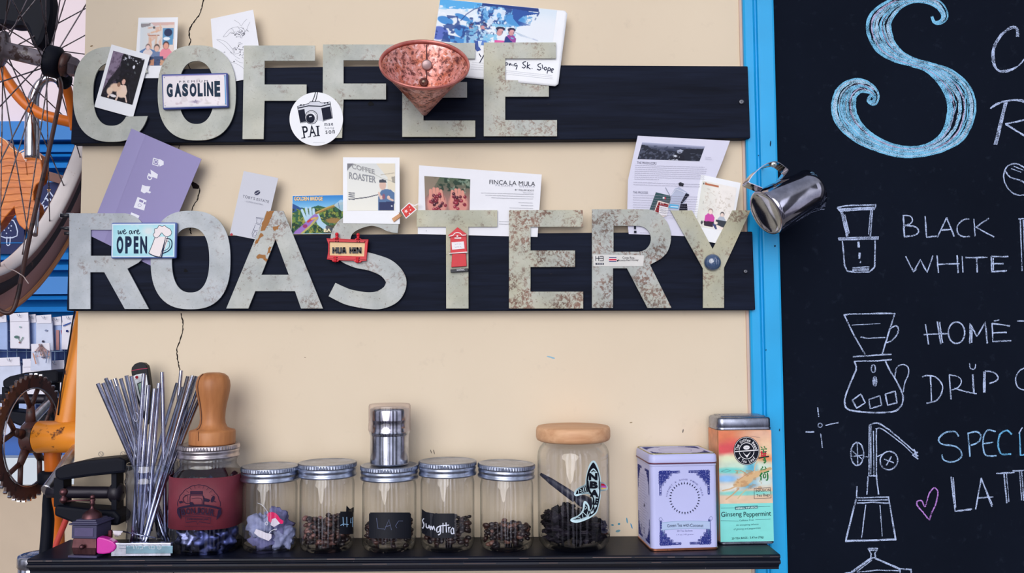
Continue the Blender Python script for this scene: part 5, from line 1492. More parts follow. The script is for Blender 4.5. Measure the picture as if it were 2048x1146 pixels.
def beans(name, ctr, r, h, n, cols, label, size=.0052, top=.35, seed=1):
    rr = random.Random(seed); mb = MB()
    for i in range(n):
        q = rr.uniform(0, 2 * PI); d = r * math.sqrt(rr.random()) * .93
        hh = h * (1 - top * rr.random() * (d / r)) * rr.random() ** .6 + .006
        R = Matrix.Rotation(rr.uniform(0, 6.28), 3, 'Z') @ Matrix.Rotation(rr.uniform(0, 6.28), 3, 'X')
        s = size * rr.uniform(.8, 1.2)
        mb.ball(ctr + Vector((math.cos(q) * min(d, r - s), math.sin(q) * min(d, r - s), hh)), (s, s * .72, s * .55), 8, 6, rr.randrange(len(cols)), rot=R)
    mats = [plain(c_, .38, 0, .5, .25, 300) for c_ in cols]
    o = mb.build(name, mats, None, org=ctr + Vector((0, 0, .006)))
    return tag(o, label, 'coffee beans', kind='stuff')
JARS = {}
def jar(px, half, py_top, y, label, lidm=LIDM, h_lid=.0198, body=.93, tilt=0.0, sq=2.0, group='glass jars with metal lids'):
    k = pix(y); top = PV(px, py_top, y); base = Vector((top.x, y, ZS))
    g = empty('glass_jar', base, label, 'jar', group)
    r = half * k; H = top.z - ZS - .002; rb = r * body
    mb = MB()
    pr = [(.0008, .003), (rb * .72, .0022), (rb * .82, .0), (rb * .93, .002), (rb * .985, .007), (rb, .012), (rb, H - h_lid - .010), (rb * .985, H - h_lid - .005), (rb * .96, H - h_lid - .002), (rb * .95, H - .003)]
    mb.lathe(pr, base, 64, sq=sq)
    mb.lathe([(.0008, .0062), (rb * .8, .0058), (rb * .90, .010)], base, 64, sq=sq)
    mb.build('glass', GL, g)
    ring_top(top, r, h_lid, g, lidm, tilt=tilt)
    JARS[label] = (g, base, rb, H)
    return g, base, rb, H
JY = -.0625
gA, bA, rA, hA = jar(541, 56.5, 931, -.0630, 'short glass jar with crumpled tea bags, right of the red labelled jar')
gB, bB, rB, hB = jar(655, 57, 923.5, JY, 'glass jar of beans with a torn black label at its right edge')
gC, bC, rC, hC = jar(779, 57, 929, JY, 'glass jar of beans carrying the metal shaker on its lid')
gD, bD, rD, hD = jar(895, 57, 921, JY, 'glass jar of beans with a handwritten black label at its left')
gE, bE, rE, hE = jar(1013, 56.5, 926, -.0615, 'unlabelled glass jar of beans, beside the wooden lidded jar', tilt=.035)
BC = [(40, 27, 28), (58, 38, 36), (28, 20, 24), (84, 56, 50)]
beans('coffee_beans', bB, rB * .94, .040, 210, BC + [(130, 92, 86)], 'loose dark and reddish coffee beans in the jar with the torn label', seed=2)
beans('coffee_beans', bC, rC * .94, .036, 190, BC, 'coffee beans in the jar under the metal shaker', seed=3)
beans('coffee_beans', bD, rD * .94, .038, 200, BC[:3], 'coffee beans in the jar with the handwritten label', seed=4)
beans('coffee_beans', bE, rE * .94, .028, 150, BC[:3] + [(110, 76, 66)], 'low layer of coffee beans in the unlabelled jar', seed=5)
# black chalk labels
BLAB = plain((16, 19, 32), .6, 0, .3, .1, 60)
def jar_label(g, base, rb, x0, y0, x1, y1, extra=None, rc=3):
    cyl = Cyl(base.x, base.y, rb)
    a = Art(cyl, .0004, .00012)
    return cyl, a
cy_, a = jar_label(gB, bB, rB, 0, 0, 0, 0); K = (14, 17, 28); CH = (150, 190, 226)
a.rect(678.5, 1026, 707, 1068, K, 8, 2); a.rect(680.5, 1023, 707, 1026, K, 8, 1); a.poly([(692, 1024), (693, 1011), (700, 1018), (707.5, 1014), (707.5, 1024)], K)
for p in ([(686, 1034), (687, 1052)], [(693.5, 1034), (694, 1054)], [(681, 1051), (686, 1048), (697, 1049)], [(702, 1036), (701, 1046), (706, 1044)], [(705, 1034), (705, 1054)]): a.line(p, 1.5, CH)
lb = a.build('label', print_mat(.6, .3), gB); lb['label'] = 'torn black label with chalk letters'
cy_, a = jar_label(gC, bC, rC, 0, 0, 0, 0)
a.rect(738, 1027, 822, 1075, K, 18, 2); a.rect(740, 1025, 820, 1027, K, 18, 1); a.rect(740, 1075, 820, 1077, K, 18, 1)
D_ = (84, 92, 120)
for p in ([(753, 1036), (756, 1057), (768, 1058)], [(769, 1060), (778, 1039), (783, 1060)], [(771, 1053), (781, 1051)], [(806, 1042), (797, 1042), (791, 1052), (794, 1056)]): a.line(p, 1.2, D_)
a.build('label', print_mat(.6, .3), gC)['label'] = 'black label with faint chalk letters LAC'
cy_, a = jar_label(gD, bD, rD, 0, 0, 0, 0)
a.poly([(843.5, 1018), (852, 1024), (868, 1026.5), (868, 1075), (852, 1071), (843.5, 1066)], K); a.rect(868, 1027, 909, 1074, K, 8, 2); a.rect(868, 1074, 905, 1076, K, 8, 1)
WH = (206, 210, 226)
for p in ([(848, 1037), (845, 1041), (848, 1049), (846, 1056), (844, 1055)], [(852, 1047), (853, 1055), (857, 1055), (858, 1050), (859, 1057)], [(861, 1060), (862, 1052), (865, 1059), (867, 1052), (870, 1061)], [(880, 1052), (874, 1056), (874, 1064), (879, 1062), (881, 1052), (881, 1066), (876, 1070)], [(886, 1046), (886, 1066)], [(892, 1045), (893, 1065)], [(879, 1052), (898, 1050)], [(897, 1054), (898, 1065)], [(897, 1057), (901, 1054)], [(906, 1055), (902, 1060), (903, 1067), (907, 1066), (907, 1056), (908, 1068)]): a.line(spline(p, 4), 2.0, WH, jit=.25)
a.build('label', print_mat(.6, .3), gD)['label'] = 'black label handwritten Sumatra'

# crumpled things
def lump(ctr, r, seed, mi=0, amp=.45, fr=1.6, squash=(1, 1, 1), mb=None, n=28, m=18):
    mb = mb or MB(); b0 = len(mb.v)
    mb.ball((0, 0, 0), 1.0, n, m, mi)
    for i in range(b0, len(mb.v)):
        p = Vector(mb.v[i]); q = p * fr + Vector((seed * 3.1, seed * 1.7, seed))
        k = 1 + amp * (mnoise.noise(q) + .6 * abs(mnoise.noise(q * 2.3)) - .3)
        p = Vector((p.x * squash[0], p.y * squash[1], p.z * squash[2])) * k * r
        mb.v[i] = tuple(Vector(ctr) + p)
    return mb
TEAB = plain((112, 112, 158), .8, 0, .2, .28, 90); TEAB2 = plain((146, 152, 190), .8, 0, .2, .25, 90)
def on_disk(base, px, y, z): return Vector((float(P(px, 1040, y)[0]), y, ZS + z))
for i, (px, y, z, r, sd) in enumerate(((522, -.077, .034, .0195, 1), (554, -.069, .040, .0195, 2), (567, -.072, .019, .0175, 3), (527, -.073, .0165, .017, 4), (544, -.050, .030, .022, 5))):
    lab = ('upper left crumpled grey tea bag in the short jar', 'crumpled tea bag behind the pink tag in the short jar', 'lower right crumpled tea bag in the short jar', 'crumpled tea bag behind the white paper tag in the short jar', 'rearmost crumpled tea bag in the short jar')[i]
    o = lump(on_disk(bA, px, y, z), r, sd, squash=(1, .8, .95), amp=.6, fr=2.1).build('tea_bag', TEAB if i % 2 else TEAB2); tag(o, lab, 'tea bag', 'crumpled tea bags in the short jar')
    if i in (1, 3):
        yy = -.0962 if i == 1 else -.0965
        a = Art(Flat(yy), .0001)
        if i == 1:
            a.poly([(533.5, 1029), (537, 1025), (544, 1024), (551, 1026), (556, 1031), (560, 1037), (567, 1042), (566, 1047), (562, 1048), (556, 1044), (553, 1038), (546, 1037), (541, 1046), (537, 1042)], (214, 40, 100)); a.poly([(544, 1038), (551, 1036), (560, 1047), (548, 1054), (541, 1050)], (216, 206, 222))
            a.ring(533, 1047, 2.6, 3, 1.0, (226, 226, 236)); a.line(spline([(515, 1006), (524, 1010), (534, 1022), (536, 1030), (534, 1044)], 5), .8, (214, 218, 232))
        else:
            a.poly([(508, 1066), (512, 1058), (524, 1062), (532, 1066), (543, 1068), (543, 1076), (537, 1082), (528, 1078), (518, 1074)], (222, 216, 228)); a.line(spline([(535, 1072), (540, 1064), (546, 1060), (554, 1058)], 5), 1.3, (220, 222, 232))
        a.build('paper_tag', PRINT, o)['label'] = ('pink and white paper tag', 'white paper tag')[i == 3]

# ------------------------------------------------------------------ shaker on jar C
zt = float(P(779, 929, JY)[2]) ; k = pix(JY)
ctr = Vector((bC.x, JY, zt + .0003))
g = empty('cocoa_shaker', ctr, 'small steel shaker with a clear cap, standing on a jar lid', 'shaker')
ST = steel((205, 208, 220), .16)
hb = float(P(779, 860, JY)[2]) - ctr.z; ht = float(P(779, 810, JY)[2]) - ctr.z
rs = 39.5 * k
MB().lathe([(.0001, .0004), (rs * .93, .0003), (rs * .97, .002), (rs * .97, .003), (rs * .97, .006), (rs * .97, hb * .80), (rs * .97, hb * .855), (rs * .97, hb * .86), (rs, hb * .90), (rs * 1.03, hb * .96), (rs * 1.01, hb), (rs * .98, hb + .003), (rs * .975, hb + .004), (rs * .975, hb + .013), (rs * 1.0, hb + .0145), (rs * 1.0, hb + .016), (rs * .99, ht - .008), (rs * .97, ht - .005), (rs * .8, ht - .003), (.0001, ht - .003)], ctr, 56).build('body', ST, g)
MB().lathe([(rs * 1.05, hb - .001), (rs * 1.06, hb + .001), (rs * 1.05, hb + .010), (rs * 1.03, hb + .0115), (rs * 1.045, hb + .013), (rs * 1.045, ht - .001), (rs * 1.0, ht + .0015), (.0001, ht + .0015)], ctr, 56).build('cap', glass_mat((250, 246, 247), (222, 212, 216), .8, 'clear_plastic'), g)

# ------------------------------------------------------------------ red labelled jar with tamper
y = -.0625; k = pix(y)
gF, bF, rF, hF = jar(418, 58.5, 887, y, 'large square shouldered jar with a dark red leather label', LIDB, .0185, .93)
for ch_ in list(gF.children):
    if ch_.name.startswith('glass'): bpy.data.objects.remove(ch_)
rb = 65 * k
MB().lathe([(.001, .003), (rb * .7, .002), (rb * .82, 0), (rb * .95, .003), (rb, .010), (rb, hF - .056), (rb * .985, hF - .048), (rb * .93, hF - .039), (rb * .80, hF - .031), (rb * .77, hF - .028), (rb * .77, hF - .022), (rb * .79, hF - .0205), (rb * .77, hF - .019), (rb * .77, hF - .003)], bF, 72, sq=2.9).build('glass', glass_mat((232, 236, 246), (110, 118, 140)), gF)
z1 = float(P(418, 956, y - rb)[2]) - ZS; z0 = float(P(418, 1060, y - rb)[2]) - ZS
LEATH = plain((112, 42, 56), .55, 0, .35, .14, 50)
lab_ = MB().lathe([(rb + .0006, z0), (rb + .0022, z0 + .0004), (rb + .0022, z1 - .0004), (rb + .0006, z1)], bF, 96, sq=2.9).build('leather_label', LEATH, gF)
cyl = Cyl(bF.x, bF.y, rb + .0022, 2.9)
a = Art(cyl, .0002, .00008); K = (38, 26, 50)
def bj(x, y): return (340 + x / 6.744, 930 + y / 6.741)
def BJ(*p): return [bj(*q_) for q_ in p]
sc = []
for q_ in np.linspace(PI, 2 * PI, 45): 
    r_ = 1 + .03 * abs(math.sin(q_ * 9)); sc.append(bj(390 + 285 * r_ * math.cos(q_), 560 + 285 * r_ * math.sin(q_)))
a.line(sc, 1.2, K)
a.rect(*bj(272, 352), *bj(442, 402), K, 5, 1); a.line(BJ((290, 374), (425, 374)), .6, (104, 44, 60)); a.line(BJ((285, 392), (430, 392)), .5, (104, 44, 60))
a.line(BJ((272, 410), (268, 440), (268, 530)), 1.1, K); a.line(BJ((440, 410), (455, 440), (452, 540)), 2.0, K); a.line(BJ((272, 412), (442, 412)), .9, K); a.line(spline(BJ((290, 455), (360, 445), (425, 458), (432, 530)), 4), .9, K); a.poly(BJ((270, 500), (300, 500), (330, 540), (268, 545)), K)
a.line(spline(BJ((270, 400), (225, 405), (175, 450), (200, 510), (268, 520)), 5), 1.2, K); a.line(BJ((235, 410), (240, 505)), .6, K); a.poly(BJ((440, 440), (500, 455), (540, 470), (520, 500), (460, 490)), K); a.ell(*bj(575, 460), 3.2, 7, K, 20, 12); a.line(BJ((555, 470), (620, 500)), 1.3, K)
a.poly(BJ((118, 490), (160, 485), (180, 505), (130, 520)), K)
for q_ in np.linspace(200, 340, 9): a.line([bj(390 + 175 * math.cos(math.radians(q_)), 470 + 160 * math.sin(math.radians(q_))), bj(390 + 225 * math.cos(math.radians(q_)), 470 + 210 * math.sin(math.radians(q_)))], .55, K)
def curve_y(x): return 545 + ((x - 390) / 290) ** 2 * 45
xs = np.linspace(100, 690, 22)
a.raw([bj(x, curve_y(x) - 14) for x in xs] + [bj(x, curve_y(x) + 14) for x in xs], [[i, i + 1, 23 + i, 22 + i] for i in range(21)], K)
for d_ in (112,): a.line([bj(x, curve_y(x) + d_ + 12) for x in xs[2:-2]], .8, K)
a.poly(BJ((95, 590), (130, 600), (148, 735), (120, 700), (95, 650)), K); a.poly(BJ((690, 600), (650, 610), (625, 745), (665, 700), (695, 655)), K)
for i, ch_ in enumerate('BONJOUR'):
    x = 142 + i * 68; yy = curve_y(x + 30) + 28; 
    a.text(ch_, *bj(x, yy), 8.4, 12.6, K, (i - 3) * 3.2, .035)
a.line(BJ((205, 700), (215, 775), (350, 760), (372, 800), (395, 765), (540, 790), (550, 712)), 1.1, K); a.line(BJ((205, 700), (370, 692), (550, 712)), 1.0, K); a.text('DRINKING JAR', *bj(232, 716), 43, 4.6, K, 1, .03)
a.scribble(*bj(200, 828), *bj(580, 832), 1.2, K, .5)
a.build('badge', PRINT, lab_)
FOIL = steel((96, 102, 150), .36, name='foil'); FOIL2 = steel((150, 152, 186), .3, name='foil_light')
for i, (px, yy, z, r, sd) in enumerate(((384, -.080, .019, .0205, 11), (414, -.084, .019, .021, 12), (447, -.078, .020, .021, 13), (384, -.080, .086, .0190, 14), (414, -.084, .087, .020, 15), (449, -.077, .084, .019, 16), (398, -.050, .05, .023, 17), (440, -.050, .065, .023, 18), (420, -.076, .053, .021, 19))):
    labs = ('lower left', 'lower middle', 'lower right', 'upper left', 'upper middle', 'upper right', 'rear left', 'rear right', 'innermost')
    o = lump(Vector((float(P(px, 1000, yy)[0]), yy, ZS + z)), r, sd, squash=(1, .7, 1), amp=.55, fr=2.0).build('foil_packet', FOIL if i % 3 else FOIL2)
    tag(o, labs[i] + ' crinkled foil sachet in the red labelled jar', 'sachet', 'foil sachets in the red labelled jar')
# tamper / wooden stamp handle
y = -.0625; k = pix(y); zl = float(P(418, 887, y)[2])
c0 = Vector((float(P(426.5, 880, y)[0]), y - .004, zl + .0002))
hh = lambda py: float(P(426, py, y - .004)[2]) - c0.z
TW = wood((150, 92, 52), (198, 134, 84), 26, (1, 1, .15), .42)
g = empty('wooden_tamper', c0, 'brown wooden tamper with a rounded knob, standing on the red labelled jar', 'tamper')
MB().lathe([(.0001, 0), (43.5 * k, 0), (44 * k, .002), (44 * k, hh(863)), (42.5 * k, hh(860))] + [(r_ * k, hh(p_)) for r_, p_ in ((34, 857.5), (28, 854), (24.5, 846), (23.5, 836), (24.5, 822), (26.5, 808), (29.5, 795), (32, 782), (33, 772), (32, 762), (28.5, 753), (22, 747.5), (12, 745), (.1, 744.5))], c0, 56).build('handle', TW, g)
a = Art(Cyl(c0.x, c0.y, 44 * k), .0003, .0001); a.line([(396.5, 863), (396.5, 882)], 1.0, (74, 40, 26)); a.build('seam', PRINT, g)
pts = []
for r_, p_ in ((34, 857.5), (28, 854), (24.5, 846), (23.5, 836), (24.5, 822), (26.5, 808), (29.5, 795), (32, 782), (33, 772), (32, 762), (28.5, 753), (22, 747.5)):
    q_ = math.radians(231); pts.append(c0 + Vector((r_ * k * math.cos(q_), r_ * k * math.sin(q_), hh(p_))))
MB().tube(pts, .0009, 6).build('grain_line', plain((70, 36, 24), .6), g)

# ------------------------------------------------------------------ big jar with wooden lid
y = -.0575; k = pix(y)
top = PV(1146, 858, y); base = Vector((top.x, y, ZS)); rb = 71 * k
gG = empty('glass_jar', base, 'largest glass jar with a pale wooden lid and a shark sticker', 'jar', 'glass jars with metal lids')
del gG['group']
zb = lambda py: float(P(1146, py, y)[2]) - ZS
H = zb(882)
MB().lathe([(.001, .004), (rb * .66, .003), (rb * .76, .0), (rb * .88, .002), (rb * .97, .009), (rb, .018), (rb, zb(912)), (rb * .985, zb(902)), (rb * .93, zb(893)), (rb * .84, zb(886)), (rb * .80, zb(880)), (rb * .80, zb(872))], base, 72).build('glass', GL, gG)
MB().lathe([(.001, .008), (rb * .8, .0075), (rb * .92, .016)], base, 72).build('inner_base', GL, gG)
kk = 73.5 * k; z0 = zb(881); z1 = zb(852)
MB().lathe([(.0001, z0), (kk * .9, z0), (kk * .975, z0 + .002), (kk, z0 + .006), (kk, z1 - .006), (kk * .985, z1 - .002), (kk * .95, z1), (.0001, z1 + .0005)], base, 72).build('wooden_lid', wood((196, 142, 102), (226, 180, 140), 40, (.15, 1, 1), .5), gG)
cyl = Cyl(base.x, base.y, rb)
def sk(x, y): return (1120 + x / 7.167, 900 + y / 7.163)
def SK(*p): return [sk(*q_) for q_ in p]
a = Art(cyl, .0004, .0002)
outl = spline(SK((478, 150), (520, 185), (560, 280), (585, 400), (590, 455), (640, 470), (680, 520), (672, 575), (585, 595), (585, 660), (560, 790), (530, 890), (470, 950), (380, 1000), (250, 1042), (170, 1030), (148, 1000), (180, 970), (260, 935), (320, 860), (330, 780), (345, 735), (380, 740), (420, 800), (430, 860), (455, 830), (462, 760), (450, 680), (415, 635), (330, 635), (240, 662), (202, 640), (210, 590), (260, 540), (355, 490), (365, 420), (390, 300), (430, 190)), 3, True)
a.poly(outl, (196, 222, 230)); K = (16, 18, 30); Wt = (200, 224, 232)
a.poly(spline(SK((480, 178), (520, 240), (555, 330), (572, 430), (570, 520), (578, 600), (565, 700), (545, 800), (510, 890), (440, 945), (415, 950), (440, 890), (465, 840), (480, 760), (470, 690), (440, 640), (395, 570), (380, 480), (382, 400), (400, 310), (440, 225)), 3, True), K)
a.poly(SK((240, 590), (300, 545), (370, 510), (400, 600), (330, 612), (225, 635)), K); a.poly(SK((365, 765), (395, 800), (400, 870), (440, 880), (380, 950), (300, 985), (180, 1002), (240, 975), (330, 900), (350, 850)), K)
a.poly(SK((588, 480), (630, 485), (660, 515), (590, 510)), (196, 36, 60)); a.poly(SK((590, 512), (660, 516), (668, 540), (590, 538)), (200, 90, 190)); a.poly(SK((590, 540), (668, 542), (660, 555), (592, 570)), (240, 200, 110))
a.poly(spline(SK((478, 262), (520, 300), (545, 350), (556, 430), (556, 520), (562, 610), (548, 700), (528, 800), (500, 872), (452, 915), (440, 900), (470, 850), (495, 770), (486, 690), (455, 620), (418, 560), (402, 490), (404, 410), (430, 310)), 3, True), Wt)
a.poly(SK((440, 318), (478, 282), (518, 312), (480, 300)), K)
for k_ in range(4): a.line(SK((452 + k_ * 16, 300 - 6 * (k_ in (1, 2))), (456 + k_ * 16, 318 - 6 * (k_ in (1, 2)))), 1.0, K)
for ch_, x, y_, w, h, an in (('N', 412, 330, 17.5, 14.5, 0), ('B', 428, 446, 16.5, 14.5, 3), ('A', 430, 566, 18.5, 14.5, 4), ('L', 474, 690, 6, 13, 8), ('E', 512, 690, 6.2, 13, 10), ('N', 478, 800, 8, 11, 24)): a.text(ch_, *sk(x, y_), w, h, K, an, .06)
for p in ([(404, 440), (420, 560), (470, 668)], [(560, 440), (562, 560)]): a.line(spline(SK(*p), 3) if len(p) > 2 else SK(*p), 1.6, K)
for p in ([(262, 575), (268, 625)], [(285, 560), (320, 580), (285, 595), (325, 605)], [(332, 535), (345, 605)], [(355, 520), (375, 600)], [(365, 800), (385, 830), (360, 850)], [(330, 890), (380, 940)], [(400, 880), (385, 940)], [(255, 975), (285, 960), (290, 990)], [(320, 920), (330, 970)]): a.line(SK(*p), 1.1, Wt)
a.build('shark_sticker', PRINT, gG)['label'] = 'black and white shark sticker with a striped fin'
# dark contents
mb = MB(); rr = random.Random(5)
for i in range(190):
    q_ = rr.uniform(0, 6.28); d = rb * .92 * math.sqrt(rr.random()); r_ = rr.uniform(.006, .0095)
    d = min(d, rb * .95 - r_ * 1.25)
    hmax = .074 - .020 * max(0, math.cos(q_)) 
    lump(base + Vector((math.cos(q_) * d, math.sin(q_) * d, .006 + r_ * .9 + rr.random() ** .9 * (hmax - .02 - r_) * (1 - .35 * d / rb))), r_, i, rr.randrange(3), .8, 2.2, (rr.uniform(.7, 1.3), rr.uniform(.7, 1.2), rr.uniform(.4, .8)), mb, 14, 9)
o = mb.build('dark_leaves', [plain((13, 12, 19), .6, 0, .12, .3, 60), plain((20, 17, 25), .6, 0, .12, .3, 60), plain((30, 25, 36), .5, 0, .2, .3, 60)], None, org=base + Vector((0, 0, .008))); tag(o, 'heap of dark dried coffee husks in the wooden lidded jar', 'coffee husks', kind='stuff')
p0 = PV(1081, 948, -.060); p1 = PV(1150, 996, -.088); p2 = PV(1190, 1012, -.080)
g = empty('coffee_scoop', p1, 'dark scoop leaning inside the wooden lidded jar', 'scoop')
MB().tube([p0, p0.lerp(p1, .3), p0.lerp(p1, .7), p1], [.0022, .0048, .0062, .007], 12, flat=.6).build('handle', plain((34, 36, 56), .4, 0, .5), g)
MB().ball(p1.lerp(p2, .5), (.017, .010, .009), 16, 10, rot=Matrix.Rotation(.4, 3, 'Y')).build('bowl', plain((34, 36, 56), .4, 0, .5), g)

# ------------------------------------------------------------------ straws in a glass
y = -.0640; k = pix(y)
base = Vector((float(P(303, 1000, y)[0]), y, ZS)); zr = float(P(303, 925, y)[2]) - ZS
g = empty('drinking_glass', base, 'ribbed drinking glass full of metal straws', 'glass')
R0 = 50 * k
MB().lathe([(.001, .003), (R0 * .74, .003), (R0 * .80, 0), (R0 * .86, .003), (R0 * .90, .012), (R0 * .93, zr - .040), (R0 * .95, zr - .030), (R0 * .99, zr - .0265), (R0 * .99, zr - .0235), (R0 * .95, zr - .021), (R0 * .95, zr - .014), (R0 * 1.0, zr - .011), (R0 * 1.0, zr - .008), (R0 * .965, zr - .006), (R0 * .97, zr - .001), (R0 * .95, zr), (R0 * .93, zr - .001)], base, 64).build('bowl', glass_mat((238, 242, 250), (120, 126, 156)), g)
MB().lathe([(.001, .007), (R0 * .76, .007), (R0 * .84, .011)], base, 48).build('base', GL, g)
STR = steel((196, 198, 220), .12, name='straw_steel')
straws = [((195.4, 767), (264, 923), -6), ((206, 766), (270, 923), 0), ((211.7, 756.5), (276, 923), -12), ((220, 760), (279, 923), 6), ((229.5, 757), (284, 923), 12), ((233.8, 772), (281, 923), -18), ((241.4, 757), (290, 923), 0), ((252.6, 751), (291, 923), 9), ((262.6, 752), (294, 923), 16),
          ((288, 747), (276, 923), -22), ((297, 770), (286, 923), -15), ((309.6, 777), (296, 923), -20), ((318, 766), (306, 923), -9), ((324.4, 744), (328, 923), 18),
          ((354.7, 766), (309, 923), -16), ((366, 774), (321, 923), -10), ((362.4, 741), (346, 923), 13), ((376, 752.6), (330, 923), 3), ((385.5, 751), (335, 923), -3), ((393, 752.6), (341, 923), 8), ((395, 781), (344, 923), -7), ((399, 797), (347, 923), 0)]
pos_words = ['outermost of the straws leaning left', 'second straw from the left in the glass', 'third straw from the left, standing taller', 'fourth straw from the left in the glass', 'fifth straw from the left, half hidden', 'short straw in front of the left leaning bunch', 'seventh straw from the left in the glass', 'straw just left of the thermometer', 'straw touching the left edge of the thermometer', 'straw standing in front of the thermometer', 'straw just right of the thermometer', 'shortest upright straw near the glass centre', 'straw right of the shortest upright one', 'lone tall pale straw at the back centre', 'front straw of the right leaning bunch', 'second straw of the right leaning bunch, lower tip', 'tallest straw at the back of the right bunch', 'fourth straw of the right leaning bunch', 'fifth straw of the right leaning bunch', 'sixth straw of the right leaning bunch', 'lower straw beside the wooden tamper', 'lowest and rightmost of the straws']
rst = .0028
def seg_dist(P1, Q1, P2, Q2):
    d1 = Q1 - P1; d2 = Q2 - P2; r = P1 - P2
    a_ = d1 @ d1; e_ = d2 @ d2; f_ = d2 @ r; c_ = d1 @ r; b_ = d1 @ d2; den = a_ * e_ - b_ * b_
    s_ = np.clip((b_ * f_ - c_ * e_) / den, 0, 1) if den > 1e-12 else 0
    t_ = (b_ * s_ + f_) / e_
    if t_ < 0: t_ = 0; s_ = np.clip(-c_ / a_, 0, 1)
    elif t_ > 1: t_ = 1; s_ = np.clip((b_ - c_) / a_, 0, 1)
    return np.linalg.norm(P1 + d1 * s_ - P2 - d2 * t_)
placed = []; zf_ = ZS + .0105
cb_ = np.array(base)
order = sorted(range(len(straws)), key=lambda i: straws[i][2])
segs = {}
for i in order:
    (tx, ty), (rx_, ry_), dy = straws[i]
    best = None
    for dt in np.linspace(-.024, .024, 13):
        for dr_ in np.linspace(-.021, .021, 15):
            A = P(tx, ty, y + dt); Rm = P(rx_, ry_, y + dr_)
            if np.hypot(*(Rm - cb_)[:2]) > R0 * .93 - rst * 1.15: continue
            d = Rm - A; B = A + d * ((A[2] - zf_) / -d[2])
            rad_ = np.hypot(*(B - cb_)[:2]); lim = R0 * .82 - rst
            if rad_ > lim:
                B = np.array([cb_[0] + (B[0] - cb_[0]) * lim / rad_, cb_[1] + (B[1] - cb_[1]) * lim / rad_, zf_])
                # the rim crossing moves with the foot; keep it inside
                f_ = (A[2] - (ZS + zr)) / (A[2] - zf_); Rm2 = A + (B - A) * f_
                if np.hypot(*(Rm2 - cb_)[:2]) > R0 * .93 - rst * 1.15: continue
                pen = np.linalg.norm(Rm2[:1] - Rm[:1]) * 45
            else: pen = 0
            md = min([seg_dist(A, B, *q) for q in placed], default=1)
            sc_ = min(md, 2.1 * rst) * 60 - abs(dr_ - dy * .00115) * 1.2 - abs(dt - dr_) * .8 - pen
            if best is None or sc_ > best[0]: best = (sc_, A, B, md)
    placed.append((best[1], best[2])); segs[i] = (best[1], best[2])
for i in range(len(straws)):
    A, Bt = Vector(segs[i][0].tolist()), Vector(segs[i][1].tolist())
    dr = (A - Bt).normalized(); mb = MB()
    mb.tube([Bt, A], rst, 14, caps=False)
    mb.tube([A, A - dr * .0003], [rst, rst * .78], 14, caps=False)
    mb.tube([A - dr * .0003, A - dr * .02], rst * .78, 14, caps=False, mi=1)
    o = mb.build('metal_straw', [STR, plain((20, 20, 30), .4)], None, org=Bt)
    tag(o, 'steel drinking straw: ' + pos_words[i], 'straw', 'metal straws in the glass')
# pocket thermometer among the straws
yt = y + .030
g = empty('thermometer', PV(300, 1068, yt - .002), 'black and silver digital thermometer standing among the straws', 'thermometer')
BP = plain((13, 15, 26), .4, 0, .2)
hd = solid2d('case', [[(262, 742), (263, 735), (269, 728), (278, 724.5), (287, 726), (293, 731), (295, 738), (302, 790), (305, 826), (292, 850), (281, 826), (266, 772)]], yt - .006, .011, BP, g, bevel=.0012)
fc = solid2d('face_plate', [[(267, 752), (272, 749.5), (286, 746.5), (293, 750), (299, 796), (298, 815), (290, 825), (283, 812), (275, 790)]], yt - .0072, .0012, plain((196, 200, 206), .35, .3, .5), g)
a = Art(Flat(yt - .0073)); a.ell(273.5, 754.5, 3.2, 3.2, (150, 34, 50), 0, 16); a.ell(285, 751, 2.2, 2.2, (150, 60, 60), 0, 12); a.poly([(274, 767), (285, 762), (290, 790), (280, 794)], (20, 24, 34)); a.poly([(276, 768), (284, 764.5), (288, 788), (281, 791)], (150, 180, 160)); a.text('HOLD', 270, 758, 6, 2, (120, 60, 70), -10); a.build('display', PRINT, g)
a = Art(Flat(yt - .0062)); a.line([(263, 741.5), (278, 738.5), (295, 736.5)], 1.2, (176, 60, 90)); a.build('red_band', PRINT, g)
pr0 = PV(291, 846, yt); pr1 = PV(303, 1062, y + .020)
MB().tube([pr0, pr1], .0016, 8).build('probe', STR, g)
# straw brush
bp = [PV(273, 820, y - .02), PV(271, 850, y - .024), PV(268, 925, y - .026), PV(276, 1066, y - .022)]
g = empty('straw_brush', bp[-1], 'thin twisted wire straw brush with a small loop, left of the front straws', 'brush')
cl = [PV(272 + 4.5 * math.cos(q_), 834 + 9 * math.sin(q_), y - .0225) for q_ in np.linspace(0, 2 * PI, 18, endpoint=False)]
MB().tube(cl, .0006, 6, closed=True).build('loop', STR, g)
MB().tube([PV(271, 843, y - .023)] + bp[2:], .0011, 8).build('wire', steel((140, 142, 160), .35), g)

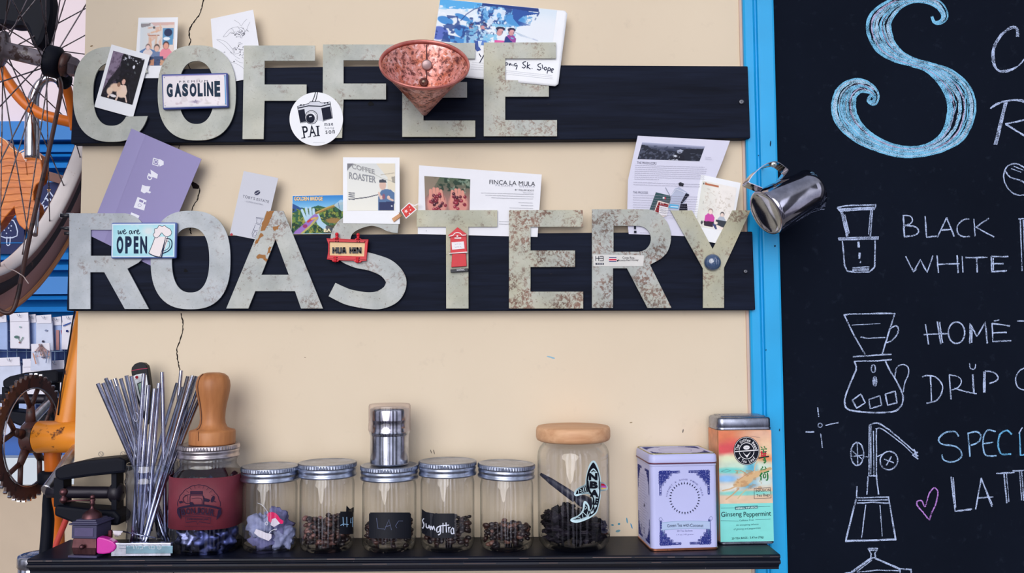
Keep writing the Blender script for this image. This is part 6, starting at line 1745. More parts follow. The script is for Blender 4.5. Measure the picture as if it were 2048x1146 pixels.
# ------------------------------------------------------------------ tins
def tin_frame(px, py, w, d, ang):
    o = PZ(px, py); q_ = math.radians(ang)
    ux = Vector((math.cos(q_), math.sin(q_), 0)); vy = Vector((-math.sin(q_), math.cos(q_), 0))
    return o, ux, vy
def rbox(mb, o, ux, vy, w, d, z0, z1, r, mi=0, inset=0.0, seg=5, cap=(True, True)):
    """box with rounded upright edges; o = front left foot"""
    pts = []
    for (cx_, cy2, a0) in ((w - r, r, -90), (w - r, d - r, 0), (r, d - r, 90), (r, r, 180)):
        for i in range(seg + 1):
            q_ = math.radians(a0 + 90 * i / seg)
            x = cx_ + (r - inset) * math.cos(q_); yv = cy2 + (r - inset) * math.sin(q_)
            pts.append((x, yv))
    return pts
def tin_shell(name, prof, o, ux, vy, w, d, r, mats, parent, mi=None):
    """prof: list of (inset, z)"""
    mb = MB(); rows = []
    for ins, z in prof:
        pts = rbox(mb, o, ux, vy, w, d, 0, 0, r, inset=ins)
        rows.append([o + ux * p[0] + vy * p[1] + Vector((0, 0, z)) for p in pts])
    n_ = len(rows[0]); vs = [p for row in rows for p in row]; fs = []
    for i in range(len(rows) - 1):
        for k_ in range(n_):
            l_ = (k_ + 1) % n_; fs.append([i * n_ + k_, i * n_ + l_, (i + 1) * n_ + l_, (i + 1) * n_ + k_])
    mb.add(vs, fs, 0, True)
    if prof[0][0] == 0 or True: mb.add(rows[0], [list(range(n_))[::-1]])
    mb.add(rows[-1], [list(range(n_))])
    ob = mb.build(name, mats, parent)
    return ob
def sharp(o):
    m_ = o.modifiers.new('edge', 'EDGE_SPLIT'); m_.split_angle = math.radians(38)
LAV = painted((194, 197, 243), (130, 110, 130), .80, .34, 20)
w1, d1 = .0965, .086
o1, ux1, vy1 = tin_frame(1303.5, 1103, w1, d1, 5)
g1 = empty('tea_tin', o1 + ux1 * w1 / 2 + vy1 * d1 / 2, 'pale lavender tea tin with blue filigree corners', 'tin')
zt1 = float(P(1303, 928, o1.y)[2]) - ZS; zl1 = float(P(1303, 909, o1.y)[2]) - ZS
COP = steel((200, 130, 100), .3, name='copper_rim')
sharp(tin_shell('foot_rim', [(.0, 0), (-.001, .0008), (-.001, .0028), (0, .0036)], o1, ux1, vy1, w1, d1, .007, COP, g1))
sharp(tin_shell('body', [(.0, .0030), (.0, zt1 - .004), (-.0008, zt1 - .003), (.0006, zt1)], o1, ux1, vy1, w1, d1, .007, LAV, g1))
lid1 = tin_shell('lid', [(-.0014, zt1 + .001), (-.0016, zt1 + .002), (-.0012, zl1 - .003), (.0012, zl1), (.002, zl1 + .0004), (.004, zl1 - .0002)], o1, ux1, vy1, w1, d1, .0075, LAV, g1); sharp(lid1)
sharp(tin_shell('lid_rim', [(-.0018, zt1 - .0004), (-.0024, zt1 + .0003), (-.0018, zt1 + .0014)], o1, ux1, vy1, w1, d1, .0078, plain((110, 60, 80), .4, .4, .5), lid1))
mb = MB(); pts = [o1 + ux1 * p[0] + vy1 * p[1] + Vector((0, 0, zl1 + .0003)) for p in rbox(mb, o1, ux1, vy1, w1, d1, 0, 0, .0075, inset=.0012)]
mb.tube(pts, .0007, 6, closed=True); mb.build('gold_edge', steel((206, 196, 128), .35, name='gold_edge'), lid1)
nf = -vy1; nl = -ux1
FF = Face(o1 + Vector((0, 0, 0)), ux1, Vector((0, 0, 1)), nf)       # u in metres from left, v up
FLf = Face(o1 + vy1 * d1, -vy1, Vector((0, 0, 1)), nl)
FT = Face(o1 + Vector((0, 0, zl1 - .0002)), ux1, vy1, Vector((0, 0, 1)))
NVY = (36, 48, 128)
def filigree(a, cx_, cy2, sx, sy, W_, Hh, sc=1.0):
    rr = random.Random(int(abs(cx_ * 1e5 + cy2 * 1e5)) + 3)
    def pt(u, v): return (cx_ + sx * u, cy2 + sy * v)
    def circ(u, v, r_, w_):
        a.line([pt(u + r_ * math.cos(q_), v + r_ * math.sin(q_)) for q_ in np.linspace(0, 2 * PI, 14)], w_, NVY)
    def prof_(t_): return .60 * (1 - t_) ** 1.25
    for i in range(15):
        t_ = i / 15
        wd = max(.11, prof_(t_))
        nn = max(1, int(wd / .105))
        for j in range(nn):
            v = (j + .5) * .108
            rdd = .066 * rr.uniform(.75, 1.15) * min(W_, Hh) * (1 - .45 * t_)
            if t_ + .02 < 1:
                circ((t_ + .03) * W_, v * Hh, rdd, .00055 * sc); 
                if rr.random() < .6: circ((t_ + .03) * W_, v * Hh, rdd * .45, .0005 * sc)
                circ(v * W_, (t_ + .03) * Hh, rdd, .00055 * sc)
                if rr.random() < .6: circ(v * W_, (t_ + .03) * Hh, rdd * .45, .0005 * sc)
    a.line([pt(0, 0), pt(W_, 0)], .0007 * sc, NVY); a.line([pt(0, 0), pt(0, Hh)], .0007 * sc, NVY)
hb1 = zt1
a = Art(FF, .00015, .000002)
u0, u1, v0, v1 = .0125, w1 - .0115, .0085, hb1 - .0105
fw, fh = .030, .034
FIL = [(u0, v1, 1, -1), (u1, v1, -1, -1), (u0, v0, 1, 1), (u1, v0, -1, 1)]
cu, cv_ = w1 * .505, hb1 * .60; rr_ = .0205
for i in range(32):
    q_ = 2 * PI * i / 32; c_, s_ = math.cos(q_), math.sin(q_); t_ = (-s_, c_)
    a.poly([(cu + rr_ * c_ + t_[0] * .0009, cv_ + rr_ * s_ + t_[1] * .0009), (cu + rr_ * c_ - t_[0] * .0009, cv_ + rr_ * s_ - t_[1] * .0009), (cu + (rr_ + .0028) * c_, cv_ + (rr_ + .0028) * s_)], (30, 34, 70))
    a.ell(cu + (rr_ - .0004) * c_, cv_ + (rr_ - .0004) * s_, .0008, .0008, (30, 34, 70), 0, 6)
class FlipFace(Face):
    pass
FFd = Face(o1 + Vector((0, 0, hb1)), ux1, Vector((0, 0, -1)), nf)    # v runs down for text
b2 = Art(FFd, .0004, .000003)
b2.arc_text('HARNEY & SONS FINE TEAS', cu, hb1 - cv_, .0262, .0022, -90, 170, (120, 122, 170))
xs = np.linspace(.015, w1 - .012, 16)
bv = lambda x: .0835 - .0028 * math.cos((x - w1 / 2) / (w1 / 2) * 1.5)
b2.raw([(x, bv(x)) for x in xs] + [(x, bv(x) + .0105) for x in xs], [[i, i + 1, 17 + i, 16 + i] for i in range(15)], (176, 194, 226))
b2.line([(x, bv(x)) for x in xs], .0004, (110, 150, 180)); b2.line([(x, bv(x) + .0105) for x in xs], .0004, (110, 150, 180))
for s_, x in ((1, .015), (-1, w1 - .012)): b2.line(spline([(x, bv(x)), (x - .004 * s_, bv(x) - .004), (x - .0015 * s_, bv(x) - .0075), (x + .002 * s_, bv(x) - .003)], 5), .0004, (90, 100, 150)); b2.line(spline([(x, bv(x) + .0105), (x + .003 * s_, bv(x) + .014), (x + .001 * s_, bv(x) + .019)], 5), .0004, (110, 150, 180))
tx_ = 'Green Tea with Coconut'; x = .0225
wds = [('Green', .0145), ('Tea', .0085), ('with', .0105), ('Coconut', .0205)]
for wd_, ww in wds:
    b2.text(wd_, x, bv(x + ww / 2) + .0034, ww - .0015, .0044, (44, 52, 84), math.degrees(math.atan2(bv(x + ww) - bv(x), ww)), .012); x += ww
b2.text('20 Tea Sachets', w1 * .38, hb1 - .0290, .0225, .0026, (120, 122, 168), 0); b2.text('1.4 oz / 40 grams', w1 * .37, hb1 - .0235, .0245, .0026, (120, 122, 168), 0)
body1 = [c_ for c_ in g1.children if c_.name.startswith('body')][0]
a.build('medallion', PRINT, body1); b2.build('lettering', PRINT, body1)
for q_ in FIL:
    a = Art(FF, .00015, .0000006); filigree(a, *q_, fw, fh); a.build('filigree', PRINT, body1)
a = Art(FLf, .00015, .0000006)
filigree(a, .0095, hb1 - .011, 1, -1, .024, .034); filigree(a, d1 - .0095, hb1 - .011, -1, -1, .024, .034); filigree(a, .0095, .0085, 1, 1, .024, .034); filigree(a, d1 - .0095, .0085, -1, 1, .024, .034)
for k_ in range(24): a.scribble(.014, hb1 - .022 - k_ * .0038, d1 - random.uniform(.016, .03), hb1 - .022 - k_ * .0038, .0014, (120, 120, 180), .0003)
a.poly([(.044, .055), (.050, .055), (.047, .061)], (34, 36, 70)); a.ring(.044, .020, .003, .004, .0008, (36, 48, 128)); a.ring(.028, .022, .003, .004, .0008, (36, 48, 128))
a.build('side_print', PRINT, body1)
a = Art(FT, .0003, .0000006); a.ring(w1 / 2, d1 / 2, .024, .022, .0006, (170, 160, 196)); filigree(a, .008, .008, 1, 1, .026, .024); filigree(a, w1 - .008, .008, -1, 1, .026, .024); filigree(a, .008, d1 - .008, 1, -1, .026, .024); filigree(a, w1 - .008, d1 - .008, -1, -1, .026, .024)
a.build('lid_print', PRINT, lid1)

# tall tin
w2, d2 = .0795, .050
o2, ux2, vy2 = tin_frame(1440.5, 1090, w2, d2, 3)
o2.y = -.058
o2.x = float(P(1440.5, 1085, o2.y)[0])
g2 = empty('tea_tin', o2 + ux2 * w2 / 2 + vy2 * d2 / 2, 'tall orange and mint tea tin with a silver lid and a round black emblem', 'tin')
zq = lambda py: float(P(1440, py, o2.y)[2]) - ZS
zt2 = zq(861); zl2 = zq(835)
SIL = steel((168, 172, 188), .28, name='tin_silver')
sharp(tin_shell('foot_rim', [(.0005, 0), (-.0012, .0012), (-.0012, .003), (0, .0042)], o2, ux2, vy2, w2, d2, .007, SIL, g2))
body2 = tin_shell('body', [(0, .004), (0, zt2)], o2, ux2, vy2, w2, d2, .007, plain((214, 160, 120), .4, 0, .4, .2, 40), g2); sharp(body2)
lid2 = tin_shell('lid', [(.0006, zt2 - .0002), (-.0012, zt2 + .001), (-.0014, zt2 + .0028), (-.0004, zt2 + .0044), (-.0008, zt2 + .0052), (-.0008, zl2 - .003), (.0008, zl2 - .0008), (.0035, zl2), (.006, zl2), (.0072, zl2 + .0016)], o2, ux2, vy2, w2, d2, .0085, SIL, g2); sharp(lid2)
FT2 = Face(o2 + Vector((0, 0, zl2 + .0016)), ux2, vy2, Vector((0, 0, 1)))
a = Art(FT2, .0003, .00001); a.ring(w2 * .5, d2 * .5, .030, .015, .0010, (150, 146, 160)); a.ring(w2 * .5, d2 * .5, .017, .0085, .0010, (206, 200, 210)); a.line([(w2 * .15, d2 * .5), (w2 * .85, d2 * .5)], .0012, (206, 200, 210)); a.build('embossing', PRINT, lid2)
FF2 = Face(o2 + Vector((0, 0, zt2)), ux2, Vector((0, 0, -1)), -vy2)
Hf = zt2 - .0045
c = Canvas(112, 190, (226, 190, 160)); c.grad((222, 140, 96), (226, 196, 166), 0, 40)
c.ell(8, 10, 34, 12, (222, 122, 84), 1.2); c.ell(30, 22, 34, 10, (218, 92, 84), 1.0, -8); c.ell(14, 26, 26, 7, (214, 80, 84), .9); c.ell(80, 6, 34, 10, (226, 178, 150), 1.2); c.ell(90, 24, 22, 12, (232, 196, 160), 1.2); c.ell(60, 36, 34, 8, (232, 206, 160), 1.1); c.ell(88, 40, 18, 6, (222, 140, 90), 1.1); c.ell(18, 40, 20, 7, (220, 226, 190), 1.1)
c.ell(46, 50, 60, 8, (196, 220, 200), 1.0); c.ell(80, 54, 26, 8, (206, 222, 206), 1.1); c.ell(20, 55, 30, 4, (110, 208, 200), .9); c.ell(60, 52, 10, 10, (90, 176, 205), 1.2); c.ell(14, 66, 24, 6, (140, 190, 232), 1.0); c.ell(66, 72, 16, 5, (70, 140, 196), 1.0, -25); c.ell(48, 74, 20, 6, (96, 170, 200), 1.0, -20); c.ell(16, 78, 26, 6, (222, 222, 214), 1.0); c.ell(86, 70, 22, 8, (205, 220, 214), 1.0); c.ell(50, 86, 60, 3, (130, 210, 200), .8)
c.mottle(7, .12, 12)
RT = (214, 176, 128)
c.ell(46, 70, 20, 6.2, RT, .3, -28); c.ell(66, 61, 14, 4.6, RT, .3, -22); c.line([(78, 57), (96, 53)], 7, (206, 168, 118)); c.line([(32, 76), (20, 80), (6, 82)], 3, RT); c.line([(36, 80), (24, 88), (12, 94)], 2.4, (206, 160, 116)); c.line([(52, 80), (40, 88), (34, 93)], 2, (200, 186, 140)); c.line([(54, 62), (44, 56), (30, 55)], 1.4, (206, 150, 110)); c.line([(66, 58), (68, 48), (72, 44)], 2, (214, 186, 150)); c.line([(36, 68), (52, 60), (66, 55)], .9, (180, 120, 80)); c.line([(4, 56), (14, 53), (22, 55), (12, 57), (4, 56)], .8, (90, 130, 120)); c.speck(14, .6, (180, 130, 84), 7, .5, (26, 54, 80, 82))
c.line([(30, 22), (44, 18), (56, 16)], .9, (120, 60, 60)); c.line([(60, 8), (78, 10)], .8, (120, 90, 90))
split = .66
def art_tin(face, name, canv, u0_, v0_, u1_, v1_, off):
    h_, w_ = canv.h, canv.w
    uu, vv = np.meshgrid(np.linspace(u0_, u1_, w_), np.linspace(v0_, v1_, h_))
    V = face.P(uu, vv, off).reshape(-1, 3)
    class _F:
        def P(self, px, py, off=0): return V.reshape(h_, w_, 3)
    return picture(name, [(0, 0), (1, 0), (1, 1), (0, 1)], _F(), canv, body2, print_mat(.32, .45, 'tin_print'))
art_tin(FF2, 'painted_root', c, .0005, .0003, w2 - .0005, Hf * split, .0002)
c2 = Canvas(40, 60, (132, 222, 214)); c2.mottle(4, .04, 3); art_tin(FF2, 'mint_panel', c2, .0005, Hf * split, w2 - .0005, Hf + .0002, .0002)
# left side of the tall tin
FL2 = Face(o2 + vy2 * d2 + Vector((0, 0, zt2)), -vy2, Vector((0, 0, -1)), -ux2)
c3 = Canvas(40, 120, (220, 150, 110)); c3.grad((224, 130, 80), (222, 178, 150), 0, 40); c3.mottle(5, .25, 8); c3.ell(60, 30, 40, 8, (226, 190, 120), 1); c3.ell(50, 75, 70, 18, (140, 205, 200), .8); art_tin(FL2, 'side_print', c3, .001, .0003, d2 - .003, Hf, .0002)
a = Art(FF2, .0004, .000003); mm = w2 / 105.0; mv = (zt2 - .003) / 225.0                      # metres per photo pixel on the face
def tn(x, y):   # crop pixels (1410,860, x7.637) -> face metres; the print slopes a little with the view
    px = 1410 + x / 7.637; py = 860 + y / 7.64
    return ((px - 1441.5) * mm * .975, (py - 861 + (px - 1440) * .035) * mv)
K = (22, 24, 36); Wt = (226, 224, 228)
ccx, ccy = tn(672, 310); R_ = .0197 * 1.0
a.ell(ccx, ccy, R_ * .985, R_ * 1.05, K, 0, 44); a.ring(ccx, ccy, R_ * .93, R_ * .995, .0005, Wt); a.ring(ccx, ccy, .0110, .0117, .0009, Wt); 
a.line([(ccx - .0175, ccy + .0009), (ccx + .0175, ccy - .0009)], .0028, K); a.line([(ccx - .0172, ccy + .0010), (ccx + .0172, ccy - .0010)], .0015, Wt)
a.ell(ccx, ccy - .0048, .0048, .0031, Wt, -4, 24); a.text('coffee', ccx - .003, ccy - .0055, .006, .0014, (110, 110, 120), -3); a.poly(spline([(ccx, ccy + .0096), (ccx - .0050, ccy + .0030), (ccx - .0046, ccy + .0026), (ccx - .0002, ccy + .0064), (ccx + .0050, ccy + .0022), (ccx + .0054, ccy + .0026), (ccx + .001, ccy + .0092)], 3, True), Wt)
a.arc_text('The Coffee Bean', ccx, ccy, .0146, .0042, -92, 168, Wt, False, .02, .0155); a.arc_text('& Tea Leaf', ccx, ccy, .0146, .0042, 90, 108, Wt, True, .02, .0155)
GN = (40, 120, 62); RD = (196, 40, 60); DKc = (48, 44, 44)
def br(pts, w, col): a.line(spline([tn(*p) for p in pts], 4) if len(pts) > 2 else [tn(*p) for p in pts], w * mm, col, jit=.3)
for p, col, w in (([(890, 240), (915, 265)], GN, 1.8), ([(940, 235), (955, 255)], GN, 1.8), ([(890, 285), (985, 270)], GN, 1.4), ([(965, 262), (975, 285)], GN, 1.5), ([(885, 330), (980, 315)], DKc, 2), ([(930, 290), (940, 470)], GN, 2.2), ([(900, 310), (905, 380)], RD, 2.4), ([(960, 310), (955, 370)], DKc, 2.2), ([(890, 350), (975, 345)], RD, 2.4), ([(890, 385), (970, 375)], RD, 2), ([(850, 420), (940, 400), (1015, 388)], DKc, 2.4), ([(945, 400), (962, 470), (930, 490)], GN, 2.4), ([(915, 440), (935, 450)], GN, 2), ([(880, 590), (915, 560), (905, 545)], GN, 1.8), ([(945, 545), (968, 580)], GN, 1.8), ([(880, 600), (960, 585)], GN, 1.2), ([(905, 640), (870, 690), (885, 700), (880, 760)], GN, 2.6), ([(925, 645), (1010, 615)], GN, 2.2), ([(920, 670), (925, 725)], GN, 2), ([(920, 670), (955, 660), (950, 715), (925, 720)], GN, 1.8), ([(985, 640), (985, 745), (955, 750)], GN, 2.6)): br(p, w, col)
for p in ([(775, 885), (1025, 868)], [(1025, 868), (1030, 1025)], [(1030, 1025), (772, 1042)], [(772, 1042), (775, 885)]): a.line([tn(*q_) for q_ in p], .8 * mm, (60, 66, 76))
x, yv = tn(795, 900); a.text('INFUSION', x, yv, 28.5 * mm, 5.4 * mm, (60, 66, 70), -3, .008); x, yv = tn(805, 972); a.text('Tea Bags', x, yv, 26 * mm, 6.6 * mm, (60, 66, 70), -3, .008, spacing=1.15)
def tm(x, y):  # crop (1410,990, x7.344)
    px = 1410 + x / 7.344; py = 990 + y / 7.346
    return ((px - 1441.5) * mm * .975, (py - 861 + (px - 1440) * .030) * mv)
TL = (52, 104, 112)
a.line([tm(250, 195), tm(455, 188)], .6 * mm, TL); a.line([tm(795, 168), tm(975, 158)], .6 * mm, TL); a.poly([tm(455, 172), tm(792, 150), tm(794, 192), tm(457, 216)], TL); x, yv = tm(470, 182); a.text('HERBAL INFUSION', x, yv, 41.5 * mm, 3.4 * mm, (206, 236, 232), -1.8, .02)
x, yv = tm(250, 252); a.text('Ginseng', x, yv, 40 * mm, 12 * mm, (26, 50, 62), -1.3, .004); x, yv = tm(580, 246); a.text('Peppermint', x, yv, 53.5 * mm, 12.4 * mm, (26, 50, 62), -1.5, .004)
a.line([tm(245, 378), tm(505, 382)], .6 * mm, TL); a.line([tm(750, 360), tm(975, 345)], .6 * mm, TL); x, yv = tm(515, 362); a.text('Caffeine Free', x, yv, 28 * mm, 3 * mm, TL, -2); x, yv = tm(465, 428); a.text('An energizing infusion', x, yv, 44 * mm, 4.2 * mm, (60, 112, 118), -1.6, 0, .2); x, yv = tm(430, 486); a.text('of ginseng and peppermint.', x, yv, 53 * mm, 4.6 * mm, (60, 112, 118), -1.6, 0, .2); x, yv = tm(398, 622); a.text('20 TEA BAGS - 2.47oz (70g)', x, yv, 62 * mm, 5 * mm, (40, 84, 92), -1.6, .012)
a.build('lettering', PRINT, body2)

# ------------------------------------------------------------------ little mill, peeler, zester
yv0 = -.088; k = pix(yv0)
def bz(x, y): return (130 + x / 7.639, 970 + y / 7.64)
BRZ = painted((62, 60, 92), (110, 72, 70), .66, .38, 60); BRC = steel((112, 76, 80), .42, name='bronze')
c0 = Vector((float(P(183, 1080, -.089)[0]), -.089, ZS))
kk = pix(c0.y - .022)
g = empty('miniature_mill', c0, 'tiny antique metal coffee mill with a crank, at the left end of the shelf', 'coffee mill')
s_ = 53 * kk
Rz = Matrix.Rotation(-.10, 3, 'Z')
zz = lambda py: float(P(177, py, c0.y - .02)[2]) - ZS
MB().box(c0 + Vector((0, 0, .0015)), (s_ * 1.14, s_ * 1.14, .003), Rz).build('foot_plate', BRZ, g, bevel=.0006)
zb_, zm, zt_ = .003, zz(1078), zz(1052)
MB().lathe([(s_ * .62, zb_), (s_ * .69, zb_ + (zm - zb_) * .45), (s_ * .64, zm)], c0, 4, Rz, phase=PI / 4, smooth=False, cap0=True, cap1=True).build('drawer_base', BRC, g, bevel=.001)
MB().box(c0 + Vector((0, 0, (zm + zt_) / 2)), (s_ * .98, s_ * .98, zt_ - zm), Rz).build('box', BRZ, g, bevel=.0008)
fy_ = c0.y - s_ * .49
mb = MB(); hh_ = (zt_ - zm)
mb.box(c0 + Rz @ Vector((0, -s_ * .495, zm + hh_ * .5)), (s_ * .74, .0012, hh_ * .66), Rz); mb.build('front_panel', plain((92, 84, 122), .4, .4, .5, .2, 80), g, bevel=.0004)
MB().lathe([(s_ * .66, zt_), (s_ * .80, zt_ + .0015), (s_ * .80, zt_ + .003), (s_ * .70, zt_ + .0036), (s_ * .68, zt_ + .0052), (s_ * .56, zt_ + .0058), (s_ * .54, zt_ + .0074), (.0005, zt_ + .0078)], c0, 4, Rz, phase=PI / 4, smooth=False, cap0=True).build('stepped_lid', BRZ, g, bevel=.0003)
zd = zt_ + .0076; ztop = zz(994)
MB().lathe([(s_ * .36, zd), (s_ * .33, zd + .005), (s_ * .22, zd + .009), (s_ * .10, zd + .0115), (.0022, zd + .014), (.0020, zd + .018), (.0040, zd + .0195), (.0026, zd + .0215), (.0042, zd + .0245), (.0026, zd + .0275), (.0022, ztop - .007), (.0034, ztop - .004), (.0030, ztop - .0015), (.0003, ztop)], c0, 28).build('dome', BRC, g)
zc = zz(1006)
MB().tube([c0 + Vector((0, 0, zc)), c0 + Vector((-.020, -.003, zc + .0004)), c0 + Vector((-.038, -.006, zc - .0002))], .0013, 8).build('crank', BRC, g)
e_ = c0 + Vector((-.038, -.006, zc))
kb = MB().lathe([(.0022, -.003), (.005, 0), (.0055, .003), (.003, .006), (.0022, .0075), (.0048, .010), (.0058, .0135), (.004, .017), (.0004, .018)], e_, 18).build('crank_knob', BRC, g)
MB().ball(c0 + Rz @ Vector((0, -s_ * .60, (zm + zb_) / 2 + .001)), .0034, 12, 8).build('drawer_knob', BRC, g)

yp = -.1055
g = empty('pink_handled_tool', PV(270, 1107, yp), 'small metal bar tool with a bright pink plastic cap, lying at the shelf edge', 'tool')
zf = lambda px, py: PV(px, py, yp)
p00 = PV(224, 1092, yp); p11 = PV(344, 1093, yp); wv_ = (p11 - p00).length
bar_ = MB(); mid = (p00 + p11) / 2; bar_.box((mid.x, yp, ZS + .0010 + .0095), (wv_, .007, .0185)); bo = bar_.build('bar', steel((206, 208, 222), .28), g, bevel=.001)
fp = MB(); fp.box((mid.x + .012, yp - .0037, ZS + .0105), (wv_ * .78, .0012, .0105)); fp.build('plate', steel((128, 160, 176), .35), g, bevel=.0005)
a = Art(Flat(yp - .0045)); 
def bt(x, y): return (180 + x / 5.208, 910 + y / 5.208)
C_ = (196, 206, 216)
for p in ([(455, 940), (458, 978)], [(480, 935), (492, 980), (500, 942), (505, 978)], [(520, 940), (545, 938), (548, 975), (520, 978)], [(555, 955), (575, 955)], [(640, 942), (672, 942), (670, 978), (638, 976), (640, 942)], [(605, 948), (625, 950), (612, 962), (628, 976)]): a.line([bt(*q_) for q_ in p], 1.3, C_)
a.ring(*bt(722, 960), 4, 4, 1.1, C_); a.ring(*bt(722, 960), 1.8, 1.8, .8, C_); a.scribble(*bt(305, 945), *bt(420, 945), 3, (110, 130, 150), .7); a.line([bt(300, 925), bt(430, 925), bt(430, 975), bt(300, 975)], .7, (120, 136, 156), True)
a.build('stamping', PRINT, g)
PK = plain((206, 40, 160), .32, 0, .5, .06, 60)
pts = [(192.5, 1078), (196, 1074.5), (206, 1076), (217, 1079.5), (226, 1084), (231.5, 1091), (231, 1097), (226, 1103), (218, 1107), (206, 1108.5), (195, 1108), (192.5, 1105)]
co_ = slab_px('cap', pts, Flat(yp - .006), .0125, PK, g, bevel=.0022)
zm_ = min((co_.matrix_world @ v_.co).z for v_ in co_.data.vertices) if False else None
g = empty('zester', PV(270, 1080, -.092), 'thin metal zester with a toothed head, lying behind the pink capped tool', 'tool')
hz = float(P(233, 1068, -.092)[2])
solid2d('toothed_head', [[bz(720, 695), bz(900, 705), bz(860, 735), bz(850, 765), bz(835, 758), bz(825, 785), bz(812, 765), bz(798, 798), bz(788, 772), bz(770, 795), bz(762, 765), bz(742, 770), bz(752, 745), bz(728, 735), bz(745, 722)]], -.092, .0015, steel((216, 216, 224), .3), g)
MB().tube([PV(246, 1063, -.0915), PV(280, 1070, -.091), PV(312, 1076, -.0905)], .0011, 8).build('shank', STR, g)
MB().box(PV(221, 1068, -.0915), (.0045, .006, .011)).build('red_end', plain((86, 20, 34), .45), g, bevel=.001)
MB().box((float(P(287, 1078, -.091)[0]), -.091, ZS + .006), (.042, .006, .012)).build('body', steel((120, 150, 190), .3), g, bevel=.001)

# ================================================================== COPPER CONE
d_c = 1.215; yc = d_c - DIST
C0 = PV(849, 127, yc); kc = d_c / F
vdir = (C0 - Vector(CAM.tolist())).normalized()
# opening axis: 30 deg out of the image plane, upward
up_img = (Vector(_u.tolist()) - vdir * Vector(_u.tolist()).dot(vdir)).normalized()
nrm_ = (up_img * math.cos(math.radians(31)) - vdir * math.sin(math.radians(31))).normalized()
rt = vdir.cross(up_img).normalized()
ax2 = nrm_.cross(rt).normalized()
RC = Matrix((rt, ax2, nrm_)).transposed()
R_ = 92.5 * kc; L_ = 124 * kc
t = NT('patinated_copper'); v = t.coords(); a1 = t.noise(v, 95, 5, .72, .4); a2 = t.noise(v, 34, 4, .6); a3 = t.noise(v, 190, 3, .7)
c = t.mix(t.mask(a2, .32, .68), (198, 104, 62), (236, 176, 172)); c = t.mix(t.math('MULTIPLY', t.mask(a1, .53, .59), .85), c, (118, 56, 48)); c = t.mix(t.math('MULTIPLY', t.mask(a1, .45, .37), .85), c, (240, 206, 206)); c = t.mix(t.math('MULTIPLY', t.mask(a3, .55, .60), .8), c, (84, 42, 46))
t.bsdf(c, .42, .45, .5, bump=a1, bstr=.2, bdist=.001); CPM = t.m
t = NT('copper_rim'); v = t.coords(); a2 = t.noise(v, 40, 4, .6); t.bsdf(t.mix(t.mask(a2, .3, .7), (176, 92, 84), (214, 136, 126)), .38, .5, .5); CPR = t.m
g = empty('copper_cone', C0 - nrm_ * L_, 'speckled copper cone dripper fixed to the upper board, open end up', 'cone dripper')
prf = [(.0006, -L_), (.004, -L_ * .985), (R_ * .50, -L_ * .50), (R_ * .90, -L_ * .085), (R_ * .935, -L_ * .06), (R_ * .96, -.0035)]
MB().lathe(prf + [(R_ * .955, -.003), (R_ * .925, -L_ * .06), (R_ * .885, -L_ * .09), (R_ * .48, -L_ * .5), (.003, -L_ * .96), (.0004, -L_ * .965)], C0, 72, RC).build('cone', CPM, g)
MB().lathe([(R_ * .945, -.0045), (R_ * .99, -.003), (R_, .0), (R_ * .985, .0016), (R_ * .955, .0012), (R_ * .935, -.006), (R_ * .945, -.0045)], C0, 72, RC).build('rim', CPR, g)
seam = [C0 + RC @ Vector((.004 + R_ * q_ * .02, R_ * .93 * q_ * (1), -L_ * (1 - q_) + .0015 - .004 * q_)) for q_ in (.3, .5, .7, .9, 1.0)]
seam = []
for q_ in (.12, .35, .6, .85, .98):
    seam.append(C0 + RC @ Vector((.003, (R_ * .945 * q_) * 1.0 - .0016, -L_ * .965 * (1 - q_) - .002)))
MB().tube(seam, .0008, 6).build('seam', plain((80, 44, 46), .5), g)
hp = C0 + RC @ Vector((-.001, R_ * .945 * .44 - .001, -L_ * .965 * .56))
nin = RC @ Vector((0, -L_, R_)).normalized()
Rn = nin.to_track_quat('Z', 'Y').to_matrix()
MB().lathe([(.0062, 0), (.0066, .0006), (.0052, .0012), (.0036, .0009)], hp + nin * .0006, 24, Rn, cap0=True).build('grommet', plain((86, 44, 40), .5, .4), g)
MB().lathe([(.0036, .0008), (.003, .0016), (.0003, .0019)], hp + nin * .0006, 16, Rn).build('screw', steel((140, 120, 110), .4), g)
hs = C0 + RC @ Vector((.0035, R_ * .945 * .68 - .001, -L_ * .965 * .32))
MB().lathe([(.0075, 0), (.008, .0012), (.006, .0022), (.0003, .0024)], hs + nin * .0004, 20, Rn, cap0=True).build('rivet_plate', plain((176, 150, 150), .4, .5), g)
# small bracket from cone back to the board
bk = C0 + RC @ Vector((0, R_ * .5, -L_ * .5))
MB().tube([bk + Vector((0, .002, 0)), Vector((bk.x, YF + .0005, bk.z))], .004, 10).build('bracket', DSTEEL, g)

# ================================================================== MILK PITCHER
yb = -.108
B0 = PV(1530.5, 427, yb)
vd = (B0 - Vector(CAM.tolist())).normalized()
ur = Vector(_r.tolist()); ur = (ur - vd * ur.dot(vd)).normalized(); uu_ = Vector(_u.tolist()); uu_ = (uu_ - vd * uu_.dot(vd)).normalized()
im = (ur * .877 + uu_ * .48).normalized()
th = math.radians(58)
axp = (vd * math.cos(th) + im * math.sin(th)).normalized()
rad = (uu_ * .877 - ur * .48)
rad = (rad - axp * rad.dot(axp)).normalized()
tanp = axp.cross(rad).normalized()
RP = Matrix((rad, tanp, axp)).transposed()
kp = pix(yb); Rp = 49 * kp; Lp = 121 * kp
g = empty('milk_pitcher', B0, 'polished steel milk pitcher hanging by its handle on the blue trim', 'pitcher')
PS = steel((196, 192, 204), .09, name='polished_steel')
def spout(k_, h):
    q_ = 2 * PI * k_ / 72
    return 1 + .16 * math.exp(-((q_ - PI) / .32) ** 2) * max(0, (h - Lp * .72) / (Lp * .28))
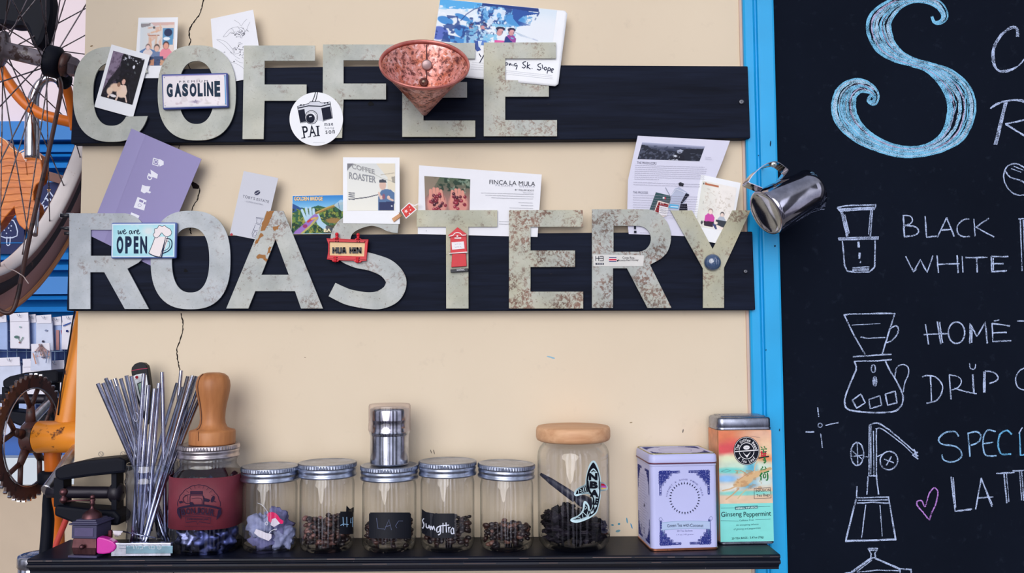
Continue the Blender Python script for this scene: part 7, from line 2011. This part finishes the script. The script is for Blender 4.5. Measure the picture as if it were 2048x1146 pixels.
MB().lathe([(.0001, .0035), (Rp * .7, .003), (Rp * .84, .0012), (Rp * .93, .0), (Rp * .985, .0022), (Rp, .006), (Rp * .965, Lp * .45), (Rp * .90, Lp * .74), (Rp * .87, Lp * .86), (Rp * .875, Lp), (Rp * .86, Lp + .0004), (Rp * .85, Lp * .86), (Rp * .88, Lp * .74), (Rp * .945, Lp * .45), (Rp * .98, .008), (.0001, .007)], B0, 72, RP, amp=spout).build('body', PS, g)
# graduation marks
GR = lambda h: float(np.interp(h, [.006, Lp * .45, Lp * .74, Lp * .86], [1, .965, .90, .87]))
mb = MB()
for i in range(6):
    h = Lp * (.22 + .12 * i); ph = -1.25
    for (p0_, p1_) in ((ph, ph + (.22 if i % 2 else .34)),):
        pts = [B0 + RP @ Vector((Rp * 1.004 * GR(h) * math.cos(q_), Rp * 1.004 * GR(h) * math.sin(q_), h)) for q_ in np.linspace(p0_, p1_, 6)]
        mb.tube(pts, .00028, 4)
mb.build('graduation_marks', plain((90, 86, 100), .5), g)
# strap handle
def hp_(s, r, dt=0): return B0 + RP @ Vector((r, dt, s))
path = spline([(Lp * .12, Rp * .98), (Lp * .03, Rp * 1.22), (-Lp * .045, Rp * 1.42), (-Lp * .03, Rp * 1.50), (Lp * .12, Rp * 1.66), (Lp * .32, Rp * 1.77), (Lp * .50, Rp * 1.76), (Lp * .62, Rp * 1.62), (Lp * .70, Rp * 1.27), (Lp * .715, Rp * 1.17), (Lp * .68, Rp * 1.10), (Lp * .52, Rp * .95)], 5)
mb = MB(); wd = .0092; vs = []; fs = []; nn_ = len(path)
pa_ = np.array(path); tg = np.gradient(pa_, axis=0); tg /= np.linalg.norm(tg, axis=1)[:, None]
for i, (s, r) in enumerate(path):
    n2_ = (-tg[i, 1], tg[i, 0]); th_ = .0006
    for (dt, e) in ((-wd, -th_), (wd, -th_), (wd, th_), (-wd, th_)): vs.append(hp_(s + n2_[0] * e, r + n2_[1] * e, dt))
for i in range(nn_ - 1):
    for k_ in range(4):
        l_ = (k_ + 1) % 4; fs.append([i * 4 + k_, i * 4 + l_, i * 4 + 4 + l_, i * 4 + 4 + k_])
fs += [[0, 1, 2, 3], [4 * nn_ - 1, 4 * nn_ - 2, 4 * nn_ - 3, 4 * nn_ - 4]]
mb.add(vs, fs, 0, False); hd_ = mb.build('handle', PS, g); sharp(hd_)
# the screw it hangs on
hw = PV(1524, 335, -.0175); sh = PV(1547.5, 329.5, -.114)
g = empty('hook_screw', hw, 'pale long screw in the blue trim holding the milk pitcher', 'screw')
MB().tube([hw + Vector((0, .006, 0)), hw, sh], .0017, 10).build('shank', steel((190, 186, 170), .35), g)
ds = (sh - hw).normalized(); Rs = ds.to_track_quat('Z', 'Y').to_matrix()
hd = MB().lathe([(.0018, -.003), (.0040, -.0005), (.0042, .0003), (.0038, .0010), (.0003, .0012)], sh, 20, Rs).build('head', steel((226, 228, 226), .35), g)
mb = MB()
for q_ in (0, PI / 2): mb.box(sh + ds * .0012, (.0042, .0009, .0004), Rs @ Matrix.Rotation(q_ + .4, 3, 'Z'))
mb.build('cross_slot', plain((70, 90, 80), .6), hd)

# ================================================================== BICYCLE
ORG_P = painted((226, 138, 42), (82, 44, 28), .615, .32, 26)
ORG_D = painted((218, 112, 30), (120, 60, 26), .72, .35, 26)
RUST = painted((74, 44, 40), (36, 22, 24), .55, .45, 60)
RUBB = plain((14, 17, 29), .6, 0, .15, .2, 60)
CHR = steel((206, 204, 214), .15, name='chrome')
OLDST = painted((112, 104, 112), (60, 44, 44), .52, .35, 70)
yh = .11
Hc = PV(60, 112, yh)
nW = Vector((math.cos(math.radians(-12)) * math.cos(math.radians(12)), math.cos(math.radians(-12)) * math.sin(math.radians(12)), math.sin(math.radians(-12)))).normalized()
RW = .268 * (yh + DIST)
RN = nW.to_track_quat('Z', 'Y').to_matrix()
bike = empty('bicycle', PV(62, 874, .06), 'old orange bicycle with a rusty chainring, left of the cream wall', 'bicycle')
wheel = MB().lathe([(RW, -.013), (RW + .004, -.015), (RW + .016, -.0145), (RW + .016, .0145), (RW + .004, .015), (RW, .013), (RW - .002, .006), (RW - .002, -.006), (RW, -.013)], Hc, 120, RN).build('wheel', painted((222, 214, 214), (170, 140, 130), .68, .35, 30), bike)
MB().lathe([(RW + .012, -.012)] + [(RW + .030 - .018 * math.cos(q_), -.018 * math.sin(q_)) for q_ in np.linspace(.9, 2 * PI - .9, 12)] + [(RW + .012, .012)], Hc, 120, RN).build('tyre', painted((52, 42, 46), (90, 66, 60), .62, .7, 50), wheel)
MB().lathe([(RW + .003, -.0156), (RW + .017, -.0154), (RW + .019, -.010), (RW + .019, .010), (RW + .017, .0154), (RW + .003, .0156)], Hc, 120, RN).build('rim_side', painted((158, 118, 104), (110, 76, 66), .6, .5, 40), wheel)
def arc_strip(r, hw_, th_, a0, a1, m, name, parent, crown=.008):
    mb = MB(); n_ = 70; rows = []
    for i in range(n_ + 1):
        q_ = a0 + (a1 - a0) * i / n_
        row = []
        for (s_, rr_) in ((-hw_, -crown), (-hw_ * .5, -crown * .2), (0, 0), (hw_ * .5, -crown * .2), (hw_, -crown), (hw_, -crown + th_), (hw_ * .5, -crown * .2 + th_), (0, th_), (-hw_ * .5, -crown * .2 + th_), (-hw_, -crown + th_)):
            row.append(Hc + RN @ Vector(((r + rr_) * math.cos(q_), (r + rr_) * math.sin(q_), s_)))
        rows.append(row)
    k_ = len(rows[0]); vs = [p for row in rows for p in row]; fs = []
    for i in range(n_):
        for j in range(k_):
            l_ = (j + 1) % k_; fs.append([i * k_ + j, i * k_ + l_, (i + 1) * k_ + l_, (i + 1) * k_ + j])
    mb.add(vs, fs, 0, True)
    return mb.build(name, m, parent)
mg = arc_strip(RW + .078, .027, .0018, 0, 2 * PI, painted((112, 84, 88), (140, 96, 76), .62, .45, 24), 'mudguard', bike)
for s_ in (-1, 1): MB().tube([Hc + RN @ Vector(((RW + .0705) * math.cos(q_), (RW + .0705) * math.sin(q_), .0268 * s_)) for q_ in np.linspace(0, 2 * PI, 120, endpoint=False)], .0042, 8, closed=True).build('rolled_edge', painted((204, 138, 88), (120, 80, 60), .64, .4, 30), mg)
# hub
A_ = lambda s: Hc + nW * s
hub = MB().lathe([(.030, -.046), (.031, -.043), (.014, -.038), (.0135, .020), (.024, .026), (.027, .028)], Hc, 32, RN, cap0=True).build('hub', OLDST, wheel)
MB().lathe([(.0255, .028), (.027, .030), (.027, .046), (.022, .050), (.012, .052)], Hc, 32, RN).build('cassette_body', RUBB, hub)
MB().lathe([(.017, .051), (.0205, .053), (.0205, .061), (.016, .064)], Hc, 24, RN, cap1=True).build('spacer', RUST, hub)
MB().lathe([(.016, .063), (.018, .066), (.016, .076), (.008, .086), (.007, .125)], Hc, 6, RN, cap1=True, smooth=False).build('axle_nut', steel((140, 130, 138), .4), hub)
for fl_ in (-1, 1):
    for i in range(16):
        q_ = 2 * PI * (i + .25 * fl_) / 16
        tw = (.95 if i % 2 else -.95)
        a0 = Hc + RN @ Vector((.026 * math.cos(q_), .026 * math.sin(q_), .036 * fl_ - .008))
        a1 = Hc + RN @ Vector((RW * math.cos(q_ + tw * .38 ), RW * math.sin(q_ + tw * .38), .004 * fl_))
        MB().tube([a0, a0.lerp(a1, .975), a1], [.00115, .00115, .0018], 6).build('spoke', OLDST, wheel)
# mudguard stay with hooked end, dark bracket
ys = .06
st = [PV(118, 152, .16), PV(122, 172, .12), PV(119, 200, .10), PV(100, 292, .07), PV(80, 380, .05), PV(60, 470, .03), PV(44, 548, .01), PV(36, 590, .0), PV(26, 620, -.005), PV(12, 626, -.008), PV(-6, 617, -.01)]
MB().tube(spline([tuple(p) for p in st], 4), .0034, 8).build('mudguard_stay', RUST, bike)
MB().lathe([(.002, 0), (.016, .004), (.017, .016), (.010, .022), (.002, .024)], PV(115, 156, .17), 8, RN, smooth=False).build('axle_bracket', RUBB, bike)
MB().tube([PV(70, 470, .05), PV(73, 430, .08), PV(76, 395, .12)], [.0042, .0042, .003], 10).build('valve', CHR, wheel)
# string tying the stay to the rim
MB().tube(spline([tuple(p) for p in (PV(8, 528, .02), PV(14, 536, .0), PV(28, 541, .0), PV(40, 548, -.004), PV(47, 553, .002), PV(52, 560, .004), PV(57, 567, .0))], 4), .0008, 6).build('string', plain((214, 196, 190), .8), bike)
# frame tubes
def tb(pts, r, m, name, flat=1.0, n_=14, parent=None):
    pts = [tuple(PV(*p)) for p in pts]
    path = spline(pts, 6) if len(pts) > 2 else pts
    if isinstance(r, (list, tuple)): r = list(np.interp(np.linspace(0, 1, len(path)), np.linspace(0, 1, len(r)), r))
    return MB().tube(path, r, n_, flat=flat).build(name, m, parent or bike)
tb([(-60, 40, .30), (-12, 118, .30), (18, 166, .30), (46, 202, .30), (78, 226, .30), (112, 237, .30), (150, 246, .31), (220, 262, .32)], .0105, ORG_D, 'curved_tube')
tb([(120, 142, .22), (130, 165, .22), (141, 205, .24), (150, 260, .26)], .0085, ORG_D, 'seat_stay')
tb([(64, 318, .36), (64, 260, .36), (65, 212, .36), (70, 186, .36), (82, 165, .36), (100, 156, .36), (117, 162, .36), (126, 178, .36)], [.0135, .0135, .012, .0095, .008, .0075, .0075, .0075], CHR, 'seat_post')
# bottom bracket, seat tube, lower tubes
xr = float(P(62, 874, .06)[0]); zr_ = float(P(62, 874, .06)[2])
BBc = Vector((xr, .062, zr_))
MB().tube([BBc + Vector((.006, 0, 0)), BBc + Vector((.012, 0, 0)), BBc + Vector((.20, 0, 0))], [.017, .0255, .0255], 28).build('bottom_bracket', ORG_P, bike)
tb([(138, 862, .075), (169, 700, .085), (222, 440, .10)], .0235, ORG_P, 'seat_tube', n_=24)
tb([(104, 880, .085), (106, 940, .09), (112, 1060, .11), (116, 1200, .12)], .0125, ORG_D, 'down_tube')
MB().lathe([(.017, -.004), (.019, 0), (.019, .012), (.015, .016)], PV(101, 962, .085), 16, cap0=True, cap1=True).build('tube_collar', RUBB, bike)
tb([(138, 1026, .05), (126, 1055, .05), (108, 1100, .05)], .0045, plain((206, 74, 66), .4), 'red_cable_housing')
tb([(156, 590, .055), (146, 640, .055), (138, 690, .055), (124, 768, .055), (116, 830, .055)], .0012, RUBB, 'brake_cable')
# chainring: in the plane across the wall
def ring2d(rad_fn, r_in, x0, th_, n_, m, name, parent):
    mb = MB(); o_ = []; i_ = []
    for k_ in range(n_):
        q_ = 2 * PI * k_ / n_; r_ = rad_fn(k_)
        o_.append((math.cos(q_) * r_, math.sin(q_) * r_)); i_.append((math.cos(q_) * r_in, math.sin(q_) * r_in))
    vs = []
    for x in (x0, x0 + th_):
        for L_ in (o_, i_): vs += [BBc + Vector((x, p[0], p[1])) for p in L_]
    fs = []
    for k_ in range(n_):
        l_ = (k_ + 1) % n_
        fs += [[k_, l_, n_ + l_, n_ + k_], [2 * n_ + k_, 3 * n_ + k_, 3 * n_ + l_, 2 * n_ + l_], [k_, 2 * n_ + k_, 2 * n_ + l_, l_], [n_ + k_, n_ + l_, 3 * n_ + l_, 3 * n_ + k_]]
    mb.add(vs, fs); return mb.build(name, m, parent)
RCR = .1000
NT_ = 44
chainring = ring2d(lambda k_: RCR if k_ % 4 in (0, 1) else RCR - .0065, RCR - .022, -.004, .004, NT_ * 4, RUST, 'chainring', bike)
mb = MB()
for k_ in range(NT_):
    q_ = 2 * PI * (k_ + .125) / NT_; mb.box(BBc + Vector((-.002, math.cos(q_) * RCR, math.sin(q_) * RCR)), (.0048, .0042, .0030), Matrix.Rotation(q_ - PI / 2, 3, 'X'))
mb.build('tooth_tips', CHR, chainring)
for k_ in range(5):
    q_ = 2 * PI * k_ / 5 + .35
    for dq in (-.17, .17):
        p0 = BBc + Vector((-.002, math.cos(q_) * .045, math.sin(q_) * .045)); p1 = BBc + Vector((-.002, math.cos(q_ + dq * 1.6) * (RCR - .02), math.sin(q_ + dq * 1.6) * (RCR - .02)))
        MB().tube([p0, p1], .0042, 8, flat=.8).build('spider_arm', RUST, chainring)
    p0 = BBc + Vector((-.002, math.cos(q_) * .02, math.sin(q_) * .02)); p1 = BBc + Vector((-.002, math.cos(q_) * .05, math.sin(q_) * .05))
    MB().tube([p0, p1], [.0085, .0060], 10, flat=.8).build('spider_arm', RUST, chainring)
MB().lathe([(.012, -.010), (.024, -.008), (.026, 0), (.024, .010)], BBc, 24, Matrix.Rotation(PI / 2, 3, 'Y'), cap0=True).build('spider_hub', RUST, chainring)
# chrome inner edge seen through the ring
MB().tube([BBc + Vector((.0015, (RCR - .0225) * math.cos(q_), (RCR - .0225) * math.sin(q_))) for q_ in np.linspace(0, 2 * PI, 48, endpoint=False)], .0013, 6, closed=True).build('polished_edge', CHR, chainring)
# cranks and pedals
WCR = steel((226, 222, 226), .28, name='crank_alloy')
crk = tb([(160, 893, .055), (140, 914, .02), (118, 948, -.02), (95, 983, -.046)], [.012, .0105, .0105, .0125], WCR, 'crank_arm', .75)
crk2 = tb([(50, 858, .10), (78, 826, .15), (112, 792, .22)], [.009, .009, .008], WCR, 'crank_arm', .8)
def pedal(T, y, dep, name='pedal'):
    """T maps near-pedal pixels to photo pixels"""
    ped = slab_px(name, [T(*p) for p in ((108, 940), (125, 931), (165, 922), (236, 915), (250, 920), (250, 946), (180, 953), (118, 962), (108, 955))], Flat(y - dep / 2), dep, RUBB, bike, bevel=.004)
    slab_px('lower_block', [T(*p) for p in ((108, 1011), (170, 1018), (228, 1022), (240, 1034), (236, 1052), (150, 1049), (107, 1032))], Flat(y - dep / 2), dep, RUBB, ped, bevel=.004)
    slab_px('end_plate', [T(*p) for p in ((107, 956), (127, 956), (127, 1014), (107, 1014))], Flat(y - dep * .3), dep * .6, OLDST if name == 'x' else RUBB, ped, bevel=.001)
    slab_px('end_plate', [T(*p) for p in ((222, 946), (233, 944), (233, 1024), (222, 1022))], Flat(y - dep * .3), dep * .6, RUBB, ped, bevel=.001)
    a0, a1 = PV(*T(96, 984), y), PV(*T(236, 985), y); kk_ = pix(y) * (T(200, 0)[0] - T(100, 0)[0]) / 100
    MB().tube([a0, a0.lerp(a1, .2), a0.lerp(a1, .82), a1], [11 * kk_, 12 * kk_, 12 * kk_, 11 * kk_], 16).build('spindle', plain((36, 32, 44), .4, .4, .5), ped)
    Rx = (a1 - a0).normalized().to_track_quat('Z', 'Y').to_matrix()
    MB().lathe([(12 * kk_, -16 * kk_), (19 * kk_, -10 * kk_), (20 * kk_, 2 * kk_), (15 * kk_, 9 * kk_), (2 * kk_, 11 * kk_)], a1, 20, Rx).build('bearing_cap', plain((34, 30, 40), .45, .3, .5), ped)
    return ped
pedal(lambda x, y_: (x, y_), -.046, .040)
pedal(lambda x, y_: (4 + (x - 108) * .79, 757 + (y_ - 936) * .84), .24, .05)
# black prop below the near pedal
tb([(98, 968, -.030), (94, 1000, -.026), (96, 1040, -.02), (91, 1110, -.02), (86, 1180, -.02)], [.005, .006, .0088, .0088, .0088], RUBB, 'prop_rod')

# saddle at the top left
sad = solid2d('saddle', [spline([(-60, -60), (60, -60), (96, -20), (101, 14), (98, 42), (91, 66), (84, 84), (73, 94), (63, 90), (56, 74), (51, 58), (44, 52), (26, 52), (0, 48), (-60, 52)], 5, True)], .19, .034, RUBB, bike, bevel=.009)
# carved wooden piece behind the spokes
t = NT('orange_varnished_wood'); v = t.coords((.25, 1, 1)); a1 = t.noise(v, 60, 4, .6, 1.2); a2 = t.noise(t.coords((.1, 1, 1)), 120, 3)
c = t.mix(t.mask(a1, .3, .7), (190, 92, 24), (226, 132, 44)); c = t.mix(t.math('MULTIPLY', t.mask(a2, .6, .7), .5), c, (134, 62, 22)); t.bsdf(c, .35, 0, .45)
cut = [(-70, 262), (-20, 268), (0, 275), (12, 283), (22, 296), (37, 305), (45, 306), (54, 301), (68, 301), (78, 309), (83, 326), (85, 348), (80, 364), (72, 370), (67, 384), (67, 400), (73, 408), (77, 424), (77, 444), (72, 457), (60, 458), (48, 459), (38, 450), (33, 440), (30, 426), (28, 415), (20, 424), (10, 435), (0, 450), (-20, 470), (-70, 480)]
wc = solid2d('carved_panel', [cut], .43, .026, t.m, None, bevel=.002)
tag(wc, 'jagged orange wood grained panel behind the wheel spokes', 'panel')
a = Art(Flat(.43), .0004, .0002); a.poly([(42, 306), (50, 303), (58, 304), (57, 314), (52, 324), (47, 317)], (236, 214, 206)); a.line(spline([(38, 305), (50, 299), (64, 299), (77, 307), (83, 320)], 4), 2.2, (240, 206, 180)); a.line(spline([(0, 274), (12, 282), (22, 295), (36, 304)], 4), 1.6, (236, 200, 170)); a.ell(2, 289, 2.6, 3, (244, 230, 220), 0, 10); a.line(spline([(51, 324), (53, 340), (54, 350)], 4), 1, (130, 62, 24))
for k_ in range(9): a.line(spline([(0, 320 + k_ * 14), (20, 316 + k_ * 14.5), (42, 322 + k_ * 13), (66, 318 + k_ * 14)], 5), .7, (150, 72, 26))
a.build('chipped_edge', PRINT, wc)

# ================================================================== SHOP GOODS BEHIND THE WALL
YC = YB - .022
NAVY = plain((22, 34, 86), .6, 0, .3, .12, 20)
def chalk_card(q, lab, strokes, star=None):
    o = slab_px('chalk_card', q, Flat(YC), .004, NAVY); tag(o, lab, 'card')
    a = Art(Flat(YC), .0006, .0001)
    for p in strokes: a.line(spline(p, 3) if len(p) > 2 else p, 2.2, (196, 206, 232), jit=.2)
    if star: a.poly([(star[0] + 4.6 * (1 if k_ % 2 == 0 else .45) * math.sin(k_ * PI / 5), star[1] - 4.6 * (1 if k_ % 2 == 0 else .45) * math.cos(k_ * PI / 5)) for k_ in range(10)], (232, 178, 110))
    a.build('tree_drawing', PRINT, o)
def c3(x, y): return (x / 5.73, 360 + y / 5.73)
def C3(*p): return [c3(*q_) for q_ in p]
chalk_card([(76, 366), (150, 362), (150, 500), (76, 480)], 'navy card with a chalk outlined starry fir tree, behind the wheel', [C3((565, 130), (530, 190), (510, 225)), C3((565, 130), (610, 190), (635, 215)), C3((510, 225), (535, 210), (548, 240), (570, 212), (590, 240), (615, 212), (640, 225)), C3((510, 235), (470, 290), (500, 290), (495, 335), (540, 300), (560, 335), (590, 295), (610, 325), (650, 300)), C3((505, 330), (470, 405), (500, 400), (475, 440), (515, 420), (540, 465), (575, 410), (610, 450)), C3((520, 440), (500, 500), (470, 560))], c3(560, 115))
chalk_card([(-60, 430), (48, 436), (48, 508), (-60, 508)], 'navy card with a small dotted chalk tree, at the left edge below the wooden panel', [C3((50, 470), (155, 465), (195, 640), (10, 645), (50, 470)), C3((80, 650), (78, 740), (110, 740), (118, 650))] + [C3((x, y), (x + 8, y + 12)) for x, y in ((70, 500), (95, 545), (125, 520), (120, 575), (70, 605), (45, 570), (100, 490))])
pk_ = slab_px('wooden_ledge', [(88, 340), (150, 358), (150, 376), (88, 358)], Flat(YC - .03), .03, plain((120, 84, 76), .6, 0, .3, .15, 30)); tag(pk_, 'short brown ledge above the starry tree card', 'ledge')
# wire rack
RACK = steel((170, 196, 226), .4, name='rack_wire')
rk = empty('wire_rack', PV(80, 880, YB + .03), 'pale blue wire rack hung with small packets, behind the bicycle', 'rack')
for x in range(-80, 260, 19):
    MB().tube([PV(x, 632, YB + .034), PV(x, 884, YB + .034)], .0011, 6).build('upright_wire', RACK, rk)
for yy_ in range(640, 884, 21):
    MB().tube([PV(-100, yy_, YB + .034), PV(280, yy_, YB + .034)], .0011, 6).build('cross_wire', RACK, rk)
PKW = plain((222, 220, 232), .5, 0, .35, .04, 30); PKB = plain((150, 172, 220), .35, 0, .5, .15, 20); PKL = plain((196, 204, 228), .35, 0, .5, .12, 20)
rr = random.Random(3)
packs = [((-8, 627, 14, 700), PKB, 0, 'bluish packet cut by the left edge of the photo, upper row'), ((19, 625, 58, 698), PKW, 1, 'white packet with a small leaf print, upper row'), ((54, 628, 73, 692), PKB, 2, 'bluish packet tucked behind the leaf printed one'), ((72, 629, 104, 702), PKL, 3, 'pale packet above the flowery bundle, upper row'), ((101, 633, 124, 702), PKB, 4, 'narrow bluish packet with an orange strip, upper row'), ((124, 630, 150, 700), PKW, 5, 'white packet beside the cable, upper row'),
         ((-4, 714, 41, 790), PKL, 6, 'wide pale packet at the left edge, lower row'), ((45, 716, 86, 792), PKW, 7, 'white packet in the middle of the lower row'), ((88, 720, 130, 790), PKW, 8, 'white packet right of the middle one, lower row'), ((62, 686, 101, 742), PKL, 9, 'clear bundle of dried flowers between the two rows')]
for (x0_, y0_, x1_, y1_), m, i, lab in packs:
    d_ = YB - .012 - (.0, .012, -.004, .030, .016, .045, .006, .020, .034, 0)[i]
    if i == 9: d_ = YB - .10
    g = empty('hanging_packet', PV((x0_ + x1_) / 2, y1_, d_), lab, 'packet', 'packets on the wire rack')
    tl_ = rr.uniform(-2.5, 2.5)
    pou = [(x0_ + tl_ * .3, y0_ + 14), (x1_ - tl_ * .4, y0_ + 13), (x1_ + rr.uniform(-1, 3), y1_), (x0_ - rr.uniform(-1, 2), y1_ - 1)]
    slab_px('pouch', pou, Flat(d_), .006, m, g, bevel=.002)
    slab_px('header', [(x0_, y0_ + 2), (x1_ - 2, y0_), (x1_ - 1, y0_ + 17), (x0_ + 1, y0_ + 18)], Flat(d_ - .003), .003, PKW, g)
    MB().tube([PV((x0_ + x1_) / 2, y0_ + 5, YB + .03), PV((x0_ + x1_) / 2, y0_ + 6, d_ - .012), PV((x0_ + x1_) / 2, y0_ + 3, d_ - .014)], .001, 6).build('hook', RACK, g)
    a = Art(Flat(d_ - .0032), .0003, .0001); cx_ = (x0_ + x1_) / 2
    a.line([(cx_ - 5, y0_ + 3), (cx_ - 2, y0_ + 8), (cx_ + 4, y0_ + 10)], .8, (150, 146, 160))
    if i == 1: a.ell(33, 674, 5, 3, (86, 116, 112), 0, 10); a.line([(36, 676), (40, 684), (46, 674)], 2, (120, 146, 140)); a.ell(39, 685, 2, 2, (140, 100, 100), 0, 8); a.ell(40, 654, 2.4, 1.8, (150, 176, 180), 0, 8)
    if i == 3: a.ell(92, 661, 3, 2, (130, 140, 170), 0, 8); a.ell(86, 683, 2.6, 2.4, (52, 50, 70), 0, 8)
    if i == 4: a.rect(112, 660, 118, 700, (180, 130, 128)); a.line([(122, 660), (127, 682)], 1.6, (150, 60, 90))
    if i == 5: a.ell(134, 662, 2.6, 2.6, (36, 48, 110), 0, 8); a.line([(126, 652), (142, 645)], 2.4, (60, 90, 160))
    if i == 9:
        for k_ in range(26): x, yv_ = rr.uniform(66, 98), rr.uniform(700, 716); a.line([(x, yv_), (80 + rr.uniform(-3, 3), 688)], .7, (160, 130, 130)); a.ell(x, yv_, 1.6, 1.4, rr.choice([(190, 140, 140), (120, 120, 150), (220, 190, 180), (90, 96, 120)]), 0, 7)
        a.line([(66, 706), (72, 728)], 2.4, (190, 140, 120)); a.line([(96, 700), (92, 726)], 2, (110, 120, 150))
    a.build('header_print', PRINT, g)
for k_, (x0_, y0_, x1_, y1_) in enumerate(((-20, 770, 30, 870), (28, 800, 70, 872), (100, 790, 150, 868))):
    g_ = slab_px('hanging_packet', [(x0_, y0_), (x1_, y0_ + 2), (x1_ + 1, y1_), (x0_ - 1, y1_)], Flat(YB - .01 - .02 * k_), .008, (PKL, PKB, PKL)[k_], None, bevel=.002)
    tag(g_, ('leftmost of the three packets low behind the chainring', 'middle bluish packet low behind the chainring', 'packet low behind the orange seat tube')[k_], 'packet', 'packets on the wire rack')
# steel canister at the lower left
yc_ = .06; ctop = PV(78, 1106, yc_); kc_ = pix(yc_)
g = empty('canister', Vector((ctop.x, yc_, ctop.z - .13)), 'steel canister with a ridged lid, below the left end of the shelf', 'canister')
cb = Vector((ctop.x, yc_, ctop.z - .13))
rc_ = 38 * kc_
MB().lathe([(.0001, 0), (rc_ * .92, 0), (rc_ * .95, .004), (rc_ * .95, .112), (rc_ * .9, .114)], cb, 40).build('body', steel((206, 206, 222), .14, name='canister_steel'), g)
MB().lathe([(rc_ * .95, .110), (rc_ * 1.0, .112), (rc_ * 1.0, .124), (rc_ * .96, .128), (rc_ * .80, .1295), (rc_ * .78, .1285), (rc_ * .62, .1305), (rc_ * .60, .1295), (rc_ * .4, .131), (.0001, .131)], cb, 40).build('lid', steel((196, 196, 206), .25, name='canister_lid'), g)
st_ = empty('stool', Vector((ctop.x, yc_, 0)), 'plain stool under the steel canister', 'stool')
MB().lathe([(.0001, cb.z - .03), (.15, cb.z - .03), (.155, cb.z - .02), (.15, cb.z), (.0001, cb.z)], Vector((ctop.x - .10, yc_ + .12, 0)), 40).build('seat', plain((120, 84, 60), .6), st_)
for q_ in (.8, 2.4, 3.9, 5.5):
    MB().tube([Vector((ctop.x - .10 + .11 * math.cos(q_), yc_ + .12 + .11 * math.sin(q_), cb.z - .025)), Vector((ctop.x - .10 + .15 * math.cos(q_), yc_ + .12 + .15 * math.sin(q_), 0))], .013, 10).build('leg', plain((120, 84, 60), .6), st_)
